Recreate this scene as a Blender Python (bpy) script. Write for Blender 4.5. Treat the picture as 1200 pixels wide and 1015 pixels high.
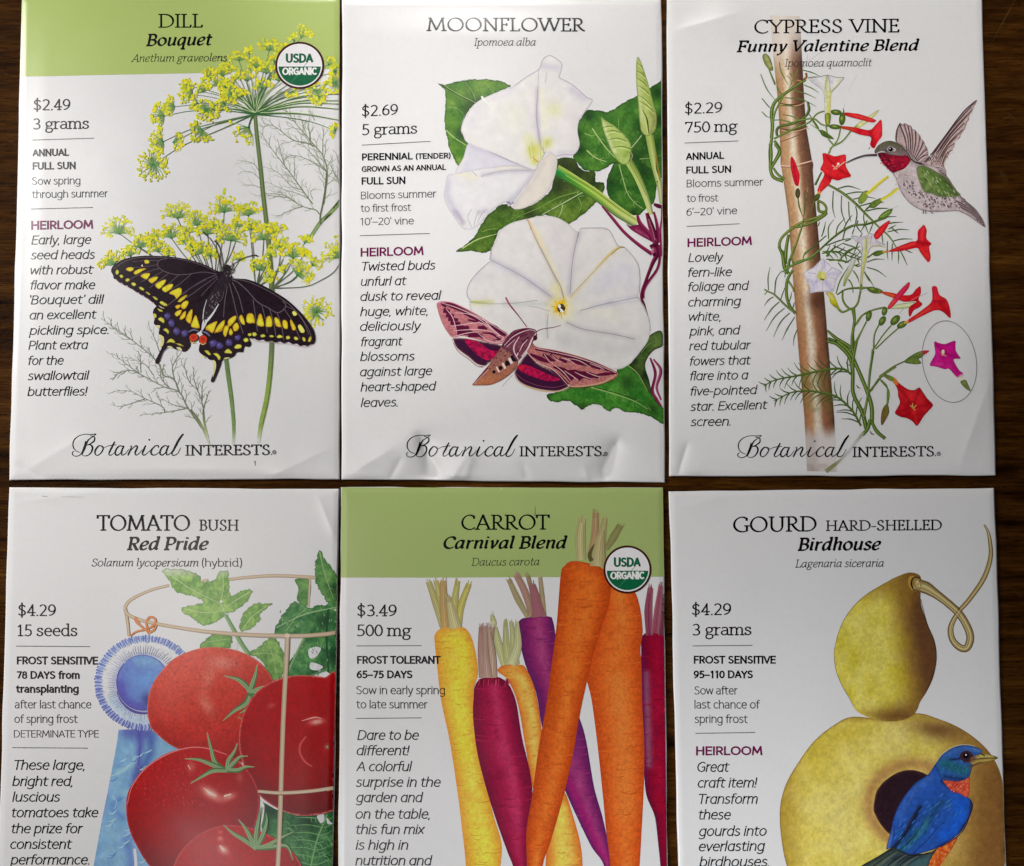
import bpy, math, random
import numpy as np
from mathutils import Vector
from mathutils.geometry import delaunay_2d_cdt

rng = np.random.RandomState(7)
scene = bpy.context.scene
for o in list(bpy.data.objects):
    bpy.data.objects.remove(o)

# ------------------------------------------------------------------ camera
PW, PH, FPX = 1200.0, 1015.0, 1150.0
TILT = math.radians(3.2)
DIST = 0.250
CAM = np.array([0.0, -DIST * math.sin(TILT), DIST * math.cos(TILT)])
cam_data = bpy.data.cameras.new('camera')
cam = bpy.data.objects.new('camera', cam_data)
scene.collection.objects.link(cam)
cam.location = CAM
cam.rotation_euler = (TILT, 0, 0)
cam_data.sensor_width = 36.0
cam_data.lens = 36.0 * FPX / PW
cam_data.clip_start = 0.01
cam_data.clip_end = 20.0
scene.camera = cam

# ------------------------------------------------------------------ light
world = bpy.data.worlds.new('World')
scene.world = world
world.use_nodes = True
wb = world.node_tree.nodes['Background']
wb.inputs[0].default_value = (0.80, 0.88, 1.0, 1)
wb.inputs[1].default_value = 0.012


def area(name, loc, target, sx, sy, power, col, spread=180.0):
    l = bpy.data.lights.new(name, 'AREA')
    l.shape = 'RECTANGLE'
    l.size, l.size_y = sx, sy
    l.energy = power
    l.color = col
    l.spread = math.radians(spread)
    o = bpy.data.objects.new(name, l)
    scene.collection.objects.link(o)
    o.location = loc
    o.rotation_euler = (Vector(target) - Vector(loc)).to_track_quat('-Z', 'Y').to_euler()
    return o


area('window_light', (0.040, 0.300, 0.207), (0.070, 0.102, 0.0), 0.26, 0.12, 0.066, (1.0, 0.97, 0.94), 16.8)
area('side_window_light', (-0.450, 0.190, 0.290), (-0.20, 0.00, 0.0), 0.20, 0.15, 1.40, (1.0, 0.985, 0.96), 120.0)
area('bottom_fill_light', (-0.090, -0.300, 0.327), (0.105, -0.180, 0.0), 0.25, 0.12, 0.100, (0.96, 0.98, 1.0), 36.0)  # added fill from the near side to brighten the bottom row, no real window
area('ceiling_lamp', (-0.228, -0.085, 0.50), (-0.07, -0.04, 0.0), 0.11, 0.11, 0.21, (1.0, 0.94, 0.88), 180.0)

scene.view_settings.view_transform = 'Standard'
scene.view_settings.look = 'None'
scene.view_settings.exposure = 0.0
scene.view_settings.gamma = 1.0
scene.view_settings.use_curve_mapping = False


# ------------------------------------------------------------------ helpers
def lin(c):
    c = np.asarray(c, float) / 255.0
    return np.where(c <= 0.04045, c / 12.92, ((c + 0.055) / 1.055) ** 2.4)


PAPER = 0.80
SEEN_WHITE = lin([224.0])[0]


def albedo(c):
    """colour as read off the print (white paper = 224) -> base colour"""
    return np.clip(lin(c) * PAPER / SEEN_WHITE, 0.002, 0.86)


def unproject(u, v, z):
    dx = (u - PW / 2) / FPX
    dy = -(v - PH / 2) / FPX
    s, c = math.sin(TILT), math.cos(TILT)
    ry = dy * c + s
    rz = dy * s - c
    t = (z - CAM[2]) / rz
    return np.stack([CAM[0] + dx * t, CAM[1] + ry * t, np.broadcast_to(z, t.shape)], -1)


_ptab = rng.rand(4096)


def vnoise(x, y, seed=0):
    x = np.asarray(x, float); y = np.asarray(y, float)
    xi = np.floor(x).astype(int); yi = np.floor(y).astype(int)
    fx = x - xi; fy = y - yi
    fx = fx * fx * (3 - 2 * fx); fy = fy * fy * (3 - 2 * fy)

    def h(a, b):
        return _ptab[(a * 73 + b * 1499 + seed * 911 + (a * b) * 31) % 4096]
    return ((h(xi, yi) * (1 - fx) + h(xi + 1, yi) * fx) * (1 - fy)
            + (h(xi, yi + 1) * (1 - fx) + h(xi + 1, yi + 1) * fx) * fy) * 2 - 1


def fbm(x, y, seed=0, n=3):
    s = 0; a = 1.0
    for i in range(n):
        s = s + a * vnoise(x * 2 ** i, y * 2 ** i, seed + i)
        a *= 0.5
    return s / 1.75


def sstep(a, b, x):
    t = np.clip((x - a) / (b - a), 0, 1)
    return t * t * (3 - 2 * t)


def mix(a, b, t):
    a = np.asarray(a, float); b = np.asarray(b, float)
    t = np.asarray(t, float)
    if t.ndim == 1:
        t = t[:, None]
    return a * (1 - t) + b * t


def catmull(pts, closed=False, step=2.0):
    P = np.asarray(pts, float)
    n = len(P)
    if n < 3 and not closed:
        L = np.linalg.norm(P[1] - P[0])
        k = max(2, int(L / step) + 1)
        return P[0] + (P[1] - P[0]) * np.linspace(0, 1, k)[:, None]
    out = []
    m = n if closed else n - 1
    for i in range(m):
        p1 = P[i]; p2 = P[(i + 1) % n]
        p0 = P[(i - 1) % n] if (closed or i > 0) else 2 * p1 - p2
        p3 = P[(i + 2) % n] if (closed or i + 2 < n) else 2 * p2 - p1
        k = max(1, int(math.ceil(np.linalg.norm((p2 - p1)[:2]) / step)))
        for j in range(k):
            t = j / k
            out.append(0.5 * ((2 * p1) + (-p0 + p2) * t + (2 * p0 - 5 * p1 + 4 * p2 - p3) * t * t
                              + (-p0 + 3 * p1 - 3 * p2 + p3) * t ** 3))
    if not closed:
        out.append(P[-1])
    return np.array(out)


def interp_n(vals, n):
    vals = np.asarray(vals, float)
    if vals.ndim == 0:
        return np.full(n, float(vals))
    x = np.linspace(0, len(vals) - 1, n)
    if vals.ndim == 1:
        return np.interp(x, np.arange(len(vals)), vals)
    return np.stack([np.interp(x, np.arange(len(vals)), vals[:, k]) for k in range(vals.shape[1])], -1)


# ------------------------------------------------------------------ materials
def new_mat(name):
    m = bpy.data.materials.new(name)
    m.use_nodes = True
    nt = m.node_tree
    b = nt.nodes['Principled BSDF']
    return m, nt, b


def node(nt, t, **kw):
    n = nt.nodes.new(t)
    for k, v in kw.items():
        if k in n.inputs.keys():
            n.inputs[k].default_value = v
        else:
            setattr(n, k, v)
    return n


def paper_material():
    """coated stock: white, a little mottled, with printed colour read from the mesh attribute"""
    m, nt, b = new_mat('coated_paper')
    L = nt.links.new
    at = node(nt, 'ShaderNodeAttribute', attribute_name='Col')
    tc = node(nt, 'ShaderNodeTexCoord')
    n1 = node(nt, 'ShaderNodeTexNoise', Scale=900.0, Detail=3.0)
    L(tc.outputs['Object'], n1.inputs['Vector'])
    r1 = node(nt, 'ShaderNodeMapRange')
    for i, v in enumerate((0.25, 0.75, 0.985, 1.015)):
        r1.inputs[i + 1].default_value = v
    L(n1.outputs['Fac'], r1.inputs['Value'])
    mul = node(nt, 'ShaderNodeVectorMath', operation='SCALE')
    L(at.outputs['Color'], mul.inputs[0]); L(r1.outputs['Result'], mul.inputs['Scale'])
    L(mul.outputs['Vector'], b.inputs['Base Color'])
    n2 = node(nt, 'ShaderNodeTexNoise', Scale=140.0, Detail=4.0)
    L(tc.outputs['Object'], n2.inputs['Vector'])
    r2 = node(nt, 'ShaderNodeMapRange')
    for i, v in enumerate((0.3, 0.7, 0.235, 0.27)):
        r2.inputs[i + 1].default_value = v
    L(n2.outputs['Fac'], r2.inputs['Value'])
    L(r2.outputs['Result'], b.inputs['Roughness'])
    n3 = node(nt, 'ShaderNodeTexNoise', Scale=1500.0, Detail=2.0)
    L(tc.outputs['Object'], n3.inputs['Vector'])
    n4 = node(nt, 'ShaderNodeTexNoise', Scale=60.0, Detail=2.0)
    L(tc.outputs['Object'], n4.inputs['Vector'])
    ad = node(nt, 'ShaderNodeMath', operation='MULTIPLY_ADD')
    L(n4.outputs['Fac'], ad.inputs[0]); ad.inputs[1].default_value = 3.0
    L(n3.outputs['Fac'], ad.inputs[2])
    bp = node(nt, 'ShaderNodeBump', Strength=0.10, Distance=0.00006)
    L(ad.outputs['Value'], bp.inputs['Height'])
    L(bp.outputs['Normal'], b.inputs['Normal'])
    b.inputs['IOR'].default_value = 1.5
    b.inputs['Specular IOR Level'].default_value = 0.42
    return m


def wood_material():
    """old dark varnished walnut: short horizontal grain, pores, a few pale scratches"""
    m, nt, b = new_mat('dark_walnut')
    L = nt.links.new
    tc = node(nt, 'ShaderNodeTexCoord')

    def grain(sx, sy, rot, detail, rough, dist):
        mp = node(nt, 'ShaderNodeMapping')
        mp.inputs['Scale'].default_value = (sx, sy, 10.0)
        mp.inputs['Rotation'].default_value = (0, 0, math.radians(rot))
        L(tc.outputs['Object'], mp.inputs['Vector'])
        n = node(nt, 'ShaderNodeTexNoise', Scale=1.0, Detail=detail, Roughness=rough, Distortion=dist)
        L(mp.outputs['Vector'], n.inputs['Vector'])
        return n.outputs['Fac']

    def remap(src, a, bb, c, d):
        r = node(nt, 'ShaderNodeMapRange')
        for i, v in enumerate((a, bb, c, d)):
            r.inputs[i + 1].default_value = v
        L(src, r.inputs['Value'])
        return r.outputs['Result']
    big = grain(9.0, 70.0, 2.0, 4.0, 0.55, 0.8)
    mid = grain(38.0, 420.0, -1.0, 5.0, 0.65, 0.5)
    fine = grain(170.0, 2100.0, 0.5, 3.0, 0.7, 0.2)
    pore = grain(260.0, 1500.0, 3.0, 2.0, 0.5, 0.0)
    cr = node(nt, 'ShaderNodeValToRGB')
    e = cr.color_ramp.elements
    e[0].position = 0.35; e[0].color = (0.007, 0.0018, 0.0003, 1)
    e[1].position = 0.74; e[1].color = (0.115, 0.046, 0.0080, 1)
    k = cr.color_ramp.elements.new(0.52); k.color = (0.046, 0.0160, 0.0022, 1)
    mxn = node(nt, 'ShaderNodeMath', operation='MULTIPLY_ADD')
    L(mid, mxn.inputs[0]); mxn.inputs[1].default_value = 0.6
    hb_ = node(nt, 'ShaderNodeMath', operation='MULTIPLY'); L(big, hb_.inputs[0]); hb_.inputs[1].default_value = 0.4
    L(hb_.outputs[0], mxn.inputs[2])
    L(mxn.outputs[0], cr.inputs['Fac'])
    f1 = remap(fine, 0.34, 0.66, 0.62, 1.38)
    f2 = remap(pore, 0.30, 0.40, 0.45, 1.0)
    ml = node(nt, 'ShaderNodeMath', operation='MULTIPLY'); L(f1, ml.inputs[0]); L(f2, ml.inputs[1])
    mul = node(nt, 'ShaderNodeVectorMath', operation='SCALE')
    L(cr.outputs['Color'], mul.inputs[0]); L(ml.outputs[0], mul.inputs['Scale'])
    last = mul.outputs['Vector']
    sep_noise = grain(900.0, 900.0, 0, 2.0, 0.6, 0.0)
    for (u0, v0, u1, v1, w, st) in ((1161, 52, 1194, -8, 0.9, 0.34), (1172, 197, 1181, 217, 3.6, 0.14), (1158, 150, 1197, 128, 0.7, 0.10), (2, 86, 22, 90, 0.9, 0.22), (3, 160, 20, 171, 0.8, 0.20), (1176, 128, 1196, 146, 1.6, 0.12), (1186, 690, 1199, 702, 0.8, 0.12)):
        p0, p1 = unproject(np.array([u0, u1], float), np.array([v0, v1], float), np.zeros(2))
        c = (p0 + p1) / 2; d = p1 - p0
        mp = node(nt, 'ShaderNodeMapping', vector_type='TEXTURE')
        mp.inputs['Location'].default_value = (c[0], c[1], 0)
        mp.inputs['Rotation'].default_value = (0, 0, math.atan2(d[1], d[0]))
        mp.inputs['Scale'].default_value = (np.linalg.norm(d[:2]) / 2, w * 0.000217, 1)
        L(tc.outputs['Object'], mp.inputs['Vector'])
        ln = node(nt, 'ShaderNodeVectorMath', operation='LENGTH'); L(mp.outputs['Vector'], ln.inputs[0])
        r = remap(ln.outputs['Value'], 0.5, 1.1, st, 0.0)
        q = remap(sep_noise, 0.38, 0.6, 0.2, 1.0)
        mm = node(nt, 'ShaderNodeMath', operation='MULTIPLY'); L(r, mm.inputs[0]); L(q, mm.inputs[1])
        mx = node(nt, 'ShaderNodeMix', data_type='RGBA')
        L(mm.outputs[0], mx.inputs['Factor']); L(last, mx.inputs[6])
        mx.inputs[7].default_value = (0.20, 0.125, 0.045, 1)
        last = mx.outputs[2]
    L(last, b.inputs['Base Color'])
    b.inputs['Specular IOR Level'].default_value = 0.02
    L(remap(mid, 0.3, 0.7, 0.34, 0.5), b.inputs['Roughness'])
    bp = node(nt, 'ShaderNodeBump', Strength=0.6, Distance=0.0002)
    L(ml.outputs[0], bp.inputs['Height'])
    L(bp.outputs['Normal'], b.inputs['Normal'])
    return m


MAT_PAPER = paper_material()
MAT_WOOD = wood_material()


def mesh_object(name, V, F, mat, parent=None, col=None, origin=(0, 0, 0), smooth=True):
    me = bpy.data.meshes.new(name)
    V = np.asarray(V, float) - np.asarray(origin, float)
    me.from_pydata(V.tolist(), [], F)
    if smooth:
        me.polygons.foreach_set('use_smooth', [True] * len(me.polygons))
    if col is not None:
        a = me.color_attributes.new('Col', 'FLOAT_COLOR', 'POINT')
        c4 = np.ones((len(V), 4), np.float32)
        c4[:, :3] = col
        a.data.foreach_set('color', c4.ravel())
    me.materials.append(mat)
    me.update()
    o = bpy.data.objects.new(name, me)
    scene.collection.objects.link(o)
    if parent is not None:
        o.parent = parent
    return o


# ------------------------------------------------------------------ table
def build_table():
    x, y, t = 0.42, 0.36, 0.024
    n = 24
    V = []; F = []
    for j in range(n + 1):
        for i in range(n + 1):
            V.append((-x + 2 * x * i / n, -y + 2 * y * j / n, 0.0))
    for j in range(n):
        for i in range(n):
            a = j * (n + 1) + i
            F.append((a, a + 1, a + n + 2, a + n + 1))
    ring = ([i for i in range(n + 1)] + [j * (n + 1) + n for j in range(1, n + 1)]
            + [n * (n + 1) + i for i in range(n - 1, -1, -1)] + [j * (n + 1) for j in range(n - 1, 0, -1)])
    b0 = len(V)
    for r in ring:
        V.append((V[r][0], V[r][1], -t))
    m = len(ring)
    for k in range(m):
        F.append((ring[k], b0 + k, b0 + (k + 1) % m, ring[(k + 1) % m]))
    F.append(tuple(b0 + k for k in range(m - 1, -1, -1)))
    o = mesh_object('tabletop', V, F, MAT_WOOD, smooth=False)
    o['kind'] = 'structure'
    return o


build_table()


# ------------------------------------------------------------------ packets
class Packet:
    """an envelope of folded paper lying on the table; corners in photo pixels give its place on the tabletop"""

    def __init__(self, corners, bulge, bumps, ridges, label, seed, tint=(224, 223, 224), vflat=(80, 260)):
        self.c = np.asarray(corners, float)      # TL TR BR BL
        self.bulge, self.bumps, self.ridges, self.seed = bulge, bumps, ridges, seed
        self.vflat = vflat
        cc = self.c.mean(0)
        org = unproject(np.array([cc[0]]), np.array([cc[1]]), np.array([0.0]))[0]
        self.origin = org
        e = bpy.data.objects.new('seed_packet', None)
        e.empty_display_size = 0.02
        scene.collection.objects.link(e)
        e.location = org
        e['label'] = label
        e['category'] = 'seed packet'
        e['group'] = 'seed packets laid out in two rows on the table'
        self.root = e
        self.layer = 0
        self.depth = np.zeros((700, 700))
        self.du, self.dv = self.c[:, 0].min() - 40, self.c[:, 1].min() - 40
        self.tint = tint
        self.envelope()

    def st(self, u, v):
        TL, TR, BR, BL = self.c
        s = np.full(np.shape(u), 0.5); t = np.full(np.shape(u), 0.5)
        for _ in range(6):
            l = TL[0] + (BL[0] - TL[0]) * t; r = TR[0] + (BR[0] - TR[0]) * t
            s = (u - l) / (r - l)
            a = TL[1] + (TR[1] - TL[1]) * s; b = BL[1] + (BR[1] - BL[1]) * s
            t = (v - a) / (b - a)
        return s, t

    def uv(self, s, t):
        TL, TR, BR, BL = self.c
        s = np.asarray(s)[..., None]; t = np.asarray(t)[..., None]
        return (TL * (1 - s) + TR * s) * (1 - t) + (BL * (1 - s) + BR * s) * t

    def height(self, u, v):
        s, t = self.st(u, v)
        s = np.clip(s, 0, 1); t = np.clip(t, 0, 1)
        dx = np.minimum(s, 1 - s) * 380.0
        dy = np.minimum(t, 1 - t) * 570.0
        d = np.minimum(dx, dy)
        h = 0.55 + 0.22 * sstep(-2, 7, d)
        ty, by = t * 570.0, (1 - t) * 570.0
        e = (0.16 * sstep(0, 34, dx) + 0.84 * sstep(-10, 190, dx)) * (0.25 * sstep(0, 45, ty) + 0.75 * sstep(0, 240, ty)) * (0.2 * sstep(0, 40, by) + 0.8 * sstep(-40, self.vflat[1], by))
        body = 1.0 + 0.28 * fbm(u / 170.0, v / 170.0, self.seed, 2) + 0.05 * vnoise(u / 40.0, v / 40.0, self.seed + 5)
        h = h + self.bulge * e * body
        for (bu, bv, ru, rv, amp) in self.bumps:
            h = h + amp * np.exp(-(((u - bu) / ru) ** 2 + ((v - bv) / rv) ** 2)) * sstep(0, 14, d)
        for (x0, y0, x1, y1, w, amp) in self.ridges:
            ax, ay = x1 - x0, y1 - y0
            LL = ax * ax + ay * ay
            q = ((u - x0) * ax + (v - y0) * ay) / LL
            pe = np.abs((u - x0) * ay - (v - y0) * ax) / math.sqrt(LL)
            along = np.clip(1 - np.abs(q - 0.5) * 2, 0, 1)
            h = h + amp * np.exp(-pe / w) * sstep(0, 0.7, along) * sstep(-1, 6, d)
        return np.maximum(h, 0.15) * 1e-3

    def envelope(self):
        nx, ny = 150, 220
        q = np.linspace(0, 1, nx + 1); r = np.linspace(0, 1, ny + 1)
        # crowd the rows at the rims so the folded edge is rounded
        q = q - 0.085 * np.sin(2 * np.pi * q) / (2 * np.pi) * 4
        r = r - 0.085 * np.sin(2 * np.pi * r) / (2 * np.pi) * 4
        S, T = np.meshgrid(q, r)
        P = self.uv(S, T)
        wob = (0.6 * vnoise(P[..., 1] / 40.0, P[..., 0] * 0 + 3, self.seed), 0.55 * vnoise(P[..., 0] / 38.0, P[..., 1] * 0 + 8, self.seed))
        edge_s = np.clip(1 - np.minimum(S, 1 - S) * 60, 0, 1); edge_t = np.clip(1 - np.minimum(T, 1 - T) * 90, 0, 1)
        u = P[..., 0] + wob[0] * edge_s; v = P[..., 1] + wob[1] * edge_t
        h = self.height(u, v)
        self.gq, self.gr, self.gh = q, r, h
        V = unproject(u.ravel(), v.ravel(), h.ravel())
        F = []
        w = nx + 1
        for j in range(ny):
            for i in range(nx):
                a = j * w + i
                F.append((a, a + w, a + w + 1, a + 1))
        ring = ([i for i in range(nx + 1)] + [j * w + nx for j in range(1, ny + 1)]
                + [ny * w + i for i in range(nx - 1, -1, -1)] + [j * w for j in range(ny - 1, 0, -1)])
        b0 = len(V)
        low = V[ring].copy(); low[:, 2] = 2e-5
        V = np.concatenate([V, low])
        m = len(ring)
        for k in range(m):
            F.append((ring[k], ring[(k + 1) % m], b0 + (k + 1) % m, b0 + k))
        F.append(tuple(b0 + k for k in range(m)))
        col = np.tile(albedo(self.tint), (len(V), 1))
        uu, vv = u.ravel(), v.ravel()
        sm = 1 - 0.05 * np.clip(fbm(uu / 26.0, vv / 21.0, self.seed + 3) - 0.30, 0, 1) - 0.10 * np.clip(vnoise(uu / 4.0, vv / 4.0, self.seed + 8) - 0.90, 0, 1) * 4
        col[:len(sm)] *= sm[:, None]
        mesh_object('paper_envelope', V, F, MAT_PAPER, self.root, col, self.origin)

    def place(self, uv, zoff, clamp=(0.0022, 0.0015)):
        u, v = uv[:, 0], uv[:, 1]
        s, t = self.st(u, v)
        s = np.clip(s, clamp[0], 1 - clamp[0]); t = np.clip(t, clamp[1], 1 - clamp[1])
        p = self.uv(s, t)
        i = np.clip(np.searchsorted(self.gq, s) - 1, 0, len(self.gq) - 2)
        j = np.clip(np.searchsorted(self.gr, t) - 1, 0, len(self.gr) - 2)
        fx = (s - self.gq[i]) / (self.gq[i + 1] - self.gq[i]); fy = (t - self.gr[j]) / (self.gr[j + 1] - self.gr[j])
        g = self.gh
        h = ((g[j, i] * (1 - fx) + g[j, i + 1] * fx) * (1 - fy) + (g[j + 1, i] * (1 - fx) + g[j + 1, i + 1] * fx) * fy) + zoff
        return unproject(p[:, 0], p[:, 1], h)


DZ = 8e-7


class Ink:
    """one printed part: flat shapes laid on the packet's paper in painting order"""

    clamp = (0.0022, 0.0015)

    def __init__(self, packet, name, parent=None, label=None):
        self.p, self.name, self.parent, self.label = packet, name, parent, label
        self.V = []; self.F = []; self.C = []; self.Z = []; self.n = 0
        self.ox = self.oy = 0.0; self.k = 1.0

    def at(self, ox=0.0, oy=0.0, k=1.0):
        """read the next shapes in an enlargement of the photograph starting at (ox, oy), k times as large"""
        self.ox, self.oy, self.k = ox, oy, k
        return self

    def tr(self, pts):
        P = np.asarray(pts, float)
        Q = P.copy()
        Q[:, 0] = P[:, 0] / self.k + self.ox
        Q[:, 1] = P[:, 1] / self.k + self.oy
        return Q

    def add(self, uv, faces, col, same=False, lift=0):
        # lie just on top of whatever ink is already there
        F = faces if len(faces[0]) == 3 else [f[:3] for f in faces]
        smp = np.concatenate([uv, uv[np.array(F)].mean(1)])
        i = np.clip(((smp[:, 0] - self.p.du) / 2).astype(int), 1, 698); j = np.clip(((smp[:, 1] - self.p.dv) / 2).astype(int), 1, 698)
        dep = self.p.depth
        top = max(dep[j, i].max(), dep[j + 1, i].max(), dep[j - 1, i].max(), dep[j, i + 1].max(), dep[j, i - 1].max()) + (0.2 if same else 1)
        z = 3.5e-5 + top * DZ
        top += lift
        dep[j, i] = top; dep[j + 1, i] = np.maximum(dep[j + 1, i], top); dep[j, i + 1] = np.maximum(dep[j, i + 1], top)
        self.V.append(uv); self.C.append(np.broadcast_to(np.asarray(col, float), (len(uv), 3)))
        self.Z.append(np.full(len(uv), z))
        self.F += [tuple(i + self.n for i in f) for f in faces]
        self.n += len(uv)

    def fill(self, pts, col, smooth=True, step=2.0, grain=0.05, rim=None, gs=2.2, raw=False, rough=0.0):
        P = np.asarray(pts, float) if raw else self.tr(pts)
        if smooth:
            B = catmull(P, True, 1.6)
        else:
            B = np.concatenate([catmull(P[[i, (i + 1) % len(P)]], False, 2.5)[:-1] for i in range(len(P))])
        if rough:
            dB = np.roll(B, -1, 0) - np.roll(B, 1, 0)
            dB = dB / (np.linalg.norm(dB, axis=1)[:, None] + 1e-9)
            q = np.arange(len(B))
            saw = (q * 0.19 + 0.8 * vnoise(q / 9.0, q * 0, 5)) % 1.0
            B = B + np.stack([-dB[:, 1], dB[:, 0]], -1) * (rough * (saw - 0.5 + 0.8 * vnoise(q / 4.0, q * 0, 2)))[:, None]
        lo, hi = B.min(0), B.max(0)
        gx, gy = np.meshgrid(np.arange(lo[0], hi[0], step), np.arange(lo[1], hi[1], step))
        gx = gx + (np.arange(gx.shape[0]) % 2)[:, None] * step * 0.5
        G = np.stack([gx.ravel(), gy.ravel()], -1)
        G = G + (np.random.RandomState(len(G)).rand(*G.shape) - 0.5) * step * 0.3
        inside = np.zeros(len(G), bool)
        x, y = G[:, 0], G[:, 1]
        n = len(B)
        for i in range(n):
            x0, y0 = B[i]; x1, y1 = B[(i + 1) % n]
            if y0 == y1:
                continue
            cond = ((y0 > y) != (y1 > y)) & (x < (x1 - x0) * (y - y0) / (y1 - y0) + x0)
            inside ^= cond
        G = G[inside]
        if len(G):
            D = np.full(len(G), 1e9)
            for k in range(0, n, 1):
                D = np.minimum(D, (G[:, 0] - B[k, 0]) ** 2 + (G[:, 1] - B[k, 1]) ** 2)
            D = np.sqrt(D)
            keep = D > step * 0.45
            G, D = G[keep], D[keep]
        else:
            D = np.zeros(0)
        A = [Vector((float(a), float(b))) for a, b in np.concatenate([B, G])]
        vs, es, fs, *_ = delaunay_2d_cdt(A, [(i, (i + 1) % n) for i in range(n)], [list(range(n))], 1, 1e-5)
        uv = np.array([(a.x, a.y) for a in vs])
        c = col(uv) if callable(col) else np.tile(np.asarray(col, float), (len(uv), 1))
        if rim is not None:
            rc, rw = rim
            d = np.full(len(uv), 1e9)
            for k in range(n):
                d = np.minimum(d, (uv[:, 0] - B[k, 0]) ** 2 + (uv[:, 1] - B[k, 1]) ** 2)
            c = mix(c, rc, np.exp(-np.sqrt(d) / rw))
        if grain:
            c = c * (1 + grain * (vnoise(uv[:, 0] / gs, uv[:, 1] / gs, 3) + 0.7 * vnoise(uv[:, 0] * 1.1, uv[:, 1] * 1.1, 5)))[:, None]
        self.add(uv, [tuple(reversed(f)) for f in fs], np.clip(c, 0, 255), lift=3)
        return B

    def fill2(self, pts, col, **k):
        return self.fill(pts, col, grain=0.012, gs=6.0, **k)

    def ribbon(self, pts, w, col, smooth=True, step=2.5, raw=False, same=False, edge=None, caps=False, jit=0.0):
        P = np.asarray(pts, float) if raw else self.tr(pts)
        C = catmull(P, False, step) if smooth else P
        if len(C) < 2:
            return
        n = len(C)
        W = interp_n(w, n) * 0.5
        d = np.gradient(C, axis=0)
        L = np.linalg.norm(d, axis=1); L[L == 0] = 1
        d = d / L[:, None]
        if jit:
            C = C + (rng.rand(n, 2) - 0.5) * jit
        N = np.stack([-d[:, 1], d[:, 0]], -1)
        c = np.asarray(col(C) if callable(col) else col, float)
        c = interp_n(c, n) if c.ndim == 2 and len(c) != n else np.broadcast_to(c, (n, 3))
        if edge is None:
            uv = np.concatenate([C + N * W[:, None], C - N * W[:, None]])
            F = [(i, i + 1, n + i + 1, n + i) for i in range(n - 1)]
            cc = np.concatenate([c, c])
        else:
            ed = np.asarray(edge, float)
            ea, eb = (ed[0], ed[1]) if ed.ndim == 2 else (ed, ed)
            uv = np.concatenate([C + N * W[:, None], C, C - N * W[:, None]])
            F = [(i, i + 1, n + i + 1, n + i) for i in range(n - 1)] + [(n + i, n + i + 1, 2 * n + i + 1, 2 * n + i) for i in range(n - 1)]
            cc = np.concatenate([np.broadcast_to(ea, (n, 3)), c, np.broadcast_to(eb, (n, 3))])
        self.add(uv, F, cc, same)

    def dot(self, x, y, r, col, n=7, ry=None, rot=0.0, same=False, raw=False, edge=None, jag=0.0):
        x, y = (x, y) if raw else (x / self.k + self.ox, y / self.k + self.oy)
        a = np.arange(n) * 2 * np.pi / n + rot * 1.0
        rr = 1 + jag * (rng.rand(n) - 0.5)
        px, py = r * np.cos(a) * rr, (ry or r) * np.sin(a) * rr
        c, s = math.cos(rot), math.sin(rot)
        uv = np.concatenate([[[x, y]], np.stack([x + px * c - py * s, y + px * s + py * c], -1)])
        F = [(0, 1 + (i + 1) % n, 1 + i) for i in range(n)]
        cc = np.tile(np.asarray(col, float), (n + 1, 1))
        if edge is not None:
            cc[1:] = edge
        self.add(uv, F, cc, same)

    def build(self):
        if not self.V:
            return None
        uv = np.concatenate(self.V); Z = np.concatenate(self.Z); C = np.concatenate(self.C)
        P = self.p.place(uv, Z, self.clamp)
        # keep every face looking up
        F = []
        xy = P[:, :2]
        for f in self.F:
            a, b, c = xy[f[0]], xy[f[1]], xy[f[2]]
            ar = (b[0] - a[0]) * (c[1] - a[1]) - (b[1] - a[1]) * (c[0] - a[0])
            F.append(f if ar >= 0 else f[::-1])
        o = mesh_object(self.name, P, F, MAT_PAPER, None, albedo(C), self.p.origin)
        o.parent = self.parent or self.p.root
        if self.label:
            o['label'] = self.label
        return o
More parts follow.
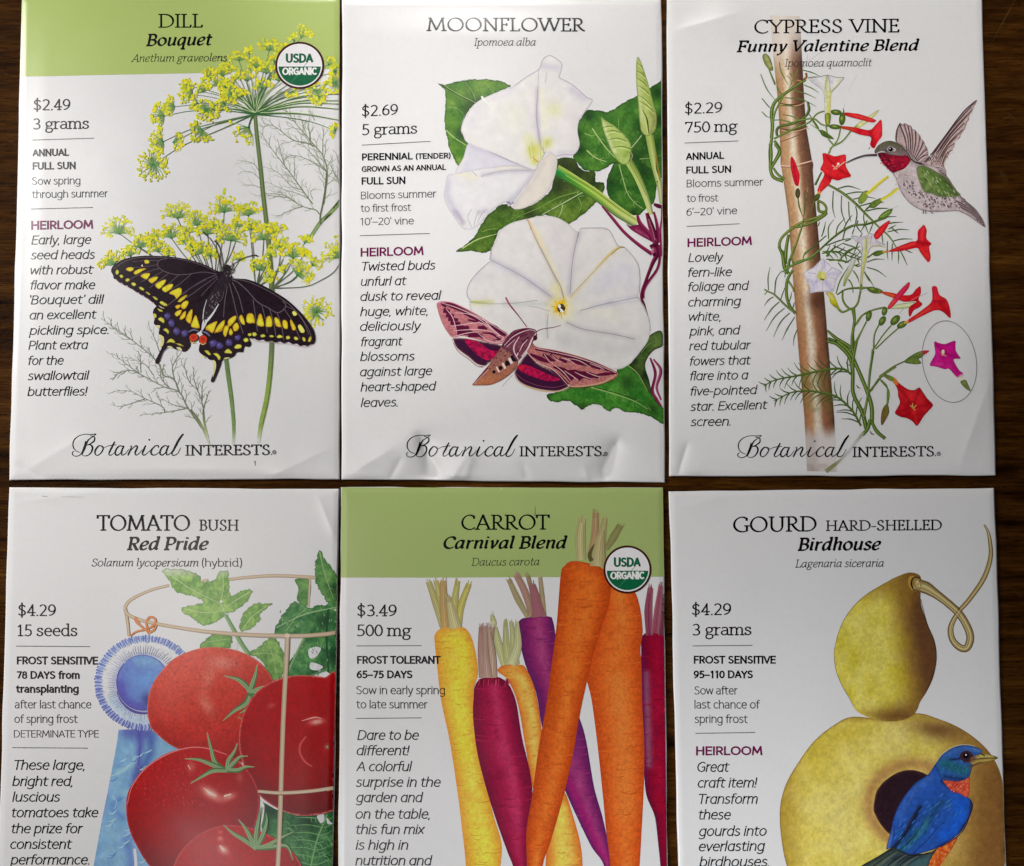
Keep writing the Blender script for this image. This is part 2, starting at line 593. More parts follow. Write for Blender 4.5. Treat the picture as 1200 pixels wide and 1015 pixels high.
# ------------------------------------------------------------------ lettering
# Pen skeletons: M move, L line, H quarter ellipse leaving level, V quarter ellipse leaving upright, C cubic.
# x-height 50, capitals 70, ascender 74, descender -22; the last number is the advance.
_bowl_r = 'M7 36 C10 44 17 50 25 50 H44 25 V25 0 C17 0 10 5 7 13'
_bowl_l = 'M42 36 C39 44 32 50 24 50 H5 25 V24 0 C32 0 39 5 42 13'
_arch = 'M7 34 C10 43 17 50 25 50 H41 32 L41 0'
SANS = {
    'A': ('M2 0 L28 70 L54 0 M12 23 L44 23', 56), 'B': ('M8 0 L8 70 L26 70 H42 53 V26 37 L8 37 M26 37 H46 19 V26 0 L8 0', 52),
    'C': ('M50 60 C44 68 38 70 34 70 H6 35 V34 0 C40 0 46 2 51 9', 54), 'D': ('M8 0 L8 70 L26 70 H56 35 V26 0 L8 0', 62),
    'E': ('M44 70 L8 70 L8 0 L44 0 M8 37 L40 37', 48), 'F': ('M42 70 L8 70 L8 0 M8 36 L38 36', 45),
    'G': ('M52 60 C46 68 40 70 35 70 H6 35 V36 0 C44 0 50 3 54 6 L54 33 L36 33', 61), 'H': ('M8 0 L8 70 M54 0 L54 70 M8 37 L54 37', 62),
    'I': ('M8 0 L8 70', 16), 'L': ('M8 70 L8 0 L42 0', 45), 'M': ('M6 0 L12 70 L37 14 L62 70 L68 0', 74),
    'N': ('M8 0 L8 70 L54 0 L54 70', 62), 'O': ('M35 70 H5 35 V35 0 H65 35 V35 70', 70), 'P': ('M8 0 L8 70 L26 70 H45 50 V26 30 L8 30', 49),
    'R': ('M8 0 L8 70 L26 70 H45 51 V26 32 L8 32 M26 32 L47 0', 51), 'S': ('M42 62 C37 67 32 70 25 70 H8 53 C8 38 44 36 44 18 V24 0 C17 0 11 3 6 9', 50),
    'T': ('M0 70 L46 70 M23 70 L23 0', 46), 'U': ('M8 70 L8 24 V31 0 H54 24 L54 70', 62), 'W': ('M0 70 L18 0 L40 66 L62 0 L80 70', 80),
    'V': ('M0 70 L26 0 L52 70', 52), 'X': ('M2 70 L46 0 M46 70 L2 0', 48), 'Y': ('M0 70 L24 32 L48 70 M24 32 L24 0', 48),
    'a': ('M6 44 C10 48 15 50 20 50 H36 36 L36 0 M36 28 L22 28 H4 14 V19 0 C27 0 34 6 36 14', 44),
    'b': ('M7 74 L7 0 ' + _bowl_r, 49), 'c': ('M37 44 C33 48 29 50 25 50 H5 25 V25 0 C30 0 34 2 38 6', 41), 'd': ('M42 74 L42 0 ' + _bowl_l, 49),
    'e': ('M6 27 L41 27 C41 42 35 50 25 50 H5 25 V26 0 C31 0 36 2 40 6', 46), 'f': ('M30 73 C27 74 25 74 23 74 H12 60 L12 0 M2 48 L26 48', 27),
    'g': ('M42 50 L42 -6 V25 -22 C18 -22 12 -20 7 -16 ' + _bowl_l, 49), 'h': ('M7 74 L7 0 ' + _arch, 48), 'i': ('M7 0 L7 50 M7 67 L7 68', 15),
    'k': ('M7 74 L7 0 M36 50 L8 24 M18 32 L38 0', 40), 'l': ('M7 74 L7 0', 15),
    'm': ('M7 50 L7 0 M7 34 C10 43 16 50 23 50 H37 34 L37 0 M37 34 C40 43 46 50 53 50 H67 34 L67 0', 74), 'n': ('M7 50 L7 0 ' + _arch, 48),
    'o': ('M25 50 H5 25 V25 0 H45 25 V25 50', 50), 'p': ('M7 50 L7 -22 ' + _bowl_r, 49), 'q': ('M42 50 L42 -22 ' + _bowl_l, 49),
    'r': ('M7 50 L7 0 M7 32 C10 42 16 50 27 49', 29), 's': ('M31 45 C27 48 23 50 19 50 H6 38 C6 26 34 28 34 13 V18 0 C12 0 8 2 4 6', 38),
    't': ('M12 63 L12 13 V24 0 C27 0 29 1 31 2 M2 49 L29 49', 32), 'u': ('M7 50 L7 17 V22 0 C31 0 38 7 41 16 M41 50 L41 0', 48),
    'v': ('M2 50 L20 0 L38 50', 40), 'w': ('M2 50 L16 0 L31 48 L46 0 L60 50', 62), 'x': ('M3 50 L36 0 M36 50 L3 0', 39),
    'y': ('M2 50 L20 2 M38 50 L18 -12 C15 -19 11 -22 4 -21', 40), 'z': ('M4 50 L34 50 L4 0 L35 0', 38),
    '0': ('M23 68 H4 34 V23 0 H42 34 V23 68', 46), '1': ('M8 58 L23 68 L23 0', 38), '2': ('M6 60 C10 65 15 68 22 68 H38 51 C38 36 20 22 6 0 L40 0', 46),
    '3': ('M7 62 C11 66 16 68 22 68 H37 52 V20 36 M20 36 H40 18 V20 0 C14 0 9 2 5 5', 46), '4': ('M31 0 L31 68 L3 19 L43 19', 46),
    '5': ('M38 68 L12 68 L10 39 C14 41 18 42 22 42 H40 21 V20 0 C14 0 9 2 5 5', 46), '6': ('M36 67 C20 64 6 50 6 24 V23 0 H41 21 V24 42 C14 42 8 34 6 24', 46),
    '7': ('M5 68 L40 68 L16 0', 44), '8': ('M23 68 H8 53 V23 38 H38 53 V23 68 M23 38 H5 19 V23 0 H41 19 V23 38', 46),
    '9': ('M10 1 C27 4 41 18 41 44 V23 68 H5 47 V22 26 C32 26 39 34 41 44', 46),
    '.': ('M7 0 L7 1', 15), ',': ('M8 1 L4 -11', 15), '!': ('M7 70 L7 20 M7 0 L7 1', 16), "'": ('M6 74 L5 56', 12), '’': ('M9 74 L5 58', 13), '‘': ('M5 74 L8 58', 13),
    '-': ('M4 25 L24 25', 28), '–': ('M3 26 L40 26', 43), '(': ('M18 76 C4 56 4 10 18 -14', 22), ')': ('M4 76 C18 56 18 10 4 -14', 22), ' ': ('', 20),
}
OBL = dict(SANS)
OBL['a'] = ('M41 50 L41 0 ' + _bowl_l.replace('42', '41'), 48)
_g2 = 'M22 50 H6 34 V22 18 H38 34 V22 50 M33 46 L48 49 M14 20 C5 14 7 6 18 5 L30 4 C48 2 46 -22 22 -22 C0 -22 0 -4 14 5'
SERIF = dict(SANS)
SERIF.update({
    'g': (_g2, 48), 'r': ('M8 49 L8 0 M8 32 C11 42 18 50 30 48 M-1 49 L8 49 M-1 0 L20 0', 32),
    'm': ('M8 49 L8 0 M8 34 C11 43 17 50 24 50 H38 34 L38 0 M38 34 C41 43 47 50 54 50 H68 34 L68 0 M-1 49 L8 49 M-1 0 L17 0 M30 0 L47 0 M60 0 L77 0', 78),
    'a': ('M7 43 C10 48 15 50 20 50 H36 36 L36 4 L44 0 M36 28 L22 28 H4 14 V19 0 C27 0 34 6 36 14', 46),
    'd': ('M42 74 L42 0 M33 74 L42 74 M42 0 L51 0 ' + _bowl_l, 53), 's': ('M31 40 L31 46 C27 49 23 50 19 50 H6 38 C6 26 34 28 34 13 V18 0 C12 0 8 2 5 5 L5 11', 40),
    '1': ('M8 58 L21 68 L21 0 M9 0 L34 0', 40), '$': ('M41 57 C36 63 31 66 24 66 H9 51 C9 37 42 37 42 18 V23 2 C17 2 11 5 6 11 M24 77 L24 -9', 50),
    '7': ('M5 60 L5 68 L41 68 L17 0', 45), '4': ('M31 0 L31 68 L3 19 L44 19 M22 0 L40 0', 47),
})
# Roman capitals
ROMAN = {
    'A': ('M4 0 L32 72 L61 0 M15 25 L50 25 M-4 0 L14 0 M50 0 L71 0', 66), 'B': ('M12 0 L12 70 L26 70 H42 54 V26 38 L12 38 M26 38 H47 19 V26 0 L12 0 M2 0 L12 0 M2 70 L12 70', 50),
    'C': ('M60 57 L60 64 C53 69 46 71 40 71 H5 35 V40 -1 C48 -1 56 2 62 9', 64), 'D': ('M12 0 L12 70 L30 70 H68 35 V30 0 L12 0 M2 0 L12 0 M2 70 L12 70', 72),
    'E': ('M12 0 L12 70 L42 70 L42 60 M12 37 L36 37 M36 42 L36 32 M12 0 L44 0 L46 11 M2 0 L12 0 M2 70 L12 70', 48),
    'F': ('M12 0 L12 70 L42 70 L42 60 M12 37 L34 37 M34 42 L34 32 M2 0 L23 0 M2 70 L12 70', 45),
    'G': ('M61 57 L61 64 C54 69 47 71 41 71 H5 35 V42 -1 C50 -1 57 1 62 4 L62 28 M53 29 L71 29', 70),
    'H': ('M12 0 L12 70 M60 0 L60 70 M12 37 L60 37 M2 0 L22 0 M2 70 L22 70 M50 0 L70 0 M50 70 L70 70', 72),
    'I': ('M12 0 L12 70 M2 0 L22 0 M2 70 L22 70', 24), 'L': ('M12 70 L12 0 L42 0 L45 12 M2 0 L12 0 M2 70 L23 70', 47),
    'M': ('M8 0 L16 70 L44 4 L72 70 L80 0 M-1 0 L17 0 M70 0 L90 0 M8 70 L16 70 M72 70 L80 70', 90),
    'N': ('M12 0 L12 70 L62 0 L62 70 M2 0 L22 0 M3 70 L12 70 M52 70 L72 70', 74), 'O': ('M40 71 H5 35 V40 -1 H75 35 V40 71', 80),
    'P': ('M12 0 L12 70 L26 70 H45 51 V26 32 L18 32 M2 0 L23 0 M2 70 L12 70', 48), 'R': ('M12 0 L12 70 L26 70 H45 52 V26 35 L12 35 M26 35 C36 20 44 6 60 0 M2 0 L23 0 M2 70 L12 70', 58),
    'S': ('M38 57 L38 64 C33 69 29 71 24 71 H8 54 C8 38 42 36 42 17 V23 -1 C16 -1 10 2 6 6 L6 14', 48),
    'T': ('M0 60 L1 70 L55 70 L56 60 M28 70 L28 0 M17 0 L39 0', 56), 'U': ('M12 70 L12 26 V36 -1 H60 26 L60 70 M2 70 L22 70 M50 70 L70 70', 72),
    'V': ('M4 70 L33 0 L61 70 M-5 70 L14 70 M52 70 L70 70', 64), 'W': ('M4 70 L27 0 L50 70 M50 70 L73 0 L96 70 M-5 70 L14 70 M41 70 L60 70 M87 70 L105 70', 100),
    'Y': ('M4 70 L32 34 L60 70 M32 34 L32 0 M-5 70 L14 70 M50 70 L68 70 M21 0 L43 0', 62), '-': ('M4 27 L26 27', 30), ' ': ('', 26),
}
# cursive book italic: joined entry and exit strokes
_ib = 'M10 30 C14 43 22 50 29 50 H43 30 C43 12 33 0 23 0 H10 14'
_ia = 'M38 44 C34 48 31 50 27 50 C14 50 5 36 5 18 V14 0 C24 0 34 14 38 30'
ITAL = dict(OBL)
ITAL.update({
    'a': (_ia + ' M40 50 L37 10 C37 2 40 0 47 5', 49), 'b': ('M3 72 L11 74 L10 14 ' + _ib, 47), 'c': ('M36 40 C36 46 33 50 27 50 C14 50 5 36 5 18 C5 6 10 0 18 0 C26 0 32 4 36 9', 40),
    'd': (_ia + ' M34 73 L42 74 L38 10 C38 2 41 0 48 5', 50), 'e': ('M7 21 C22 22 37 28 37 40 C37 47 32 50 27 50 C14 50 5 36 5 18 C5 6 10 0 19 0 C27 0 33 4 37 9', 41),
    'g': ('M25 50 H8 34 C8 26 14 20 21 20 H39 36 C39 44 34 50 25 50 M36 47 L48 49 M17 21 C9 16 8 9 16 6 C26 3 38 2 38 -8 C38 -18 28 -22 18 -22 C8 -22 3 -18 3 -12 C3 -5 9 1 17 6', 48),
    'h': ('M3 72 L11 74 L9 0 M10 30 C16 44 25 50 31 50 C40 50 40 42 39 34 L37 9 C37 2 40 0 47 5', 48), 'i': ('M3 45 L10 50 L8 10 C8 2 11 0 18 5 M11 67 L11 69', 20),
    'l': ('M3 72 L11 74 L8 10 C8 2 11 0 18 5', 20), 'm': ('M3 45 L10 50 L9 0 M10 30 C15 44 23 50 29 50 C37 50 38 43 37 34 L36 0 M37 30 C43 44 51 50 57 50 C65 50 66 43 65 34 L64 9 C64 2 67 0 74 5', 75),
    'n': ('M3 45 L10 50 L9 0 M10 30 C16 44 25 50 31 50 C40 50 40 42 39 34 L37 9 C37 2 40 0 47 5', 48), 'p': ('M3 45 L10 50 L8 -22 M0 -22 L18 -22 ' + _ib, 48),
    'q': (_ia + ' M40 50 L36 -22 M28 -22 L46 -22', 48), 'r': ('M3 45 L10 50 L9 0 M10 28 C15 42 22 50 33 48', 34), 's': ('M31 40 C30 47 25 50 19 50 H8 39 C8 28 32 26 32 13 C32 4 24 0 17 0 C9 0 5 4 4 9', 37),
    't': ('M15 64 L13 11 C13 2 17 0 20 0 C25 0 28 2 31 5 M4 49 L30 49', 31), 'u': ('M3 45 L10 50 L8 14 C8 4 12 0 17 0 C26 0 36 12 40 28 M41 50 L38 10 C38 2 41 0 48 5', 50),
    'v': ('M3 45 L9 50 C14 40 15 20 16 1 C28 14 38 30 38 50', 42), 'y': ('M3 45 L9 50 C14 40 17 20 18 2 M40 50 C38 30 26 -2 16 -15 C11 -21 6 -22 1 -19', 44),
    'A': ('M2 0 L36 70 L52 0 M14 23 L46 23 M-6 0 L10 0 M43 0 L61 0', 58), 'B': ('M10 0 L10 70 L28 70 H44 54 V26 38 L10 38 M26 38 H48 20 V26 0 L10 0 M1 0 L10 0 M1 70 L10 70', 52),
    'C': ('M54 56 L54 64 C48 68 42 70 37 70 H6 35 V36 0 C43 0 49 3 54 9', 56), 'D': ('M10 0 L10 70 L28 70 H60 36 V28 0 L10 0 M1 0 L10 0 M1 70 L10 70', 64),
    'F': ('M10 0 L10 70 L46 70 L46 60 M10 36 L36 36 M36 43 L36 30 M0 0 L22 0 M1 70 L10 70', 46), 'I': ('M10 0 L10 70 M0 0 L20 0 M0 70 L20 70', 22),
    'L': ('M10 70 L10 0 L42 0 L44 12 M1 0 L10 0 M1 70 L20 70', 46), 'P': ('M10 0 L10 70 L28 70 H47 51 V26 31 L10 31 M1 0 L22 0 M1 70 L10 70', 49),
    'R': ('M10 0 L10 70 L28 70 H46 52 V26 35 L10 35 M26 35 L46 0 L54 0 M1 0 L21 0 M1 70 L10 70', 54), 'S': ('M42 56 L42 64 C37 68 32 70 26 70 H10 54 C10 38 44 36 44 18 V24 0 C17 0 11 3 7 7 L7 14', 48),
    'V': ('M6 70 L24 0 L58 70 M-3 70 L15 70 M50 70 L66 70', 58),
})
KAPPA = 0.5523


def glyph_paths(d):
    tok = d.replace('M', ' M ').replace('L', ' L ').replace('H', ' H ').replace('V', ' V ').replace('C', ' C ').split()
    paths = []; cur = None; i = 0; cmd = None
    while i < len(tok):
        if tok[i] in 'MLHVC':
            cmd = tok[i]; i += 1
        if cmd == 'M':
            cur = [np.array([float(tok[i]), float(tok[i + 1])])]
            segs = []
            paths.append(segs); i += 2; cmd = 'L'
            continue
        p0 = cur[-1]
        if cmd == 'C':
            a = [float(t) for t in tok[i:i + 6]]; i += 6
            c1, c2, p1 = np.array(a[:2]), np.array(a[2:4]), np.array(a[4:])
        else:
            p1 = np.array([float(tok[i]), float(tok[i + 1])]); i += 2
            if cmd == 'H':
                c1 = p0 + np.array([(p1[0] - p0[0]) * KAPPA, 0]); c2 = p1 - np.array([0, (p1[1] - p0[1]) * KAPPA])
            elif cmd == 'V':
                c1 = p0 + np.array([0, (p1[1] - p0[1]) * KAPPA]); c2 = p1 - np.array([(p1[0] - p0[0]) * KAPPA, 0])
        if cmd == 'L':
            segs.append(p0 + (p1 - p0) * np.linspace(0, 1, max(2, int(np.linalg.norm(p1 - p0) / 14) + 1))[:, None])
        else:
            t = np.linspace(0, 1, 9)[:, None]
            segs.append((1 - t) ** 3 * p0 + 3 * (1 - t) ** 2 * t * c1 + 3 * (1 - t) * t * t * c2 + t ** 3 * p1)
        cur.append(p1)
    # join smooth runs, break at corners
    out = []
    for segs in paths:
        run = None
        for sg in segs:
            if run is None:
                run = sg
                continue
            d0 = run[-1] - run[-2]; d1 = sg[1] - sg[0]
            co = d0.dot(d1) / (np.linalg.norm(d0) * np.linalg.norm(d1) + 1e-9)
            if co > 0.82:
                run = np.concatenate([run, sg[1:]])
            else:
                out.append(run); run = sg
        if run is not None:
            out.append(run)
    return out


_gcache = {}
STYLE = {
    # font, thick, thin, pen angle, shear, tracking, serif cap length factor
    'light': (SANS, 7.4, 6.4, 0, 0, 2.0), 'bold': (SANS, 15.0, 12.5, 0, 0, 7.0), 'oblique': (OBL, 8.4, 7.2, 0, 0.19, 2.0),
    'heir': (SANS, 14.5, 12.0, 0, 0, 6.0), 'serif': (SERIF, 9.2, 6.4, 10, 0, 3.0), 'roman': (ROMAN, 10.6, 5.4, 18, 0, 5.0),
    'latin': (ITAL, 7.2, 5.4, 25, 0.17, 2.5), 'name': (ITAL, 16.0, 6.5, 30, 0.2, 7.0), 'black': (SANS, 18.0, 14.5, 0, 0, 7.0),
    'smallroman': (ROMAN, 11.0, 5.6, 18, 0, 6.0), 'medium': (SANS, 9.0, 8.0, 0, 0, 2.0), 'smallserif': (SERIF, 6.4, 4.8, 10, 0, 3.0),
}


def text(ink, s, x0, x1, y0, y1, cap, style, col=(30, 26, 30)):
    font, T, t, ang, sh, track = STYLE[style]
    al = math.radians(ang)
    X = 0.0; strokes = []
    for ch in s:
        d, adv = font[ch]
        key = (id(font), ch)
        if key not in _gcache:
            _gcache[key] = glyph_paths(d)
        for P in _gcache[key]:
            Q = P.copy()
            y = Q[:, 1]
            hw = t * 0.5
            if font is SANS or font is OBL:      # tall lower case
                y = np.where(y > 50, 54 + (y - 50) * 0.8, np.where(y > 0, y * 1.08, y))
            Q[:, 1] = np.where(y > 50, y - hw, np.where(y < 0, y + hw, hw + y * (50 - 2 * hw) / 50))
            Q[:, 0] += X
            strokes.append(Q)
        X += adv + track
    sy = cap / 70.0
    ribs = []
    for Q in strokes:
        dd = np.gradient(Q, axis=0)
        ph = np.arctan2(dd[:, 1], dd[:, 0])
        w = np.sqrt((T * np.sin(ph - al)) ** 2 + (t * np.cos(ph - al)) ** 2)
        n = len(Q)
        e0 = Q[0] - Q[1]; e1 = Q[-1] - Q[-2]

        def ext(e, wd):
            L = np.linalg.norm(e) + 1e-9
            ax = max(abs(e[0]), abs(e[1])) / L
            return e / L * wd * (0.5 if ax > 0.97 else 0.22)
        Q = Q.copy(); tmp0 = ext(e0, min(w[0], t * 1.1)); tmp1 = ext(e1, min(w[-1], t * 1.1))
        Q[0] += tmp0; Q[-1] += tmp1
        Q[:, 0] += Q[:, 1] * sh
        ribs.append((Q, w))
    lo = min((Q[:, 0] - w * 0.4).min() for Q, w in ribs); hi = max((Q[:, 0] + w * 0.4).max() for Q, w in ribs)
    sx = (x1 - x0) / (hi - lo)
    for i, (Q, w) in enumerate(ribs):
        u = x0 + (Q[:, 0] - lo) * sx
        v = y0 + (y1 - y0) * (u - x0) / (x1 - x0) - Q[:, 1] * sy
        ink.ribbon(np.stack([u, v], -1), w * (sy * 0.7 + sx * 0.3), col, smooth=False, raw=True)


def rule(ink, x0, y0, x1, y1, w=0.9, col=(95, 92, 96)):
    ink.ribbon([(x0, y0), (x1, y1)], w, col, raw=True, step=4)
# ------------------------------------------------------------------ the six packets
dill = Packet([(26, -4), (398, -4), (398, 561.5), (11, 562.3)], 1.7,
              [(205, 545, 150, 26, 0.25), (330, 470, 60, 60, 0.35)],
              [(12, 562, 120, 500, 14, 0.30), (300, 566, 398, 520, 10, 0.25), (14, 540, 60, 566, 5, -0.25)],
              'dill seed packet with a green top band and a black and yellow butterfly', 11)
moon = Packet([(401, -1), (775, -1), (779, 565.5), (400, 562)], 2.3,
              [(480, 528, 34, 24, 0.55), (545, 520, 40, 30, -0.25), (640, 535, 60, 24, 0.30)],
              [(517, 574, 488, 500, 12, -1.6), (520, 574, 560, 515, 14, 0.7), (704, 572, 728, 505, 13, -1.3), (640, 574, 700, 574, 8, 0.3), (401, 560, 470, 520, 16, 0.5), (540, 572, 556, 528, 3, 0.28), (622, 574, 610, 536, 3, -0.25), (452, 570, 474, 530, 4, -0.25), (690, 574, 684, 540, 3, 0.2)],
              'moonflower seed packet with large white blossoms and a pink moth', 23)
cypress = Packet([(781.5, -4), (1150.5, -4), (1167, 557), (784.5, 558.3)], 1.25,
                 [(850, 28, 30, 26, 0.35), (1130, 430, 30, 120, 0.25)],
                 [(780, 40, 880, 10, 10, 0.30), (792, 566, 808, 512, 5, -0.45), (786, 540, 830, 560, 5, 0.25), (1166, 430, 1120, 560, 10, 0.25)],
                 'cypress vine seed packet with red flowers and a hummingbird', 37)
tomato = Packet([(11, 571.3), (397.5, 573), (388, 1146), (-6, 1146)], 0.9, [(120, 660, 120, 60, 0.12)], [(11, 590, 130, 575, 5, 0.12), (370, 573, 396, 640, 6, 0.2)],
                'tomato seed packet with red tomatoes and a blue prize ribbon', 41)
carrot = Packet([(400, 571), (777, 571.5), (784, 1146), (395.3, 1146)], 0.9, [(480, 620, 60, 40, 0.12)],
                [(590, 571, 650, 640, 7, 0.10)],
                'carrot seed packet with a green top band and a bunch of many coloured carrots', 53)
gourd = Packet([(784.3, 575.5), (1165.5, 572), (1183, 1146), (798, 1146)], 0.7, [(850, 690, 40, 60, 0.12)], [(785, 600, 860, 578, 9, 0.12)],
               'gourd seed packet with a yellow birdhouse gourd and a bluebird', 67)
# ------------------------------------------------------------------ dill packet pictures
def jit(a, s):
    return a + (rng.rand() - 0.5) * s


def header_band(p, pts, col):
    """printed colour band; its rows and columns follow the paper's own so it wraps the folded rim"""
    ik = Ink(p, 'header_band')
    bu, bv = np.array(pts, float).T
    q = p.gq.copy(); q[0], q[-1] = 0.0004, 0.9996
    P = p.uv(q, q * 0 + 0.15)
    tb = p.st(P[:, 0], np.interp(P[:, 0], bu, bv))[1]
    rows = [max(r, 0.0003) for r in p.gr if r < tb.min() - 0.004]
    uv = np.concatenate([p.uv(q, q * 0 + r) for r in rows] + [p.uv(q, tb)])
    n = len(q)
    F = [(j * n + i, j * n + i + 1, (j + 1) * n + i + 1, (j + 1) * n + i) for j in range(len(rows)) for i in range(n - 1)]
    ik.add(uv, F, col, lift=4)
    ik.clamp = (0.0004, 0.0003)
    ik.build()


header_band(dill, [(0, 90), (60, 89.2), (140, 87.4), (228, 85.8), (330, 82.5), (405, 80.5)], (173, 191, 111))

YEL = [(230, 226, 52), (222, 222, 48), (236, 220, 36), (206, 212, 52), (238, 232, 84), (226, 204, 30), (196, 206, 60)]
GRN = [(58, 122, 72), (82, 128, 60), (96, 140, 96), (52, 104, 66), (130, 150, 70)]


def umbellet(ik, x, y, r, a0=0.0, a1=360.0, n=None, dense=1.0, fade=0.0):
    """a little umbel: fine green rays from one point, each tipped with a knot of yellow florets"""
    n = n or max(11, int(r * 2.1 * (0.4 + abs(a1 - a0) / 360.0 * 0.8) * dense))
    tips = []
    for k in range(n):
        a = math.radians(a0 + (a1 - a0) * (k + 0.5 + (rng.rand() - .5) * 0.8) / n)
        rr = r * (0.40 + 0.62 * rng.rand() ** 0.75)
        ex, ey = x + rr * math.cos(a), y - rr * math.sin(a)
        bx, by = x + rr * 0.55 * math.cos(a) + (ey - y) * 0.10, y - rr * 0.55 * math.sin(a) - abs(ex - x) * 0.10 + 0.5
        c = GRN[rng.randint(len(GRN))]
        if k % 3 < 2:
            ik.ribbon([(x, y), (bx, by), (ex, ey)], (0.85, 0.7, 0.5), [c, mix(c, (170, 186, 90), .5), (190, 196, 60)], raw=True, step=3, same=k > 0)
        else:
            ik.ribbon([(x, y), (bx, by)], (0.9, 0.4), [c, (150, 186, 120)], raw=True, step=3, same=True)
        tips.append((ex, ey))
    ik.dot(x, y, max(1.0, r * 0.07), (46, 112, 62), raw=True)
    cnt = 0
    for ex, ey in tips:
        for q in range(int(1.5 + rng.rand() * 3.0)):
            c = np.array(YEL[rng.randint(len(YEL))], float)
            if rng.rand() < 0.2:
                c = np.array((186, 194, 50))
            px, py = ex + (rng.rand() - .5) * 4.2, ey + (rng.rand() - .5) * 4.0
            ik.dot(px, py, 0.75 + rng.rand() * 1.0, c, n=6, rot=rng.rand() * 3, same=cnt > 0, raw=True, jag=0.8)
            cnt += 1
        if rng.rand() < 0.55:
            ik.dot(ex + (rng.rand() - .5) * 3, ey + (rng.rand() - .5) * 3, 0.5, (170, 130, 30) if rng.rand() < .5 else (110, 140, 50), n=5, same=True, raw=True)


def plume(ik, pts, w, col, twig=11.0, gap=6.5, fade_to=None, spread=29, sub=True):
    """thread-like dill leaf: a stem with finer and finer forward side threads"""
    P = catmull(np.asarray(pts, float) if ik.k == 1.0 else ik.tr(pts), False, 2.0)
    n = len(P)
    col = np.array(col, float); tipc = np.array(fade_to if fade_to is not None else mix(col, (206, 210, 196), .55), float)
    ik.ribbon(P, (w, w * 0.45), [col, mix(col, tipc, .8)], smooth=False, raw=True, jit=0.25)
    if twig < 3:
        return
    d = np.gradient(P, axis=0); L = np.cumsum(np.r_[0, np.linalg.norm(np.diff(P, axis=0), axis=1)])
    tot = L[-1]
    s = gap * (0.8 + 0.5 * rng.rand()); side = 1
    k0, o0 = ik.k, (ik.ox, ik.oy)
    ik.at()
    while s < tot:
        i = min(np.searchsorted(L, s), n - 1)
        a = math.atan2(d[i, 1], d[i, 0]) + side * math.radians(spread * (0.7 + 0.6 * rng.rand()))
        f = s / tot
        ln = twig * (1.55 - 0.75 * f) * (0.6 + 0.7 * rng.rand())
        e = (P[i, 0] + ln * math.cos(a), P[i, 1] + ln * math.sin(a))
        m = (P[i, 0] + ln * .5 * math.cos(a + side * .12), P[i, 1] + ln * .5 * math.sin(a + side * .12))
        if sub and ln > 6:
            plume(ik, [P[i], m, e], w * 0.5, mix(col, tipc, .35), twig * 0.62, gap * 0.8, tipc, spread, False)
        else:
            cc = mix(col, tipc, .35 + .4 * rng.rand())
            ik.ribbon([P[i], m, e], (w * 0.5, w * 0.55, w * .3), [cc, cc, tipc], raw=True, step=3)
        s += gap * (0.6 + 0.8 * rng.rand()); side = -side
    ik.at(o0[0], o0[1], k0)


# --- ferny leaves behind everything
lf = Ink(dill, 'leaf_picture')
F2 = (240, 210, 7.5); D2 = (260, 120, 8.457); I2 = (110, 370, 7.81)
gcol = (116, 128, 96)
lf.at(*D2)
for pts, w, tw in [
    ([(900, 1010), (720, 760), (640, 650), (500, 470), (440, 380), (375, 285)], 1.5, 11), ([(930, 440), (840, 405), (700, 370), (540, 250), (410, 205)], 1.6, 10),
    ([(1010, 1010), (1045, 700), (1000, 530), (930, 440), (750, 230), (610, 40)], 1.9, 13), ([(1000, 520), (1000, 400), (1010, 260)], 1.0, 8),
    ([(1045, 690), (900, 590), (740, 530), (640, 540)], 1.2, 8), ([(1045, 690), (880, 500), (780, 400)], 1.2, 10), ([(900, 440), (830, 300), (770, 120)], .9, 9),
    ([(1175, 800), (1110, 690), (1060, 590)], 1.3, 9), ([(1175, 810), (1090, 740)], 1.0, 6), ([(1165, 620), (1130, 500)], 1.1, 7), ([(880, 380), (860, 220), (880, 80)], .8, 8),
    ([(760, 1010), (640, 930), (480, 905), (330, 930)], .9, 8), ([(800, 870), (690, 830), (560, 700), (430, 640)], .9, 10), ([(870, 960), (740, 900), (600, 860), (450, 790)], .9, 9),
    ([(900, 960), (880, 880), (960, 860)], .7, 4), ([(640, 660), (600, 560), (550, 360)], .8, 8), ([(720, 740), (720, 600), (710, 520)], .8, 7),
    ([(370, 680), (300, 600), (150, 570)], .8, 7), ([(390, 770), (290, 690), (190, 690)], .8, 8), ([(390, 850), (300, 820), (190, 820)], .8, 8), ([(920, 180), (860, 60)], .8, 4)]:
    plume(lf, pts, w, gcol, tw)
lf.at(*F2)
for pts, w, tw in [([(1010, 310), (970, 270), (860, 240), (740, 170), (640, 100)], 1.4, 8), ([(860, 240), (760, 270), (620, 340)], 1.0, 6), ([(720, 160), (620, 150), (540, 140)], .9, 7)]:
    plume(lf, pts, w, gcol, tw)
lf.build()
lf = Ink(dill, 'leaf_picture')
lf.at(*I2)
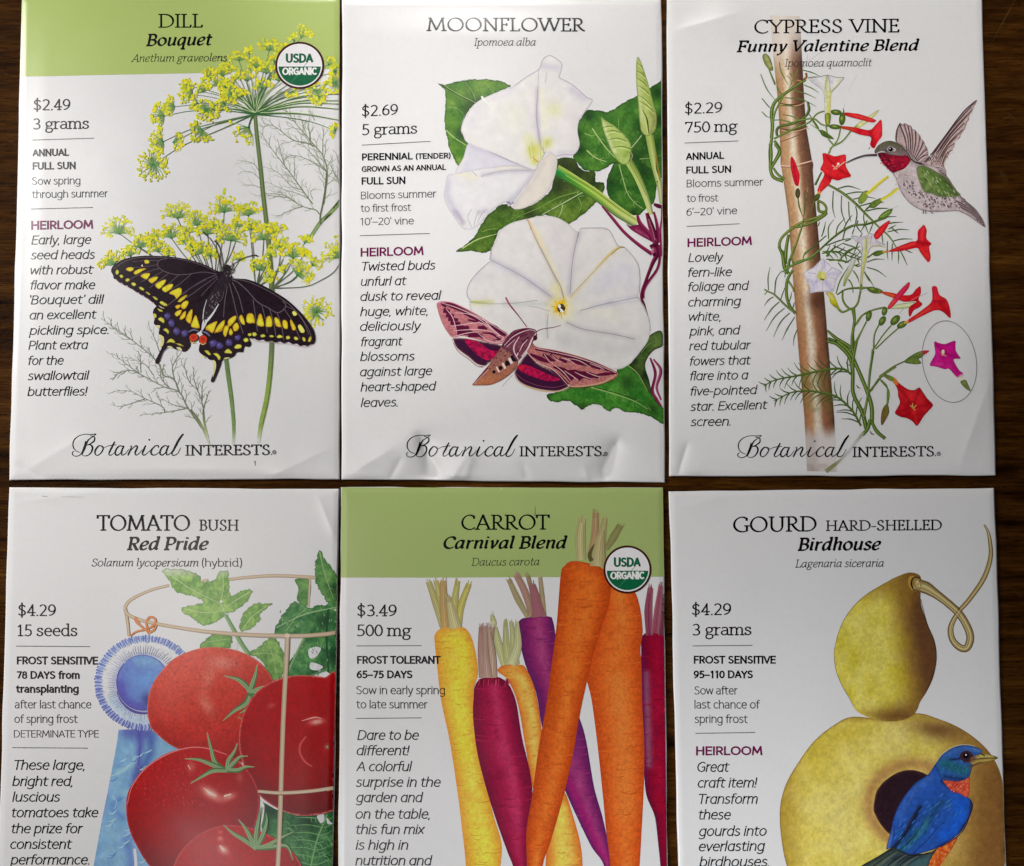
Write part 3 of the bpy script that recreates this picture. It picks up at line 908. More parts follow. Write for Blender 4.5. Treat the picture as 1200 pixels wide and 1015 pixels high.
for pts, w, tw in [
    ([(990, 1030), (860, 845), (780, 700), (640, 650), (450, 550), (320, 500), (180, 545)], 2.0, 9), ([(780, 700), (730, 580), (640, 545), (590, 440), (520, 360), (345, 222), (230, 140), (60, 20)], 1.7, 9),
    ([(860, 845), (740, 820), (580, 740)], 1.1, 6), ([(840, 850), (650, 885), (440, 905)], 1.2, 5), ([(650, 885), (620, 830), (450, 750), (330, 690), (190, 690)], 1.3, 8),
    ([(470, 760), (380, 790), (240, 830), (150, 810)], 1.0, 6), ([(735, 580), (720, 460), (800, 335)], 1.2, 9), ([(680, 655), (615, 570), (610, 450)], 1.2, 6), ([(450, 555), (300, 445), (180, 350)], 1.2, 9),
    ([(430, 520), (420, 380), (400, 320)], .9, 6), ([(345, 222), (240, 160), (150, 90)], .8, 7), ([(580, 440), (480, 290), (440, 300)], .7, 5), ([(600, 330), (560, 220), (500, 90)], .8, 6), ([(540, 540), (460, 440), (300, 380)], .9, 8),
    ([(1015, 1030), (1000, 850), (950, 690), (870, 600), (820, 440)], 1.5, 8), ([(1000, 840), (1030, 760), (1050, 690)], 1.1, 5), ([(950, 690), (910, 560), (915, 480)], 1.0, 6), ([(985, 760), (990, 650), (1000, 580)], .9, 5)]:
    plume(lf, pts, w, (112, 122, 102), tw)
for pts in ([(885, 860), (960, 960), (1035, 1120), (1065, 1210)], [(1000, 860), (1010, 980), (1050, 1150)]):
    lf.ribbon(pts, (2.0, 2.2, 2.6, 2.2), [(90, 104, 70), (120, 134, 78), (170, 178, 130), (210, 212, 205)])
lf.build()

# --- stalks
sk = Ink(dill, 'stalk_picture')


def stalk_col(a, b, c):
    return lambda P: mix(mix(a, b, sstep(P[:, 1].min(), P[:, 1].mean(), P[:, 1])), c, sstep(P[:, 1].max() - 22, P[:, 1].max(), P[:, 1])) * (1 + .06 * vnoise(P[:, 0], P[:, 1] * 1.7, 4))[:, None]


sk.at(*F2)
sk.ribbon([(905, 550), (1010, 390), (1100, 300), (1198, 190)], (4.2, 4.6, 5.0, 5.6), (150, 172, 112), edge=((104, 132, 84), (88, 112, 66)), step=2)
sk.ribbon([(1020, 400), (1015, 330), (1040, 200), (1062, 60), (1070, -60)], (2.2, 1.8, 1.9, 1.6), (112, 124, 92), edge=(80, 92, 66))
sk.dot(908, 545, 2.2, (74, 78, 54)); sk.ribbon([(1050, 360), (1075, 330), (1110, 300)], (1.5, 2.2, 1.4), (66, 76, 50)); sk.ribbon([(1130, 260), (1160, 220), (1180, 180)], (1.5, 2.2, 1.2), (76, 88, 56))
sk.at()
sk.ribbon([(298.5, 131), (301, 160), (304.5, 190), (308, 225), (312, 260), (316, 300), (318.5, 340), (318.6, 400)], (4.4, 4.6, 5, 5.2, 5.6, 6.2, 7, 6.4), (118, 138, 84), edge=((92, 106, 60), (78, 92, 52)))
sk.ribbon([(318.8, 396), (317, 430), (313, 465), (306, 497), (302.5, 519)], (5.8, 6, 6, 6, 3.6), stalk_col((108, 122, 88), (142, 168, 74), (212, 214, 205)), edge=None)
sk.ribbon([(320.6, 398), (319, 430), (315, 465), (308, 497)], 1.2, (96, 112, 66))
sk.ribbon([(264.5, 416), (267.5, 440), (271.5, 470), (274, 500), (273.2, 522)], (5.4, 5.4, 5, 4.4, 3), stalk_col((106, 128, 82), (116, 146, 80), (212, 214, 205)))
sk.ribbon([(266.6, 420), (269.4, 440), (273.4, 470), (275.6, 496)], 1.0, (92, 114, 66))
sk.ribbon([(298.5, 540), (299.5, 546)], (2, .8), (128, 132, 110))
# rays of the upper umbel
HUB = (298, 134)
up = [(247, 91.5, 13, 40, 200), (261, 89, 12, 20, 170), (225, 111, 15, 80, 230), (238, 107.5, 10, 20, 200), (271, 110, 12, 30, 300), (204.4, 125, 14, 90, 250), (192, 136, 16, 85, 260),
      (241.7, 129, 14, 0, 360), (280, 71, 12, 0, 180), (315.6, 59, 14, -10, 180), (312, 86, 13, 10, 170), (289.6, 94.5, 13, 20, 165), (307, 103, 12, 0, 180), (273, 100, 11, 60, 240), (292, 63, 8, 40, 150),
      (353, 44, 14, 5, 110), (345, 48, 9, 60, 170), (393.6, 97, 13, 20, 330), (371, 106, 13, 150, 400), (342, 107.5, 8, 180, 400), (385, 76, 9, -60, 120), (374, 113, 10, 190, 380), (392, 84, 8, 0, 360), (264, 102, 9, 100, 280), (255, 100, 12, 30, 200), (268, 84, 11, 20, 170), (300, 79, 11, 0, 180), (322, 73, 10, 10, 170), (327, 95, 9, 10, 170), (262, 121, 11, 30, 300), (283, 113, 10, 20, 200), (231, 121, 9, 90, 300), (219, 100, 8, 60, 240), (333, 58, 7, 20, 160), (366, 96, 9, 150, 380),
      (191, 166, 16, 95, 270), (203, 166.7, 12, -80, 60), (179, 193, 19, 0, 360), (237.5, 153, 16, 120, 320), (393, 153, 9, 40, 260), (281, 92, 9, 40, 190)]
for i, (x, y, r, a, b) in enumerate(up):
    dx, dy = x - HUB[0], y - HUB[1]
    m1 = (HUB[0] + dx * .35, HUB[1] + dy * .42 - abs(dx) * .05)
    m2 = (HUB[0] + dx * .7, HUB[1] + dy * .72 - abs(dx) * .05)
    c = [(70, 112, 62), (92, 118, 76), (104, 126, 84)][i % 3]
    sk.ribbon([HUB, m1, m2, (x, y)], (1.7, 1.0, .8, .6), [(58, 104, 54), c, c, (100, 120, 70)], raw=True)
for ex, ey in ((268, 108), (283, 103), (290, 99), (303, 101), (309, 105), (322, 100), (330, 97), (398, 122), (398, 128), (398, 118), (398, 141), (398, 110), (330, 107), (276, 116), (262, 121), (256, 128)):
    dx, dy = ex - HUB[0], ey - HUB[1]
    sk.ribbon([HUB, (HUB[0] + dx * .5, HUB[1] + dy * .62 - abs(dx) * .05), (ex, ey)], (1.9, 1.1, .7), [(52, 100, 50), (74, 116, 62), (110, 130, 86)], raw=True)
    sk.ribbon([(HUB[0] + 1, HUB[1] - 2), (HUB[0] + 1.2 + dx * .5, HUB[1] + dy * .62 - abs(dx) * .05 - 1), (ex + .8, ey - .6)], (.8, .9, .5), (190, 204, 160), raw=True)
sk.ribbon([(298, 134), (294, 140), (291, 149)], (2.6, 1.6, 1.2), (64, 104, 56), raw=True)
# rays of the lower umbel
low = [(140, 274, 20, -10, 190), (164, 290, 15, 0, 190), (185, 295, 14, 0, 180), (200.7, 279, 18, 10, 180), (208, 256, 20, 0, 180), (231, 264, 16, 0, 190), (243, 274.7, 15, 0, 180), (236.7, 296.7, 16, -20, 200),
       (133, 310, 17, 30, 200), (221, 273, 10, 0, 200), (183, 278, 9, 0, 180), (262.7, 248.7, 20, 0, 190), (291, 252.7, 18, 10, 185), (270.7, 282, 18, -20, 190), (294.7, 268.7, 13, -20, 200),
       (309, 280.7, 18, -10, 190), (329, 294, 16, 20, 165), (343, 302, 18, 0, 170), (304, 316.7, 15, -20, 190), (348, 323, 19, -40, 120), (398, 302, 24, 90, 200), (371, 366, 19, -30, 300), (322, 275, 15, 20, 140),
       (357, 285, 10, 10, 130), (334, 318, 7, 60, 200), (246, 300, 9, -20, 200), (281, 305, 10, 0, 190), (316, 325, 8, 0, 360), (366, 311, 9, -30, 110), (152, 300, 11, 20, 180), (176, 283, 10, 0, 180), (216, 284, 11, 10, 190), (225, 290, 9, 0, 200), (253, 268, 12, 0, 180), (280, 266, 10, 0, 190), (318, 300, 9, 0, 200), (355, 300, 9, 0, 140), (197, 300, 9, 10, 170)]
for i, (x, y, r, a, b) in enumerate(low):
    hx, hy = ((252, 334) if x < 290 else (300, 338)) if not (x > 325 and y > 290) else (318, 340)
    if x > 360:
        continue
    c = [(92, 104, 80), (84, 96, 70), (100, 116, 84)][i % 3]
    dx, dy = hx - x, hy - y
    sk.ribbon([(x, y), (x + dx * .3 + 1, y + dy * .4), (x + dx * .7, y + dy * .75), (hx, hy)], (1.0, 1.2, 1.2, 1.2), c, raw=True)
sk.at(*F2)
sk.ribbon([(1190, 740), (1130, 820), (1020, 890), (880, 945), (620, 960)], (1.4, 1.1, 1.1, 1.2, 1.6), (92, 104, 78))
sk.ribbon([(810, 860), (740, 910), (600, 955)], (1, 1.2, 1.3), (88, 100, 76)); sk.ribbon([(690, 700), (640, 800), (590, 850)], (1.0, 2.2, 3.0), (104, 118, 84))
sk.at(230, 300, 7.81)
sk.ribbon([(1010, 560), (1070, 545), (1110, 520)], (1, 1, 1), (84, 104, 66)); sk.ribbon([(1110, 530), (1140, 570), (1172, 590)], (1, 1, 1), (84, 104, 66))
sk.at()
sk.build()

fu = Ink(dill, 'flower_picture')
for x, y, r, a, b in sorted(up, key=lambda q: -q[1])[::-1]:
    umbellet(fu, x, y, r, a, b)
umbellet(fu, 291.3, 149.5, 22, 165, 285, n=17)
fu.build()
fl = Ink(dill, 'flower_picture')
for x, y, r, a, b in sorted(low, key=lambda q: q[1]):
    umbellet(fl, x, y, r, a, b, dense=1.1)
for x, y in ((263, 222.5), (262, 226)):
    fl.dot(x, y, 2.2, (196, 206, 40), raw=True, jag=.5)
fl.build()

# --- swallowtail
bf = Ink(dill, 'butterfly_picture')
BK = (34, 19, 30)
BKF = lambda P: np.array(BK) * (1 + .22 * vnoise(P[:, 0] / 3, P[:, 1] / 3, 2) + .12 * vnoise(P[:, 0], P[:, 1], 6))[:, None]
bf.at(120, 290, 8.457)
G_ = lambda L: L
bf.ribbon([(1165, 270), (1160, 120), (1130, 20), (1080, -70), (1020, -130), (1000, -150)], (1.0, .9, .8, .8, .9, 2.0), (70, 52, 52))
bf.at(*F2)
bf.ribbon([(165, 800), (150, 680), (120, 580), (85, 540)], (1.0, .9, .9, 2.0), (58, 44, 44)); bf.ribbon([(190, 790), (260, 740), (350, 690), (440, 668), (465, 680)], (1.0, .8, .8, 1.0, 2.0), (62, 48, 46))
bf.ribbon([(150, 790), (135, 720), (150, 650)], (1, .9, .6), (72, 60, 56)); bf.ribbon([(235, 800), (250, 760), (240, 735)], (1.1, 1.1, 1.3), (50, 36, 36)); bf.ribbon([(215, 830), (250, 820), (262, 790)], (1.1, 1.0, 1), (50, 36, 36))
bf.at(*I2)
# hind wings
bf.fill([(1150, -340), (724, -163), (577, -89), (540, -34), (555, 20), (550, 75), (598, 110), (594, 165), (640, 200), (632, 262), (598, 340), (562, 415), (570, 440), (598, 432), (645, 325), (686, 287), (745, 308), (800, 326), (842, 328), (882, 285), (888, 235), (900, 190), (992, 114), (1100, -60), (1168, -163)], BKF, step=2.4)
bf.at(230, 300, 7.81)
bf.fill([(225, 175), (300, 220), (480, 745), (503, 795), (482, 832), (440, 828), (425, 878), (372, 880), (345, 915), (300, 938), (238, 955), (222, 1000), (187, 1090), (158, 1152), (134, 1150), (140, 1110), (172, 1030), (176, 965), (118, 948), (95, 925), (56, 905), (24, 870), (30, 815), (46, 787), (95, 745), (48, 700), (60, 560), (150, 300)], BKF, step=2.4)
# fore wings
bf.at(120, 290, 8.457)
bf.fill([(85, 232), (108, 182), (190, 125), (290, 95), (420, 82), (560, 84), (700, 95), (850, 120), (1000, 165), (1100, 215), (1190, 258), (1195, 320), (1000, 500), (830, 560), (700, 600), (620, 610), (560, 600), (525, 572), (505, 545), (470, 528), (455, 505), (425, 500), (405, 475), (375, 468), (355, 445), (322, 440), (300, 412), (268, 405), (248, 380), (212, 372), (190, 350), (160, 346), (140, 318), (112, 308), (105, 275)], BKF, step=2.4)
bf.at(230, 300, 7.81)
bf.fill([(225, 150), (330, 200), (470, 215), (600, 265), (720, 330), (830, 400), (930, 490), (1010, 580), (1070, 670), (1092, 750), (1075, 802), (1045, 808), (1015, 828), (985, 815), (950, 824), (915, 800), (880, 806), (840, 785), (800, 800), (765, 782), (720, 792), (690, 772), (640, 785), (610, 765), (560, 772), (530, 755), (490, 752), (470, 735), (430, 715), (360, 660), (240, 420)], BKF, step=2.4)
bf.at(120, 290, 8.457)
# wing-edge gloss and veins
V1 = (96, 82, 92)
for pts, w in [([(110, 215), (200, 150), (300, 112), (430, 98), (560, 100), (720, 110), (870, 140), (1010, 185), (1120, 240)], .7), ([(640, 110), (560, 130), (550, 190), (620, 240), (740, 270), (850, 265), (1000, 245), (1130, 262)], .9),
               ([(1130, 270), (990, 330), (850, 420), (740, 500), (640, 580)], .9), ([(1140, 285), (1000, 380), (860, 480), (740, 540)], .9), ([(1150, 300), (1060, 390), (980, 480)], .7), ([(880, 265), (780, 350), (680, 420)], .8),
               ([(760, 270), (680, 340), (600, 410)], .8), ([(660, 255), (560, 330), (470, 400)], .8), ([(600, 235), (500, 290), (380, 340)], .7), ([(560, 210), (450, 240), (320, 290), (250, 330)], .7), ([(550, 170), (430, 190), (300, 200)], .6),
               ([(560, 130), (440, 130), (300, 140)], .6), ([(1030, 320), (880, 400), (800, 470)], .5)]:
    bf.ribbon(pts, w, V1)
bf.at(230, 300, 7.81)
for pts, w in [([(330, 205), (470, 235), (620, 300), (760, 380), (880, 470), (980, 590), (1040, 700), (1060, 780)], .7), ([(290, 210), (370, 235), (460, 310), (560, 420), (650, 470), (740, 520), (800, 490), (820, 450), (790, 410)], 1.0),
               ([(820, 460), (900, 500), (980, 600), (1030, 720)], .7), ([(330, 240), (390, 370), (430, 520)], .9), ([(300, 240), (340, 400), (380, 560), (430, 710)], .9), ([(290, 250), (260, 420), (250, 560)], .8),
               ([(520, 400), (540, 540), (560, 690)], .8), ([(600, 450), (630, 570), (650, 700)], .8), ([(670, 485), (710, 620), (730, 740)], .8), ([(740, 520), (780, 640), (800, 770)], .8), ([(800, 480), (880, 600), (950, 760)], .7), ([(270, 240), (240, 380), (210, 420)], .6)]:
    bf.ribbon(pts, w, (104, 92, 100))
Yc = lambda P: mix((234, 226, 58), (236, 200, 44), sstep(-1, 1, vnoise(P[:, 0] / 4, P[:, 1] / 4, 9) * 1.6))


def spots(ik, polys, col, rim=None):
    for q in polys:
        ik.fill(q, col, step=1.5, grain=.06, rim=rim)


bf.at(120, 290, 8.457)
spots(bf, [[(415, 130), (440, 122), (468, 140), (455, 160), (425, 160)], [(232, 215), (265, 195), (310, 205), (300, 230), (265, 238)], [(310, 245), (360, 215), (435, 208), (395, 235), (330, 270)], [(378, 285), (415, 258), (470, 255), (465, 285), (432, 316)],
           [(455, 325), (500, 295), (552, 290), (530, 330), (490, 356)], [(522, 375), (560, 340), (630, 318), (612, 365), (560, 412)], [(588, 415), (625, 380), (695, 360), (690, 400), (628, 445)], [(660, 455), (710, 420), (775, 400), (785, 455), (735, 510), (715, 480)],
           [(748, 530), (790, 490), (840, 470), (815, 510), (765, 545)]], Yc, ((170, 130, 30), .5))
spots(bf, [[(720, 585), (760, 565), (780, 580), (745, 612)], [(782, 560), (820, 530), (856, 540), (830, 600), (800, 612), (778, 590)], [(715, 655), (750, 625), (790, 620), (770, 665), (735, 685)], [(765, 705), (790, 655), (828, 630), (820, 690), (780, 718)],
           [(825, 715), (850, 650), (890, 610), (890, 680), (872, 755)], [(880, 785), (895, 720), (925, 670), (950, 730), (962, 800)], [(1022, 808), (1060, 770), (1130, 738), (1120, 790), (1095, 850), (1060, 832)], [(1110, 848), (1140, 790), (1195, 735), (1190, 820)]], Yc, ((180, 110, 20), .6))
pale = (226, 222, 84)
spots(bf, [[(128, 250), (140, 220), (162, 230), (160, 262), (140, 270)], [(168, 280), (190, 268), (208, 288), (190, 306)], [(225, 322), (250, 305), (272, 322), (245, 342)], [(285, 358), (305, 345), (335, 362), (318, 384), (295, 376)], [(360, 395), (385, 390), (415, 412), (405, 428), (375, 415)],
           [(425, 440), (455, 445), (475, 465), (460, 472)], [(495, 485), (525, 490), (550, 515), (530, 522)], [(565, 545), (590, 532), (640, 562), (635, 582), (600, 575)], [(545, 605), (570, 612), (600, 628), (590, 638), (560, 630)],
           [(550, 712), (580, 690), (612, 715), (610, 750), (580, 735)], [(600, 818), (630, 800), (660, 830), (652, 860), (630, 835)], [(505, 655), (535, 665), (535, 690), (515, 700)], [(535, 770), (565, 775), (550, 800)], [(636, 948), (660, 912), (690, 905), (718, 930), (715, 948), (675, 940)], [(720, 950), (770, 955), (808, 980), (770, 975)]], pale, ((150, 140, 50), .4))
spots(bf, [[(555, 575), (590, 592), (615, 606), (585, 600)], [(385, 175), (398, 170), (402, 188), (390, 192)]], (222, 200, 180))
for x, y, r in ((640, 680, 4.2), (685, 750, 4.6), (735, 830, 4.8), (815, 850, 4.6)):
    bf.dot(x, y, r, (96, 84, 150), n=9, edge=(62, 48, 92), jag=.35); bf.dot(x - 12, y - 5, r * .4, (120, 112, 178), n=6, edge=(90, 80, 146), jag=.5)
bf.ribbon([(850, 840), (905, 815), (950, 830)], (1, 2.2, 1.2), (112, 112, 142)); bf.ribbon([(985, 835), (1030, 845), (1065, 880)], (1, 2.2, 1.2), (112, 112, 150))
for x, y, rx, ry, ro in ((903, 893, 5.2, 4.2, -.3), (998, 912, 4.6, 4.9, .6)):
    bf.dot(x, y, rx * 1.12, (36, 16, 18), n=12, ry=ry * 1.14, rot=ro); bf.dot(x, y, rx, (196, 36, 26), n=12, ry=ry, rot=ro, edge=(214, 70, 40)); bf.dot(x, y - 4, rx * .45, (222, 60, 44), n=9, ry=ry * .4, rot=ro, edge=(160, 18, 14))
bf.ribbon([(868, 925), (890, 945), (925, 940)], (.6, 1.3, .6), (226, 178, 90)); bf.ribbon([(965, 945), (995, 962), (1030, 945)], (.6, 1.3, .6), (226, 190, 120))
# pale fringe along the scalloped hems
for pts in ([(130, 318), (180, 358), (240, 388), (300, 420), (352, 455), (400, 482), (455, 515), (510, 558)],):
    bf.ribbon(pts, .6, (196, 160, 170))
bf.at(*I2)
spots(bf, [[(668, 285), (700, 278), (725, 295), (705, 300)], [(755, 290), (790, 290), (808, 318), (780, 318)], [(602, 175), (640, 200), (636, 262), (605, 290), (610, 230)], [(570, 90), (606, 90), (598, 118), (580, 112)]], (214, 206, 150))
bf.ribbon([(690, 290), (640, 330), (605, 420)], .5, (150, 140, 150))
bf.at(230, 300, 7.81)
spots(bf, [[(85, 655), (130, 620), (190, 598), (175, 650), (150, 705), (115, 680)], [(165, 705), (195, 640), (258, 585), (250, 650), (205, 690)], [(245, 700), (262, 640), (298, 645), (285, 700), (265, 742)], [(290, 640), (295, 585), (360, 545), (362, 585), (315, 640)], [(298, 710), (312, 660), (336, 700), (318, 728)],
           [(332, 645), (372, 610), (392, 660), (352, 692)], [(392, 565), (420, 540), (446, 625), (415, 620)], [(458, 600), (470, 530), (520, 535), (538, 615), (515, 612), (500, 620)], [(555, 600), (578, 530), (600, 545), (620, 640), (565, 638)], [(635, 620), (645, 560), (682, 555), (695, 640), (640, 648)],
           [(715, 590), (722, 560), (755, 580), (778, 648), (730, 640)], [(788, 600), (810, 585), (835, 610), (835, 668), (795, 655)], [(858, 600), (872, 585), (914, 665), (880, 678)]], Yc, ((180, 130, 30), .6))
spots(bf, [[(930, 645), (955, 630), (992, 690), (960, 702)], [(878, 515), (900, 505), (922, 535), (895, 548)]], (236, 226, 110))
spots(bf, [[(470, 715), (500, 705), (505, 728), (480, 735)], [(510, 705), (540, 700), (555, 722), (525, 738)], [(585, 730), (610, 715), (636, 735), (600, 745)], [(668, 732), (690, 722), (712, 740), (680, 745)], [(735, 745), (760, 720), (795, 740), (765, 752)], [(820, 740), (845, 730), (860, 752), (830, 765)],
           [(892, 745), (915, 738), (935, 765), (905, 770)], [(970, 745), (992, 748), (1002, 778), (978, 780)], [(1022, 780), (1040, 735), (1056, 745), (1042, 785)], [(430, 765), (460, 748), (480, 775), (450, 790)], [(345, 840), (370, 810), (412, 815), (412, 842), (375, 850)], [(256, 885), (290, 850), (328, 880), (325, 892)],
           [(152, 895), (190, 890), (222, 925), (210, 955), (180, 915)], [(72, 868), (105, 865), (134, 900), (115, 908)]], pale, ((150, 140, 50), .4))
spots(bf, [[(248, 945), (275, 928), (312, 932), (280, 942)], [(150, 955), (178, 970), (178, 1035), (150, 1110), (158, 1030)], [(50, 905), (85, 925), (70, 935)]], (220, 214, 150))
for x, y, r in ((155, 800, 4.8), (215, 822, 4.6), (302, 795, 4.4), (380, 748, 3.6)):
    bf.dot(x, y, r, (98, 84, 158), n=9, edge=(60, 46, 92), jag=.35); bf.dot(x - 12, y - 8, r * .4, (122, 114, 184), n=6, edge=(90, 80, 146), jag=.5)
bf.ribbon([(500, 760), (560, 782), (620, 780), (680, 790), (740, 798), (830, 800), (900, 815), (990, 832), (1070, 812)], .5, (188, 160, 170))
# body
bf.fill([(250, 110), (262, 85), (285, 78), (308, 92), (318, 120), (312, 160), (330, 200), (300, 260), (250, 330), (215, 400), (165, 520), (100, 600), (68, 600), (72, 520), (95, 400), (160, 290), (215, 200), (238, 150)], lambda P: np.array((46, 36, 44)) * (1 + .3 * vnoise(P[:, 0] / 1.7, P[:, 1] / 1.7, 4))[:, None], step=1.8)
for k in range(34):
    t = rng.rand(); x = 200 - 110 * t + (rng.rand() - .5) * 75; y = 330 + 240 * t
    bf.dot(x, y, .45 + .4 * rng.rand(), (132, 128, 136) if k % 3 else (96, 90, 102), n=5, jag=.8)
for k in range(10):
    bf.dot(230 + rng.rand() * 90, 95 + rng.rand() * 90, .5, (214, 204, 190) if k % 2 else (110, 96, 96), n=5)
bf.ribbon([(95, 400), (70, 490), (60, 580)], (.6, 1, 1.2), (206, 204, 206)); bf.ribbon([(205, 440), (150, 530), (95, 600), (65, 650), (50, 690)], (.7, 1.8, 2.6, 2.0, .6), (220, 220, 222))
bf.fill([(62, 590), (100, 590), (85, 640), (48, 685)], (218, 218, 220), step=1.5); bf.ribbon([(92, 560), (75, 590), (80, 620)], (.8, 1.2, .4), (70, 60, 70))
bf.at()
bf.build()
# ------------------------------------------------------------------ moonflower packet pictures
def near(P, line, closed=False):
    """distance from each point to a drawn line"""
    C = catmull(line, closed, 1.0)
    d = np.full(len(P), 1e9)
    for c in C:
        d = np.minimum(d, (P[:, 0] - c[0]) ** 2 + (P[:, 1] - c[1]) ** 2)
    return np.sqrt(d)


def wash(ik, base, marks=(), glows=(), mott=0.025, ms=9.0, var=None):
    """watercolour: base tint, soft strokes (line, half width, colour, strength), soft spots (x, y, r, colour, strength)"""
    marks = [(ik.tr(m[0]), m[1], m[2], m[3]) for m in marks]
    glows = [(g[0] / ik.k + ik.ox, g[1] / ik.k + ik.oy) + tuple(g[2:]) for g in glows]

    def f(P):
        c = np.tile(np.array(base, float), (len(P), 1))
        if var is not None:
            c = mix(c, var, np.clip(.5 + .9 * fbm(P[:, 0] / 14, P[:, 1] / 14, 12), 0, 1))
        for l, w, col, st in marks:
            c = mix(c, col, st * np.exp(-(near(P, l) / w) ** 2))
        for x, y, r, col, st in glows:
            c = mix(c, col, st * np.exp(-((P[:, 0] - x) ** 2 + (P[:, 1] - y) ** 2) / (r * r)))
        return c * (1 + mott * fbm(P[:, 0] / ms, P[:, 1] / ms, 31))[:, None]
    return f


def leaf_col(a=(52, 100, 34), b=(112, 148, 58), dark=(30, 62, 26), sc=11.0, darkat=None):
    def f(P):
        t = np.clip(.5 + .75 * fbm(P[:, 0] / sc, P[:, 1] / sc, 21) + .25 * vnoise(P[:, 0] / 2.2, P[:, 1] / 1.6, 3), 0, 1)
        c = mix(a, b, t)
        if darkat is not None:
            for x, y, r in darkat:
                c = mix(c, dark, .85 * np.exp(-((P[:, 0] - x) ** 2 + (P[:, 1] - y) ** 2) / (r * r)))
        return c * (1 + .10 * vnoise(P[:, 0] * .8, P[:, 1] * .8, 8))[:, None]
    return f


def vein(ik, pts, w=.9, col=(150, 176, 100), sides=0, sl=7.0):
    w = w * 1.3
    ik.ribbon(pts, (w, w * .8, w * .45), col)
    if sides:
        P = catmull(ik.tr(pts), False, 1.5); d = np.gradient(P, axis=0)
        for k in range(1, sides + 1):
            i = int(len(P) * k / (sides + 1.0))
            for sg in (1, -1):
                a = math.atan2(d[i, 1], d[i, 0]) + sg * .85
                q = [P[i], P[i] + sl * .5 * np.array([math.cos(a), math.sin(a)]), P[i] + sl * np.array([math.cos(a - sg * .3), math.sin(a - sg * .3)])]
                ik.ribbon(q, (w * .55, w * .5, w * .2), mix(col, (80, 120, 50), .45), raw=True)


M1 = (510, 55, 5.97); M2 = (630, 60, 7.807); M3 = (510, 170, 7.0588); M4 = (640, 160, 7.25); M5 = (510, 330, 7.8077); M6 = (600, 370, 6.667); M7 = (540, 250, 5.0)
DKG = (34, 58, 26)
l1 = Ink(moon, 'leaf_picture').at(*M1)
l1.fill([(20, 256), (60, 264), (180, 238), (300, 228), (420, 232), (525, 272), (440, 312), (300, 392), (232, 452), (188, 560), (212, 650), (240, 690), (215, 765), (166, 838), (110, 740), (76, 600), (66, 450), (72, 330), (55, 285)], leaf_col((60, 112, 28), (116, 156, 52), darkat=[(555, 125, 14), (542, 158, 9)]), rim=(DKG, .7), rough=0.9)
for v in ([(45, 265), (150, 332), (290, 402)],):
    l1.ribbon(v, (1.2, .9), (34, 56, 28)); l1.ribbon([(a + 4, b - 5) for a, b in v], .6, (160, 184, 110))
for v in ([(205, 250), (250, 310), (278, 375)], [(345, 262), (385, 300), (405, 335)]):
    l1.ribbon(v, .8, (44, 70, 34)); l1.ribbon([(a + 5, b) for a, b in v], .5, (150, 180, 90))
vein(l1, [(75, 582), (140, 640), (240, 702)], 1.0, (168, 192, 120)); vein(l1, [(80, 420), (150, 430), (200, 470)], .6, (130, 160, 80)); l1.ribbon([(20, 256), (50, 266)], (.3, 1.2), (80, 60, 50))
for k in range(26):
    x, y = 90 + rng.rand() * 150, 300 + rng.rand() * 380
    l1.ribbon([(x, y), (x + 18 * rng.rand(), y + 16)], .45, (96, 140, 56) if k % 2 else (44, 86, 30))
l1.build()

l2 = Ink(moon, 'leaf_picture').at(*M3)
l2.fill([(172, 885), (250, 822), (330, 750), (420, 600), (520, 510), (590, 486), (640, 517), (700, 530), (800, 495), (900, 430), (960, 360), (985, 250), (1000, 124), (1064, 105), (1146, 117), (1200, 187), (1239, 212), (1322, 221), (1322, 299), (1356, 302), (1396, 319), (1390, 387), (1336, 475), (1239, 562), (1093, 657), (1050, 640), (1015, 612), (985, 610), (900, 578), (800, 604), (730, 630), (640, 650), (600, 680), (545, 700), (510, 742), (470, 850), (440, 887), (370, 892), (280, 878)],
        leaf_col((58, 92, 30), (110, 138, 54), (40, 50, 28), darkat=[(660, 195, 14), (676, 202, 16), (592, 240, 7), (655, 218, 12), (622, 250, 8), (697, 213, 9)]), rim=(DKG, .7), rough=0.9)
vein(l2, [(225, 855), (350, 782), (512, 735)], 1.0, (186, 206, 130)); vein(l2, [(390, 720), (440, 700), (520, 690)], .6, (140, 170, 80))
vein(l2, [(885, 578), (1040, 492), (1200, 402), (1320, 345)], 1.2, (176, 196, 140), 2, 8); vein(l2, [(1190, 385), (1010, 438), (860, 520), (690, 592), (640, 640)], .9, (120, 156, 70))
l2.ribbon([(885, 584), (1040, 500), (1200, 412)], .8, (36, 56, 28)); vein(l2, [(1055, 495), (1040, 560), (1015, 608)], .8, (176, 196, 140)); vein(l2, [(1180, 430), (1210, 500), (1190, 560)], .6, (140, 166, 100)); vein(l2, [(1060, 300), (1150, 300), (1230, 330)], .6, (90, 116, 60))
for k in range(60):
    x, y = 520 + rng.rand() * 560, 420 + rng.rand() * 210
    if 620 - (x - 520) * .33 < y < 690 - (x - 520) * .12:
        l2.ribbon([(x, y), (x + 16, y - 10 - 8 * rng.rand())], .45, (130, 160, 76) if k % 2 else (46, 76, 30))
l2.build()

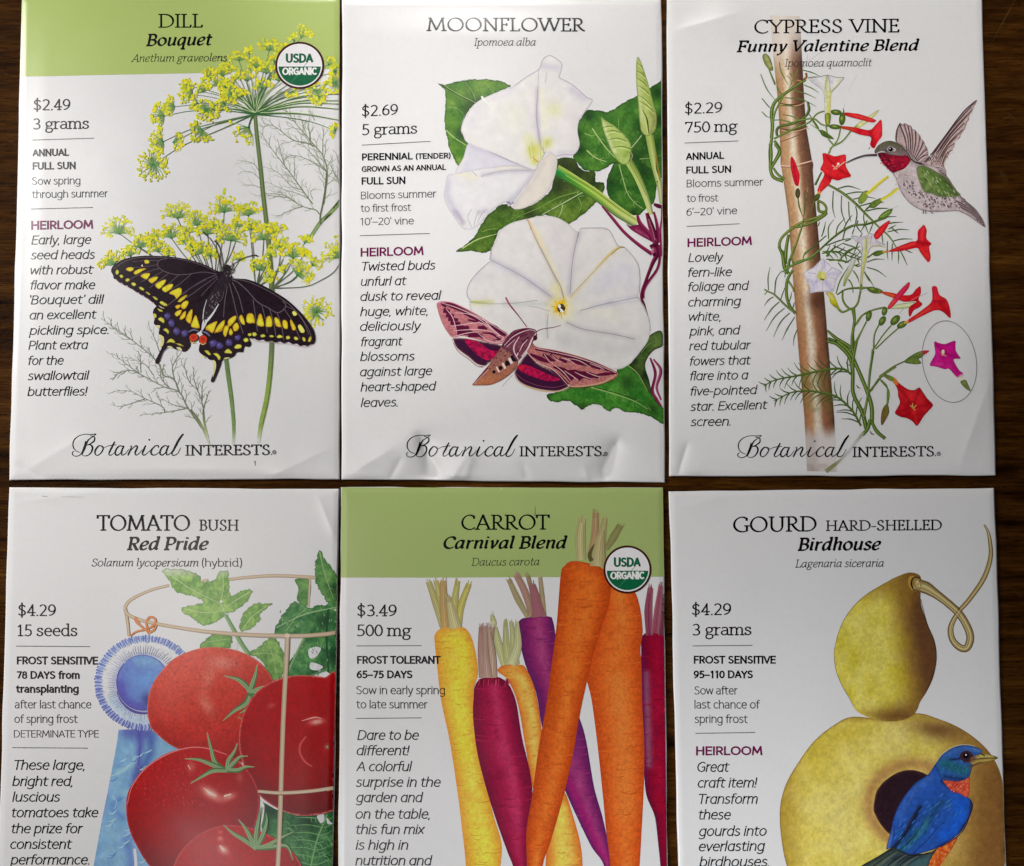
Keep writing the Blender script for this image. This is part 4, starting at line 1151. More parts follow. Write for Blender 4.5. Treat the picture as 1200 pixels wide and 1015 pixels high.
l3 = Ink(moon, 'leaf_picture').at(*M4)
l3.fill([(560, 258), (515, 380), (520, 480), (560, 560), (640, 630), (720, 667), (800, 662), (840, 620), (900, 580), (925, 540), (932, 460), (962, 300), (900, 150), (700, 150), (610, 200)], leaf_col((40, 92, 32), (84, 132, 48), darkat=[(716, 215, 8), (755, 200, 12), (742, 250, 6)]), rim=(DKG, .8), rough=0.7)
vein(l3, [(620, 240), (650, 350), (690, 480), (750, 560), (820, 612)], 1.0, (160, 184, 110), 3, 8)
l3.fill([(230, 165), (276, 92), (262, -19), (280, -121), (350, -223), (448, -219), (540, -214), (633, -270), (763, -344), (884, -419), (975, -470), (1010, -475), (1010, 290), (930, 300), (820, 250), (700, 232), (580, 225), (520, 262), (430, 297), (345, 290), (285, 250)],
        leaf_col((46, 98, 34), (92, 142, 52), darkat=[(676, 158, 8), (679, 176, 8), (690, 136, 6), (765, 172, 14), (757, 150, 12), (771, 108, 7), (745, 185, 12), (774, 140, 8)]), rim=(DKG, .9), rough=0.9)
for v in ([(345, 118), (420, 180), (515, 215)], [(392, -70), (430, -10), (520, 110), (612, 205)]):
    vein(l3, v, 1.1, (176, 198, 126), 2, 7)
vein(l3, [(327, -28), (385, -5), (420, -15)], .7, (150, 178, 100)); vein(l3, [(795, 192), (840, 188), (885, 186)], .7, (150, 180, 110)); vein(l3, [(950, 170), (990, 150)], .6, (120, 150, 90))
vein(l3, [(615, -150), (617, -90), (612, -40)], .6, (130, 166, 90)); vein(l3, [(870, -320), (840, -200), (820, -100)], .7, (96, 146, 70)); l3.ribbon([(718, 105), (760, 55), (812, -10)], 1.0, (190, 196, 160)); l3.ribbon([(722, 108), (764, 60)], .6, (40, 50, 30))
for k in range(70):
    x, y = 300 + rng.rand() * 640, -160 + rng.rand() * 400
    if y > -150 + abs(x - 640) * .1:
        l3.ribbon([(x, y), (x + 5 * rng.rand(), y + 20)], .45, (104, 150, 66) if k % 2 else (36, 80, 30))
l3.build()

# --- stalks, buds
ms = Ink(moon, 'stalk_picture').at(*M4)
ms.ribbon([(85, 285), (200, 350), (320, 430), (450, 520), (600, 635), (770, 742)], (13.5, 12.5, 12, 11.5, 12, 10), [(24, 132, 62), (70, 156, 52), (136, 182, 60), (160, 190, 84), (190, 204, 122), (204, 210, 140)], edge=((52, 96, 40), (170, 190, 80)), step=2)
for o, c in ((-14, (100, 150, 50)), (6, (200, 214, 110)), (20, (80, 110, 40)), (34, (206, 214, 130))):
    ms.ribbon([(160 + o, 335 - o), (320 + o, 432 - o), (450 + o, 522 - o), (600 + o, 636 - o), (740 + o, 728 - o)], (.4, .8, .7, .8, .4), c)
ms.ribbon([(640, 705), (720, 752), (775, 752)], (.6, 1.2, .8), (96, 110, 60))
ms.ribbon([(878, -10), (925, 250), (965, 420), (985, 575)], (9.5, 8.5, 7, 5.5), [(176, 190, 100), (190, 202, 124), (206, 212, 150), (214, 214, 160)], edge=((150, 170, 84), (106, 128, 50)), step=2)
ms.ribbon([(905, 20), (945, 250), (975, 420)], 1.4, (160, 120, 50))
ms.ribbon([(685, 185), (770, 330), (850, 520), (892, 665)], (9, 8.4, 7.6, 6), [(140, 164, 60), (170, 188, 100), (196, 204, 136), (206, 206, 140)], edge=((190, 204, 120), (90, 116, 44)), step=2)
ms.ribbon([(712, 230), (790, 370), (850, 500)], .8, (116, 140, 66))
ms.build()
bud = Ink(moon, 'bud_picture').at(*M2)
bc = wash(bud, (176, 192, 106), [([(960, 150), (1000, 350), (1060, 560)], 2.4, (146, 168, 74), .7), ([(925, 300), (935, 500), (950, 640)], 2.0, (206, 214, 160), .8), ([(1040, 560), (1065, 640), (1040, 740)], 2.6, (136, 136, 80), .8)], mott=.06, ms=3)
bud.fill([(905, 75), (900, 200), (905, 330), (920, 480), (940, 700), (975, 765), (1030, 772), (1080, 710), (1088, 590), (1060, 480), (1020, 320), (975, 180), (945, 95), (920, 52)], bc, rim=((120, 136, 70), .7), step=1.6)
for a, b in (((915, 110), (965, 170)), ((908, 180), (985, 240)), ((905, 245), (1005, 330)), ((912, 310), (1020, 395)), ((920, 400), (1040, 500)), ((930, 455), (1065, 560))):
    bud.ribbon([a, ((a[0] + b[0]) / 2 + 4, (a[1] + b[1]) / 2 - 8), b], (.3, 1.1, .9), (108, 128, 56)); bud.ribbon([(a[0], a[1] + 14), ((a[0] + b[0]) / 2 + 4, (a[1] + b[1]) / 2 + 8), (b[0], b[1] + 14)], (.3, .9, .5), (212, 220, 150))
bud.ribbon([(960, 540), (1000, 620), (1020, 760)], (.6, 1.8, .8), (70, 70, 30)); bud.ribbon([(950, 540), (985, 640), (1005, 750)], .7, (216, 220, 170)); bud.ribbon([(915, 55), (908, 95)], .8, (190, 170, 180)); bud.ribbon([(925, 60), (940, 95)], .7, (150, 120, 130))
bud.build()
bud = Ink(moon, 'bud_picture').at(*M2)
bud.fill([(580, 605), (600, 720), (640, 830), (690, 940), (740, 1010), (800, 1040), (850, 990), (852, 850), (790, 760), (700, 680), (620, 630)], wash(bud, (172, 192, 106), [([(600, 660), (640, 800), (700, 920)], 2.4, (212, 218, 170), .8), ([(800, 950), (840, 900)], 3, (130, 160, 60), .7)], mott=.06, ms=3), rim=((100, 126, 54), .7), step=1.6)
for a, b in (((600, 700), (690, 690)), ((620, 740), (760, 745)), ((640, 810), (815, 825)), ((680, 885), (850, 895))):
    bud.ribbon([a, ((a[0] + b[0]) / 2, a[1] - 14), b], (.3, 1.1, .8), (96, 118, 50)); bud.ribbon([(a[0], a[1] + 15), ((a[0] + b[0]) / 2, a[1] + 2), (b[0], b[1] + 14)], (.3, .9, .5), (212, 222, 150))
bud.ribbon([(850, 915), (868, 960), (850, 1000), (872, 1040)], (.8, 1.6, 1.0, .8), (140, 140, 100)); bud.ribbon([(842, 925), (852, 960), (838, 1010)], .7, (40, 40, 24))
bud.build()

# --- magenta vine
vn = Ink(moon, 'vine_picture')
MG = [(92, 18, 52), (128, 30, 74), (150, 52, 92), (74, 14, 42)]
vn.at(*M4)
vn.ribbon([(475, 590), (560, 690), (660, 810), (780, 915), (900, 1000)], (2.2, 3.6, 3.6, 4, 4.6), MG[1], edge=(MG[0], MG[2]))
vn.fill([(680, 742), (720, 760), (795, 750), (840, 790), (900, 840), (915, 900), (870, 880), (780, 830), (720, 790)], wash(vn, MG[1], [([(760, 790), (880, 860)], 1.6, (176, 90, 120), .6)], mott=.2, ms=2), rim=(MG[0], .8), step=1.5)
vn.ribbon([(775, 670), (800, 740), (870, 820), (930, 900)], (3, 5, 5, 6), MG[1], edge=(MG[0], MG[2])); vn.ribbon([(855, 650), (890, 760), (930, 880), (940, 1020)], (4, 7.5, 7, 8), MG[0], edge=(MG[2], MG[3]))
vn.ribbon([(915, 640), (940, 740), (960, 900), (960, 1020)], (2.4, 4, 5, 6), MG[1], edge=(MG[3], MG[2])); vn.ribbon([(915, 575), (950, 590), (985, 600)], (3, 5, 4), MG[0]); vn.ribbon([(985, 600), (982, 700), (970, 800), (975, 1000)], (2.5, 2.2, 3, 3), MG[2])
vn.ribbon([(870, 700), (905, 800), (925, 880)], .7, (196, 120, 150)); vn.ribbon([(900, 960), (910, 1010)], 2, (180, 110, 130)); vn.dot(962, 912, 1.2, (226, 216, 220)); vn.dot(985, 935, 1.0, (220, 200, 206))
vn.at(*M7)
vn.ribbon([(1110, 200), (1140, 190), (1150, 240), (1125, 290), (1090, 380), (1058, 480), (1075, 540), (1096, 602)], (5, 6, 5, 4, 3.6, 3.6, 3, 1), MG[0], edge=(MG[2], MG[3]))
vn.ribbon([(1160, 190), (1166, 260), (1150, 330), (1100, 400), (1075, 450), (1072, 500)], (4, 3, 3.4, 3.4, 3, 2), MG[1], edge=(MG[3], MG[2])); vn.ribbon([(1170, 120), (1174, 250)], 2.2, MG[1]); vn.ribbon([(1125, 245), (1160, 235)], 4, MG[3])
vn.at(*M6)
vn.ribbon([(1080, 330), (1120, 450), (1095, 590), (1130, 660), (1168, 715)], (2, 3.6, 3.4, 5, 3), MG[1], edge=(MG[3], MG[2])); vn.ribbon([(1105, 340), (1162, 430), (1130, 560), (1165, 660)], (2, 4, 3, 2), MG[2], edge=((190, 110, 140), MG[0]))
vn.build()

# --- lower leaf
l4 = Ink(moon, 'leaf_picture').at(*M6)
l4.fill([(895, 375), (960, 290), (1000, 230), (1080, 150), (1165, 120), (1180, 230), (1110, 270), (1060, 330), (1040, 400), (1075, 520), (1080, 620), (960, 430)], leaf_col((58, 84, 34), (104, 128, 64), (22, 34, 18), darkat=[(742, 422, 7), (752, 408, 6), (757, 440, 6)]), rim=((24, 36, 18), 1.2))
l4.fill([(270, 622), (330, 598), (440, 556), (600, 552), (800, 480), (820, 420), (895, 383), (960, 420), (1020, 500), (1080, 600), (1140, 690), (1190, 740), (1190, 842), (1120, 812), (1020, 772), (900, 752), (800, 722), (772, 742), (735, 735), (700, 700), (630, 698), (590, 714), (545, 732), (500, 700), (450, 665), (400, 668), (350, 677), (290, 657)],
        leaf_col((44, 108, 34), (92, 160, 58), (36, 70, 28), darkat=[(735, 448, 10), (640, 462, 6), (765, 480, 8), (683, 475, 5)]), rim=(DKG, .9), rough=1.2)
vein(l4, [(620, 560), (800, 612), (960, 670), (1060, 730)], 1.0, (150, 180, 110), 3, 9); vein(l4, [(900, 385), (980, 450), (1060, 590)], .8, (150, 170, 100)); vein(l4, [(1010, 290), (1060, 230), (1140, 190)], .7, (120, 146, 80)); l4.ribbon([(640, 560), (820, 605), (980, 662)], .7, (30, 60, 26))
for k in range(60):
    x, y = 320 + rng.rand() * 780, 560 + rng.rand() * 230
    if y < 640 + (x - 300) * .16 and y > 550 + max(0, x - 600) * .12:
        l4.ribbon([(x, y), (x + 14 * rng.rand(), y + 18)], .5, (120, 176, 80) if k % 2 else (36, 92, 30))
l4.build()

# --- blossoms
WH = (227, 224, 222); LAV = (196, 190, 208); CRM = (230, 226, 204); LG = (166, 160, 170)
b1 = Ink(moon, 'flower_picture').at(*M3)
b1.fill2([(285, -20), (230, 110), (172, 240), (400, 200), (660, 176), (830, 232), (820, 190), (700, 140), (420, 20)], wash(b1, (214, 210, 220), [([(300, 10), (520, 90), (820, 205)], 3, LAV, .7), ([(180, 230), (250, 100)], 3, WH, .6)]), rim=((200, 196, 206), .8))
b1.ribbon([(300, -15), (520, 90), (700, 165), (830, 208)], .7, (160, 156, 164))
b1.fill2([(105, 250), (170, 236), (300, 205), (500, 180), (660, 172), (800, 205), (832, 232), (730, 360), (615, 505), (580, 472), (470, 540), (400, 622), (330, 684), (270, 702), (220, 682), (150, 590), (75, 450), (85, 330)],
        wash(b1, (224, 222, 224), [([(390, 250), (600, 215), (800, 210)], 2.6, (188, 182, 194), .8), ([(820, 240), (720, 370), (600, 480)], 4, (186, 180, 196), .75), ([(110, 290), (110, 440), (190, 580)], 4, (196, 192, 206), .7), ([(200, 230), (320, 270)], 5, CRM, .7), ([(160, 550), (230, 640)], 3, (176, 166, 186), .8), ([(360, 560), (420, 540)], 3, (190, 184, 196), .7), ([(500, 190), (680, 178)], 2, CRM, .7)]), rim=((196, 190, 200), .7))
for l in ([(380, 262), (480, 230), (620, 208), (790, 212)], [(300, 530), (270, 600), (300, 680)], [(365, 540), (340, 590), (320, 670)], [(170, 540), (215, 600), (225, 670)], [(410, 545), (380, 580), (350, 640)], [(300, 210), (350, 260)]):
    b1.ribbon(l, .6, (168, 162, 172))
b1.dot(610, 475, 2.2, (150, 136, 164), ry=1.4)
b1.ribbon([(590, 468), (625, 490), (650, 470)], 1.6, (146, 134, 160))
b1.at(*M1)
b1.fill2([(555, 270), (640, 210), (725, 155), (745, 105), (762, 72), (800, 60), (850, 85), (888, 128), (868, 215), (960, 265), (1060, 352), (1100, 372), (1065, 435), (1010, 510), (996, 590), (1010, 690), (962, 757), (840, 766), (808, 742), (765, 755), (720, 820), (692, 862), (560, 812), (400, 742), (235, 677), (195, 620), (180, 575), (210, 490), (280, 395), (400, 330)],
        wash(b1, WH, [([(715, 290), (712, 480), (735, 690)], 2.6, (184, 178, 196), .85), ([(740, 300), (770, 560)], 5, (230, 228, 206), .6), ([(1040, 360), (960, 300)], 5, (206, 198, 214), .7), ([(980, 520), (990, 680)], 6, (220, 212, 212), .5), ([(740, 130), (860, 150)], 5, (206, 202, 212), .8), ([(300, 420), (250, 560)], 5, (216, 212, 220), .5), ([(870, 740), (960, 740)], 3, (206, 200, 214), .6), ([(640, 420), (690, 560)], 4, (210, 206, 216), .5), ([(420, 360), (560, 300)], 4, (214, 208, 220), .4)],
             [(695, 720, 9, (208, 206, 106), .95), (785, 670, 6, (206, 208, 120), .95), (830, 440, 9, (226, 226, 180), .8), (560, 480, 18, (230, 230, 214), .6), (700, 800, 5, (196, 204, 80), .8), (650, 640, 6, (220, 222, 160), .6)]), rim=((204, 198, 208), .6))
for l, w in (([(555, 270), (640, 210), (725, 155), (750, 95), (800, 60), (860, 92), (888, 128), (866, 215)], .7), ([(866, 215), (960, 265), (1060, 352), (1100, 372), (1065, 435)], .7), ([(718, 300), (708, 480), (722, 600), (740, 690), (768, 752)], 1.0), ([(725, 155), (720, 250), (720, 310)], .5), ([(780, 180), (770, 250)], .5), ([(765, 755), (720, 820), (692, 862), (560, 812), (400, 742)], .6), ([(1062, 430), (1012, 510)], .5), ([(840, 766), (900, 752), (962, 757)], .6), ([(205, 480), (182, 570), (196, 620)], .5)):
    b1.ribbon(l, w, LG)
for k in range(16):
    x = 640 + rng.rand() * 160
    b1.ribbon([(x, 640 + rng.rand() * 60), (x * .75 + 180, 750 + rng.rand() * 50)], .5, (190, 194, 84) if k % 2 else (214, 214, 130))
b1.ribbon([(682, 770), (700, 790), (722, 806)], (1.2, 1.8, 1.6), (218, 160, 60)); b1.ribbon([(684, 748), (700, 770)], .7, (200, 190, 60))
b1.ribbon([(325, 345), (345, 375), (412, 435)], (2.4, 1.6, .4), (234, 234, 234)); b1.ribbon([(332, 350), (330, 365)], 2, (234, 234, 226))
b1.at(*M3)
b1.fill2([(830, 208), (900, 108), (960, 68), (1008, 112), (996, 230), (942, 372), (850, 462), (720, 527), (640, 512), (735, 370)], wash(b1, (222, 214, 204), [([(660, 500), (780, 350), (900, 150)], 2.5, (204, 198, 196), .6), ([(990, 130), (960, 320)], 2.5, (206, 200, 198), .6)]), rim=((200, 192, 192), .6))
b1.build()

b2 = Ink(moon, 'flower_picture').at(*M7)
b2.fill2([(400, 30), (460, 16), (520, 15), (580, 32), (630, 62), (660, 90), (690, 108), (702, 88), (780, 86), (865, 96), (895, 140), (920, 188), (960, 200), (1000, 240), (1035, 290), (1050, 360), (1048, 430), (1040, 490), (1075, 545), (1100, 610), (1112, 680), (1095, 750), (1060, 800), (1020, 850), (980, 890), (900, 915), (700, 880), (450, 800), (250, 730), (90, 620), (48, 535), (60, 525), (35, 475), (42, 430), (62, 390), (110, 330), (165, 285), (178, 250), (180, 210), (205, 160), (232, 100), (300, 55)],
        wash(b2, (219, 216, 214), [([(180, 275), (360, 370), (530, 490)], 4, (186, 182, 196), .75), ([(440, 100), (500, 240), (590, 450)], 3.4, (226, 214, 178), .8), ([(395, 40), (440, 150), (530, 330), (600, 480)], 1.4, (168, 156, 150), .6),
                                   ([(690, 110), (650, 280), (635, 470)], 3.6, (188, 182, 192), .75), ([(930, 195), (800, 320), (650, 490)], 2.4, (220, 206, 160), .8), ([(830, 420), (950, 330), (1000, 400)], 14, (206, 204, 216), .6), ([(1030, 495), (850, 532), (700, 575)], 3.2, (182, 180, 196), .75), ([(900, 515), (1030, 500)], 1.6, (234, 232, 234), .7),
                                   ([(60, 525), (180, 520)], 3, (200, 204, 140), .75), ([(250, 530), (500, 530)], 3, (192, 194, 192), .6), ([(620, 640), (720, 680), (900, 710), (1010, 735)], 3.4, (190, 186, 190), .7), ([(600, 740), (900, 800), (1000, 780)], 10, (196, 196, 198), .5), ([(500, 590), (510, 730)], 2, (196, 194, 190), .5), ([(700, 560), (900, 600)], 8, (226, 224, 210), .6), ([(100, 380), (220, 330)], 8, (208, 206, 212), .5), ([(560, 100), (620, 300)], 10, (212, 206, 210), .6)],
             [(580, 540, 11, (228, 206, 96), .85), (560, 440, 7, (226, 216, 160), .7), (620, 600, 9, (226, 224, 190), .6)]), rim=((196, 190, 194), .6))
for l, w in (([(180, 275), (360, 370), (530, 490)], .7), ([(395, 36), (440, 150), (530, 330), (585, 430), (603, 500)], 1.0), ([(690, 108), (655, 280), (640, 470)], .8), ([(925, 195), (800, 320), (640, 490)], .6), ([(1040, 492), (850, 530), (700, 570)], .8), ([(620, 640), (720, 680), (900, 710), (1020, 738)], .8), ([(45, 520), (140, 530), (300, 528), (450, 510)], .6),
             ([(512, 590), (505, 660), (508, 730)], .7), ([(400, 545), (460, 555), (520, 575)], .5), ([(702, 88), (780, 86), (865, 96), (920, 188), (960, 200), (1035, 290), (1050, 380), (1046, 470)], .7), ([(1040, 490), (1100, 610), (1112, 690)], .6), ([(165, 285), (62, 390), (35, 470), (60, 520)], .7), ([(180, 200), (175, 240), (170, 275)], 1.0), ([(690, 108), (688, 140)], 1.0)):
    b2.ribbon(l, w, (150, 144, 152))
b2.ribbon([(383, 32), (405, 60), (410, 95)], (.8, 2.6, 1.4), (196, 156, 136)); b2.ribbon([(400, 34), (430, 110), (470, 200)], (2.0, 2.4, 1.0), (222, 204, 160)); b2.ribbon([(955, 195), (905, 210), (840, 270), (790, 320)], (1, 2.2, 2, .5), (216, 194, 120)); b2.ribbon([(960, 200), (925, 205), (880, 245)], (.9, 1.0, .5), (120, 110, 100)); b2.ribbon([(60, 515), (100, 520), (160, 520)], (1, 2, .6), (180, 186, 100))
for k in range(30):
    a = 2 * math.pi * k / 30 + rng.rand() * .2; r = 26 + rng.rand() * 46
    b2.ribbon([(582 + 14 * math.cos(a), 556 + 14 * math.sin(a)), (582 + r * math.cos(a) * .85, 552 + r * math.sin(a))], (2.6, .5), (232, 196, 30) if k % 3 else (222, 176, 24))
b2.dot(585, 556, 5.2, (218, 170, 26), n=12, jag=.3); b2.dot(588, 558, 4.6, (60, 40, 30), n=10, ry=5.4, jag=.25); b2.dot(578, 545, 1.8, (238, 236, 226), n=8, ry=2.6); b2.dot(592, 574, 2.2, (240, 238, 230), n=8, ry=1.8); b2.dot(600, 545, 1.3, (92, 70, 50)); b2.ribbon([(580, 560), (592, 566)], 2.0, (236, 232, 222))
b2.build()

# --- pink moth
mo = Ink(moon, 'moth_picture')
MAR = (92, 18, 54); TAN = (186, 112, 120); PNK = (206, 150, 156); CRI = (196, 22, 78); PUR = (58, 20, 52)
mo.at(*M5)
mo.ribbon([(645, 145), (680, 210), (760, 310), (840, 418)], (2.2, 2.0, 1.2, 1.2), [(170, 90, 90), (120, 60, 66), (90, 50, 54)]); mo.ribbon([(920, 462), (980, 435), (1080, 420), (1150, 400)], (1.2, 1.0, 1.0, .8), (100, 60, 64)); mo.ribbon([(715, 850), (660, 905), (615, 960)], .5, (150, 146, 150))
moth_noise = lambda c, s=.16: (lambda P: np.array(c, float) * (1 + s * vnoise(P[:, 0] / 1.6, P[:, 1] / 1.6, 7) + s * .6 * vnoise(P[:, 0] * .9, P[:, 1] * .9, 2))[:, None])
mo.fill([(160, 520), (250, 515), (400, 540), (610, 585), (600, 640), (520, 725), (445, 780), (380, 762), (300, 695), (210, 628), (165, 560)], moth_noise(PUR), step=1.6, rim=((206, 176, 170), .8))
mo.fill([(265, 535), (330, 530), (420, 570), (500, 625), (575, 640), (545, 690), (480, 720), (400, 680), (330, 620)], lambda P: mix(CRI, (120, 14, 60), np.clip(.4 + vnoise(P[:, 0] / 2, P[:, 1] / 2, 5), 0, 1)), step=1.5)
mo.ribbon([(160, 530), (195, 610), (300, 692), (380, 758), (450, 775)], (1.2, 1.4, 1.4, 1.6, 1.2), (214, 190, 182)); mo.ribbon([(165, 560), (210, 640), (310, 715), (385, 775), (440, 784)], .7, (120, 60, 80))
mo.fill([(15, 200), (60, 180), (140, 190), (260, 235), (400, 310), (540, 400), (665, 480), (640, 540), (600, 572), (480, 556), (380, 530), (250, 500), (160, 512), (110, 460), (60, 370), (25, 270)], moth_noise(TAN), step=1.6, rim=((196, 130, 140), .9))
for pts, w in [([(50, 195), (110, 205), (250, 262), (400, 345), (540, 425), (650, 490)], (1, 4.2, 3.2, 3.0, 3.6, 3)), ([(50, 192), (80, 215), (100, 235)], (1, 3, 1)), ([(75, 262), (135, 278)], (4.5, 3.2)), ([(100, 302), (170, 318)], (4.2, 3.0)), ([(118, 342), (210, 352)], (3.4, 2.4)), ([(140, 380), (230, 384)], (3.2, 2.4)), ([(185, 420), (310, 425)], (4.4, 3)), ([(200, 470), (300, 462), (370, 478)], (4.2, 5, 1.5)),
               ([(255, 292), (330, 320), (400, 362)], (1, 3, 1)), ([(300, 350), (390, 372)], (1.5, 2)), ([(390, 420), (450, 425), (475, 440)], (2, 3.8, 1)), ([(300, 500), (400, 490), (440, 520)], (2, 4, 1.5)), ([(430, 470), (520, 480), (600, 540)], (1, 2, 1)), ([(480, 380), (560, 430), (620, 500)], (1.5, 3.6, 3)), ([(540, 540), (600, 525)], (1, 2))]:
    mo.ribbon(pts, np.array(w) * 1.45, MAR)
for pts in ([(40, 190), (200, 240), (400, 330), (560, 420), (660, 485)], [(180, 285), (330, 305), (480, 400), (560, 470), (610, 500)], [(150, 410), (280, 390), (420, 380), (520, 440), (560, 470)], [(170, 450), (320, 440), (450, 445), (560, 470)], [(160, 505), (300, 470), (400, 460)], [(430, 330), (520, 430), (600, 495)], [(560, 500), (600, 495), (625, 520), (590, 545), (550, 540)], [(390, 470), (480, 540), (600, 560), (640, 530)], [(100, 250), (160, 330), (200, 470)]):
    mo.ribbon(pts, (.5, .9, .8, .5), (222, 186, 190))
mo.ribbon([(20, 215), (45, 320), (100, 440), (165, 512)], (1, 1.2, 1.2, .8), (176, 110, 110)); mo.ribbon([(15, 200), (140, 190), (300, 255)], .8, (206, 120, 150))
# right wings
mo.at(*M6)
mo.fill([(130, 290), (50, 380), (18, 440), (38, 505), (120, 562), (250, 592), (350, 596), (445, 556), (330, 440), (200, 370)], moth_noise(PUR), step=1.6, rim=((206, 176, 160), .9))
mo.fill([(55, 385), (110, 385), (210, 425), (310, 470), (375, 500), (300, 512), (200, 490), (110, 455), (55, 420)], lambda P: mix(CRI, (124, 12, 58), np.clip(.35 + vnoise(P[:, 0] / 2, P[:, 1] / 2, 5), 0, 1)), step=1.5)
mo.dot(75, 405, 3.6, (206, 26, 50), ry=3)
mo.ribbon([(22, 460), (60, 520), (150, 565), (260, 588), (360, 590), (440, 558)], (.8, 1.6, 2.4, 2.2, 1.6, 1), (206, 176, 150)); mo.ribbon([(30, 450), (90, 500), (200, 545), (330, 560), (430, 535)], .8, (120, 60, 90))
mo.fill([(150, 210), (200, 245), (340, 270), (500, 310), (650, 360), (780, 420), (828, 450), (800, 492), (700, 532), (560, 556), (470, 562), (430, 520), (330, 440), (200, 370), (120, 290)], moth_noise((182, 112, 110)), step=1.6, rim=((170, 100, 96), .9))
for pts, w in [([(180, 262), (340, 290), (500, 335), (650, 385), (800, 445)], (1.5, 3, 3.6, 4, 1)), ([(140, 300), (230, 340), (310, 370)], (2, 4, 1)), ([(240, 300), (300, 340), (340, 355)], (2, 4, 1)), ([(300, 300), (350, 340)], (2, 2)), ([(370, 335), (430, 365)], (4, 2)), ([(450, 345), (530, 365), (610, 395)], (3, 4.5, 1)), ([(620, 385), (690, 415)], (4, 2)), ([(320, 400), (400, 430), (470, 505)], (1, 5.5, 5)), ([(420, 440), (500, 455), (540, 500)], (3, 7, 5)), ([(510, 450), (580, 465), (620, 490)], (4, 6, 3.5)), ([(600, 460), (680, 480)], (5, 2.5)),
               ([(650, 465), (740, 455), (820, 450)], (1.5, 3, 1)), ([(280, 400), (380, 480), (440, 540)], (1, 3, 2))]:
    mo.ribbon(pts, np.array(w) * 1.4, MAR)
for pts in ([(250, 300), (290, 355), (320, 375)], [(310, 305), (350, 345), (390, 360)], [(380, 330), (440, 345), (490, 375)], [(440, 335), (520, 350), (610, 400)], [(610, 375), (680, 400), (720, 420)], [(330, 385), (400, 440), (460, 510)], [(410, 430), (470, 470), (520, 505)], [(490, 440), (550, 470), (620, 495)], [(580, 440), (640, 465), (690, 480)], [(130, 300), (200, 365), (330, 430), (440, 545)], [(190, 255), (330, 285), (500, 325), (660, 380), (815, 448)]):
    mo.ribbon(pts, (.5, .9, .5), (222, 190, 186))
mo.ribbon([(445, 552), (560, 550), (700, 525), (815, 460)], (1.2, 2.2, 2.2, 1), (204, 160, 130)); mo.ribbon([(450, 564), (560, 558), (700, 534), (810, 488)], .7, (110, 60, 50))
# abdomen and thorax
mo.at(*M5)
mo.fill([(590, 615), (640, 560), (740, 700), (758, 740), (735, 800), (640, 882), (520, 942), (420, 950), (340, 945), (390, 890), (440, 820), (500, 750)], lambda P: mix((150, 96, 88), (182, 112, 78), np.clip((P[:, 1] - 425) / 20 + .5 * vnoise(P[:, 0] / 2, P[:, 1] / 2, 4), 0, 1)) * (1 + .14 * vnoise(P[:, 0] * .8, P[:, 1] * .8, 2))[:, None], step=1.5, rim=((110, 64, 56), .8))
mo.ribbon([(345, 942), (420, 860), (480, 790)], (1, 2.6, 2), (110, 50, 66)); mo.ribbon([(355, 940), (440, 850), (490, 800)], .7, (214, 170, 170))
for x, y, r in ((718, 700, 4.8), (662, 748, 3.8), (600, 790, 3.0), (538, 826, 2.2)):
    mo.dot(x, y, r * .95, (30, 18, 24), n=6, rot=.5, jag=.4)
for x, y, r in ((690, 725, 3.2), (630, 772, 2.4), (575, 805, 1.7)):
    mo.ribbon([(x - 14, y - 26), (x + 12, y + 26)], (r, r), (226, 214, 206))
for x, y in ((640, 680), (600, 720), (540, 765), (500, 800), (660, 640), (600, 640), (560, 700)):
    mo.dot(x, y, 1.4, (110, 56, 66), n=6, jag=.5)
mo.fill([(610, 600), (640, 530), (710, 455), (780, 432), (850, 425), (915, 440), (932, 480), (925, 530), (900, 545), (870, 600), (780, 705), (745, 725), (715, 690), (680, 640)], moth_noise((112, 60, 78), .2), step=1.5, rim=((80, 40, 56), .8))
for pts, w in [([(620, 590), (700, 500), (800, 445), (900, 440)], 2.6), ([(640, 600), (720, 520), (830, 458)], 1.6), ([(720, 690), (720, 600), (770, 510), (850, 480)], 1.6), ([(745, 660), (790, 600), (850, 510)], 2), ([(800, 560), (850, 520)], 3)]:
    mo.ribbon(pts, (w * .6, w, w * .6), MAR)
for pts, w in [([(632, 585), (710, 505), (810, 455), (880, 442), (920, 460)], .9), ([(762, 715), (722, 640), (725, 580), (770, 505)], 1.5), ([(790, 685), (850, 610), (885, 530), (925, 470)], 2.0), ([(770, 640), (800, 580), (845, 530)], 1.1), ([(650, 600), (730, 530)], .6), ([(760, 650), (740, 690)], 1.4)]:
    mo.ribbon(pts, (w * .6, w, w * .5), (230, 198, 204))
mo.dot(915, 515, 2.6, (70, 24, 44), n=9, ry=3.2); mo.ribbon([(835, 425), (838, 395)], .8, (206, 160, 160))
mo.build()
# ------------------------------------------------------------------ cypress vine packet pictures
C1 = (880, 60, 7.0588); C2 = (1010, 110, 5.973); C3 = (880, 170, 7.25); C4 = (990, 220, 7.807); C5 = (890, 290, 8.4615); C6 = (980, 320, 5.9706); C7 = (890, 400, 6.55); C8 = (770, 270, 2.7907)
VD = (62, 84, 34); VM = (96, 122, 48); VL = (140, 160, 78)
bs = Ink(cypress, 'bamboo_picture')
bvv = [18, 60, 117, 150, 188, 193, 200, 253, 317, 343, 408, 491, 553]
bL = [902.3, 905.5, 911.5, 913.5, 914.8, 914.6, 916.5, 923.8, 928.5, 930.5, 935.5, 942.7, 945.7]
bR = [937.5, 939.5, 942.5, 945, 951.5, 953.2, 952.4, 957, 963, 965.6, 971, 977.8, 981]


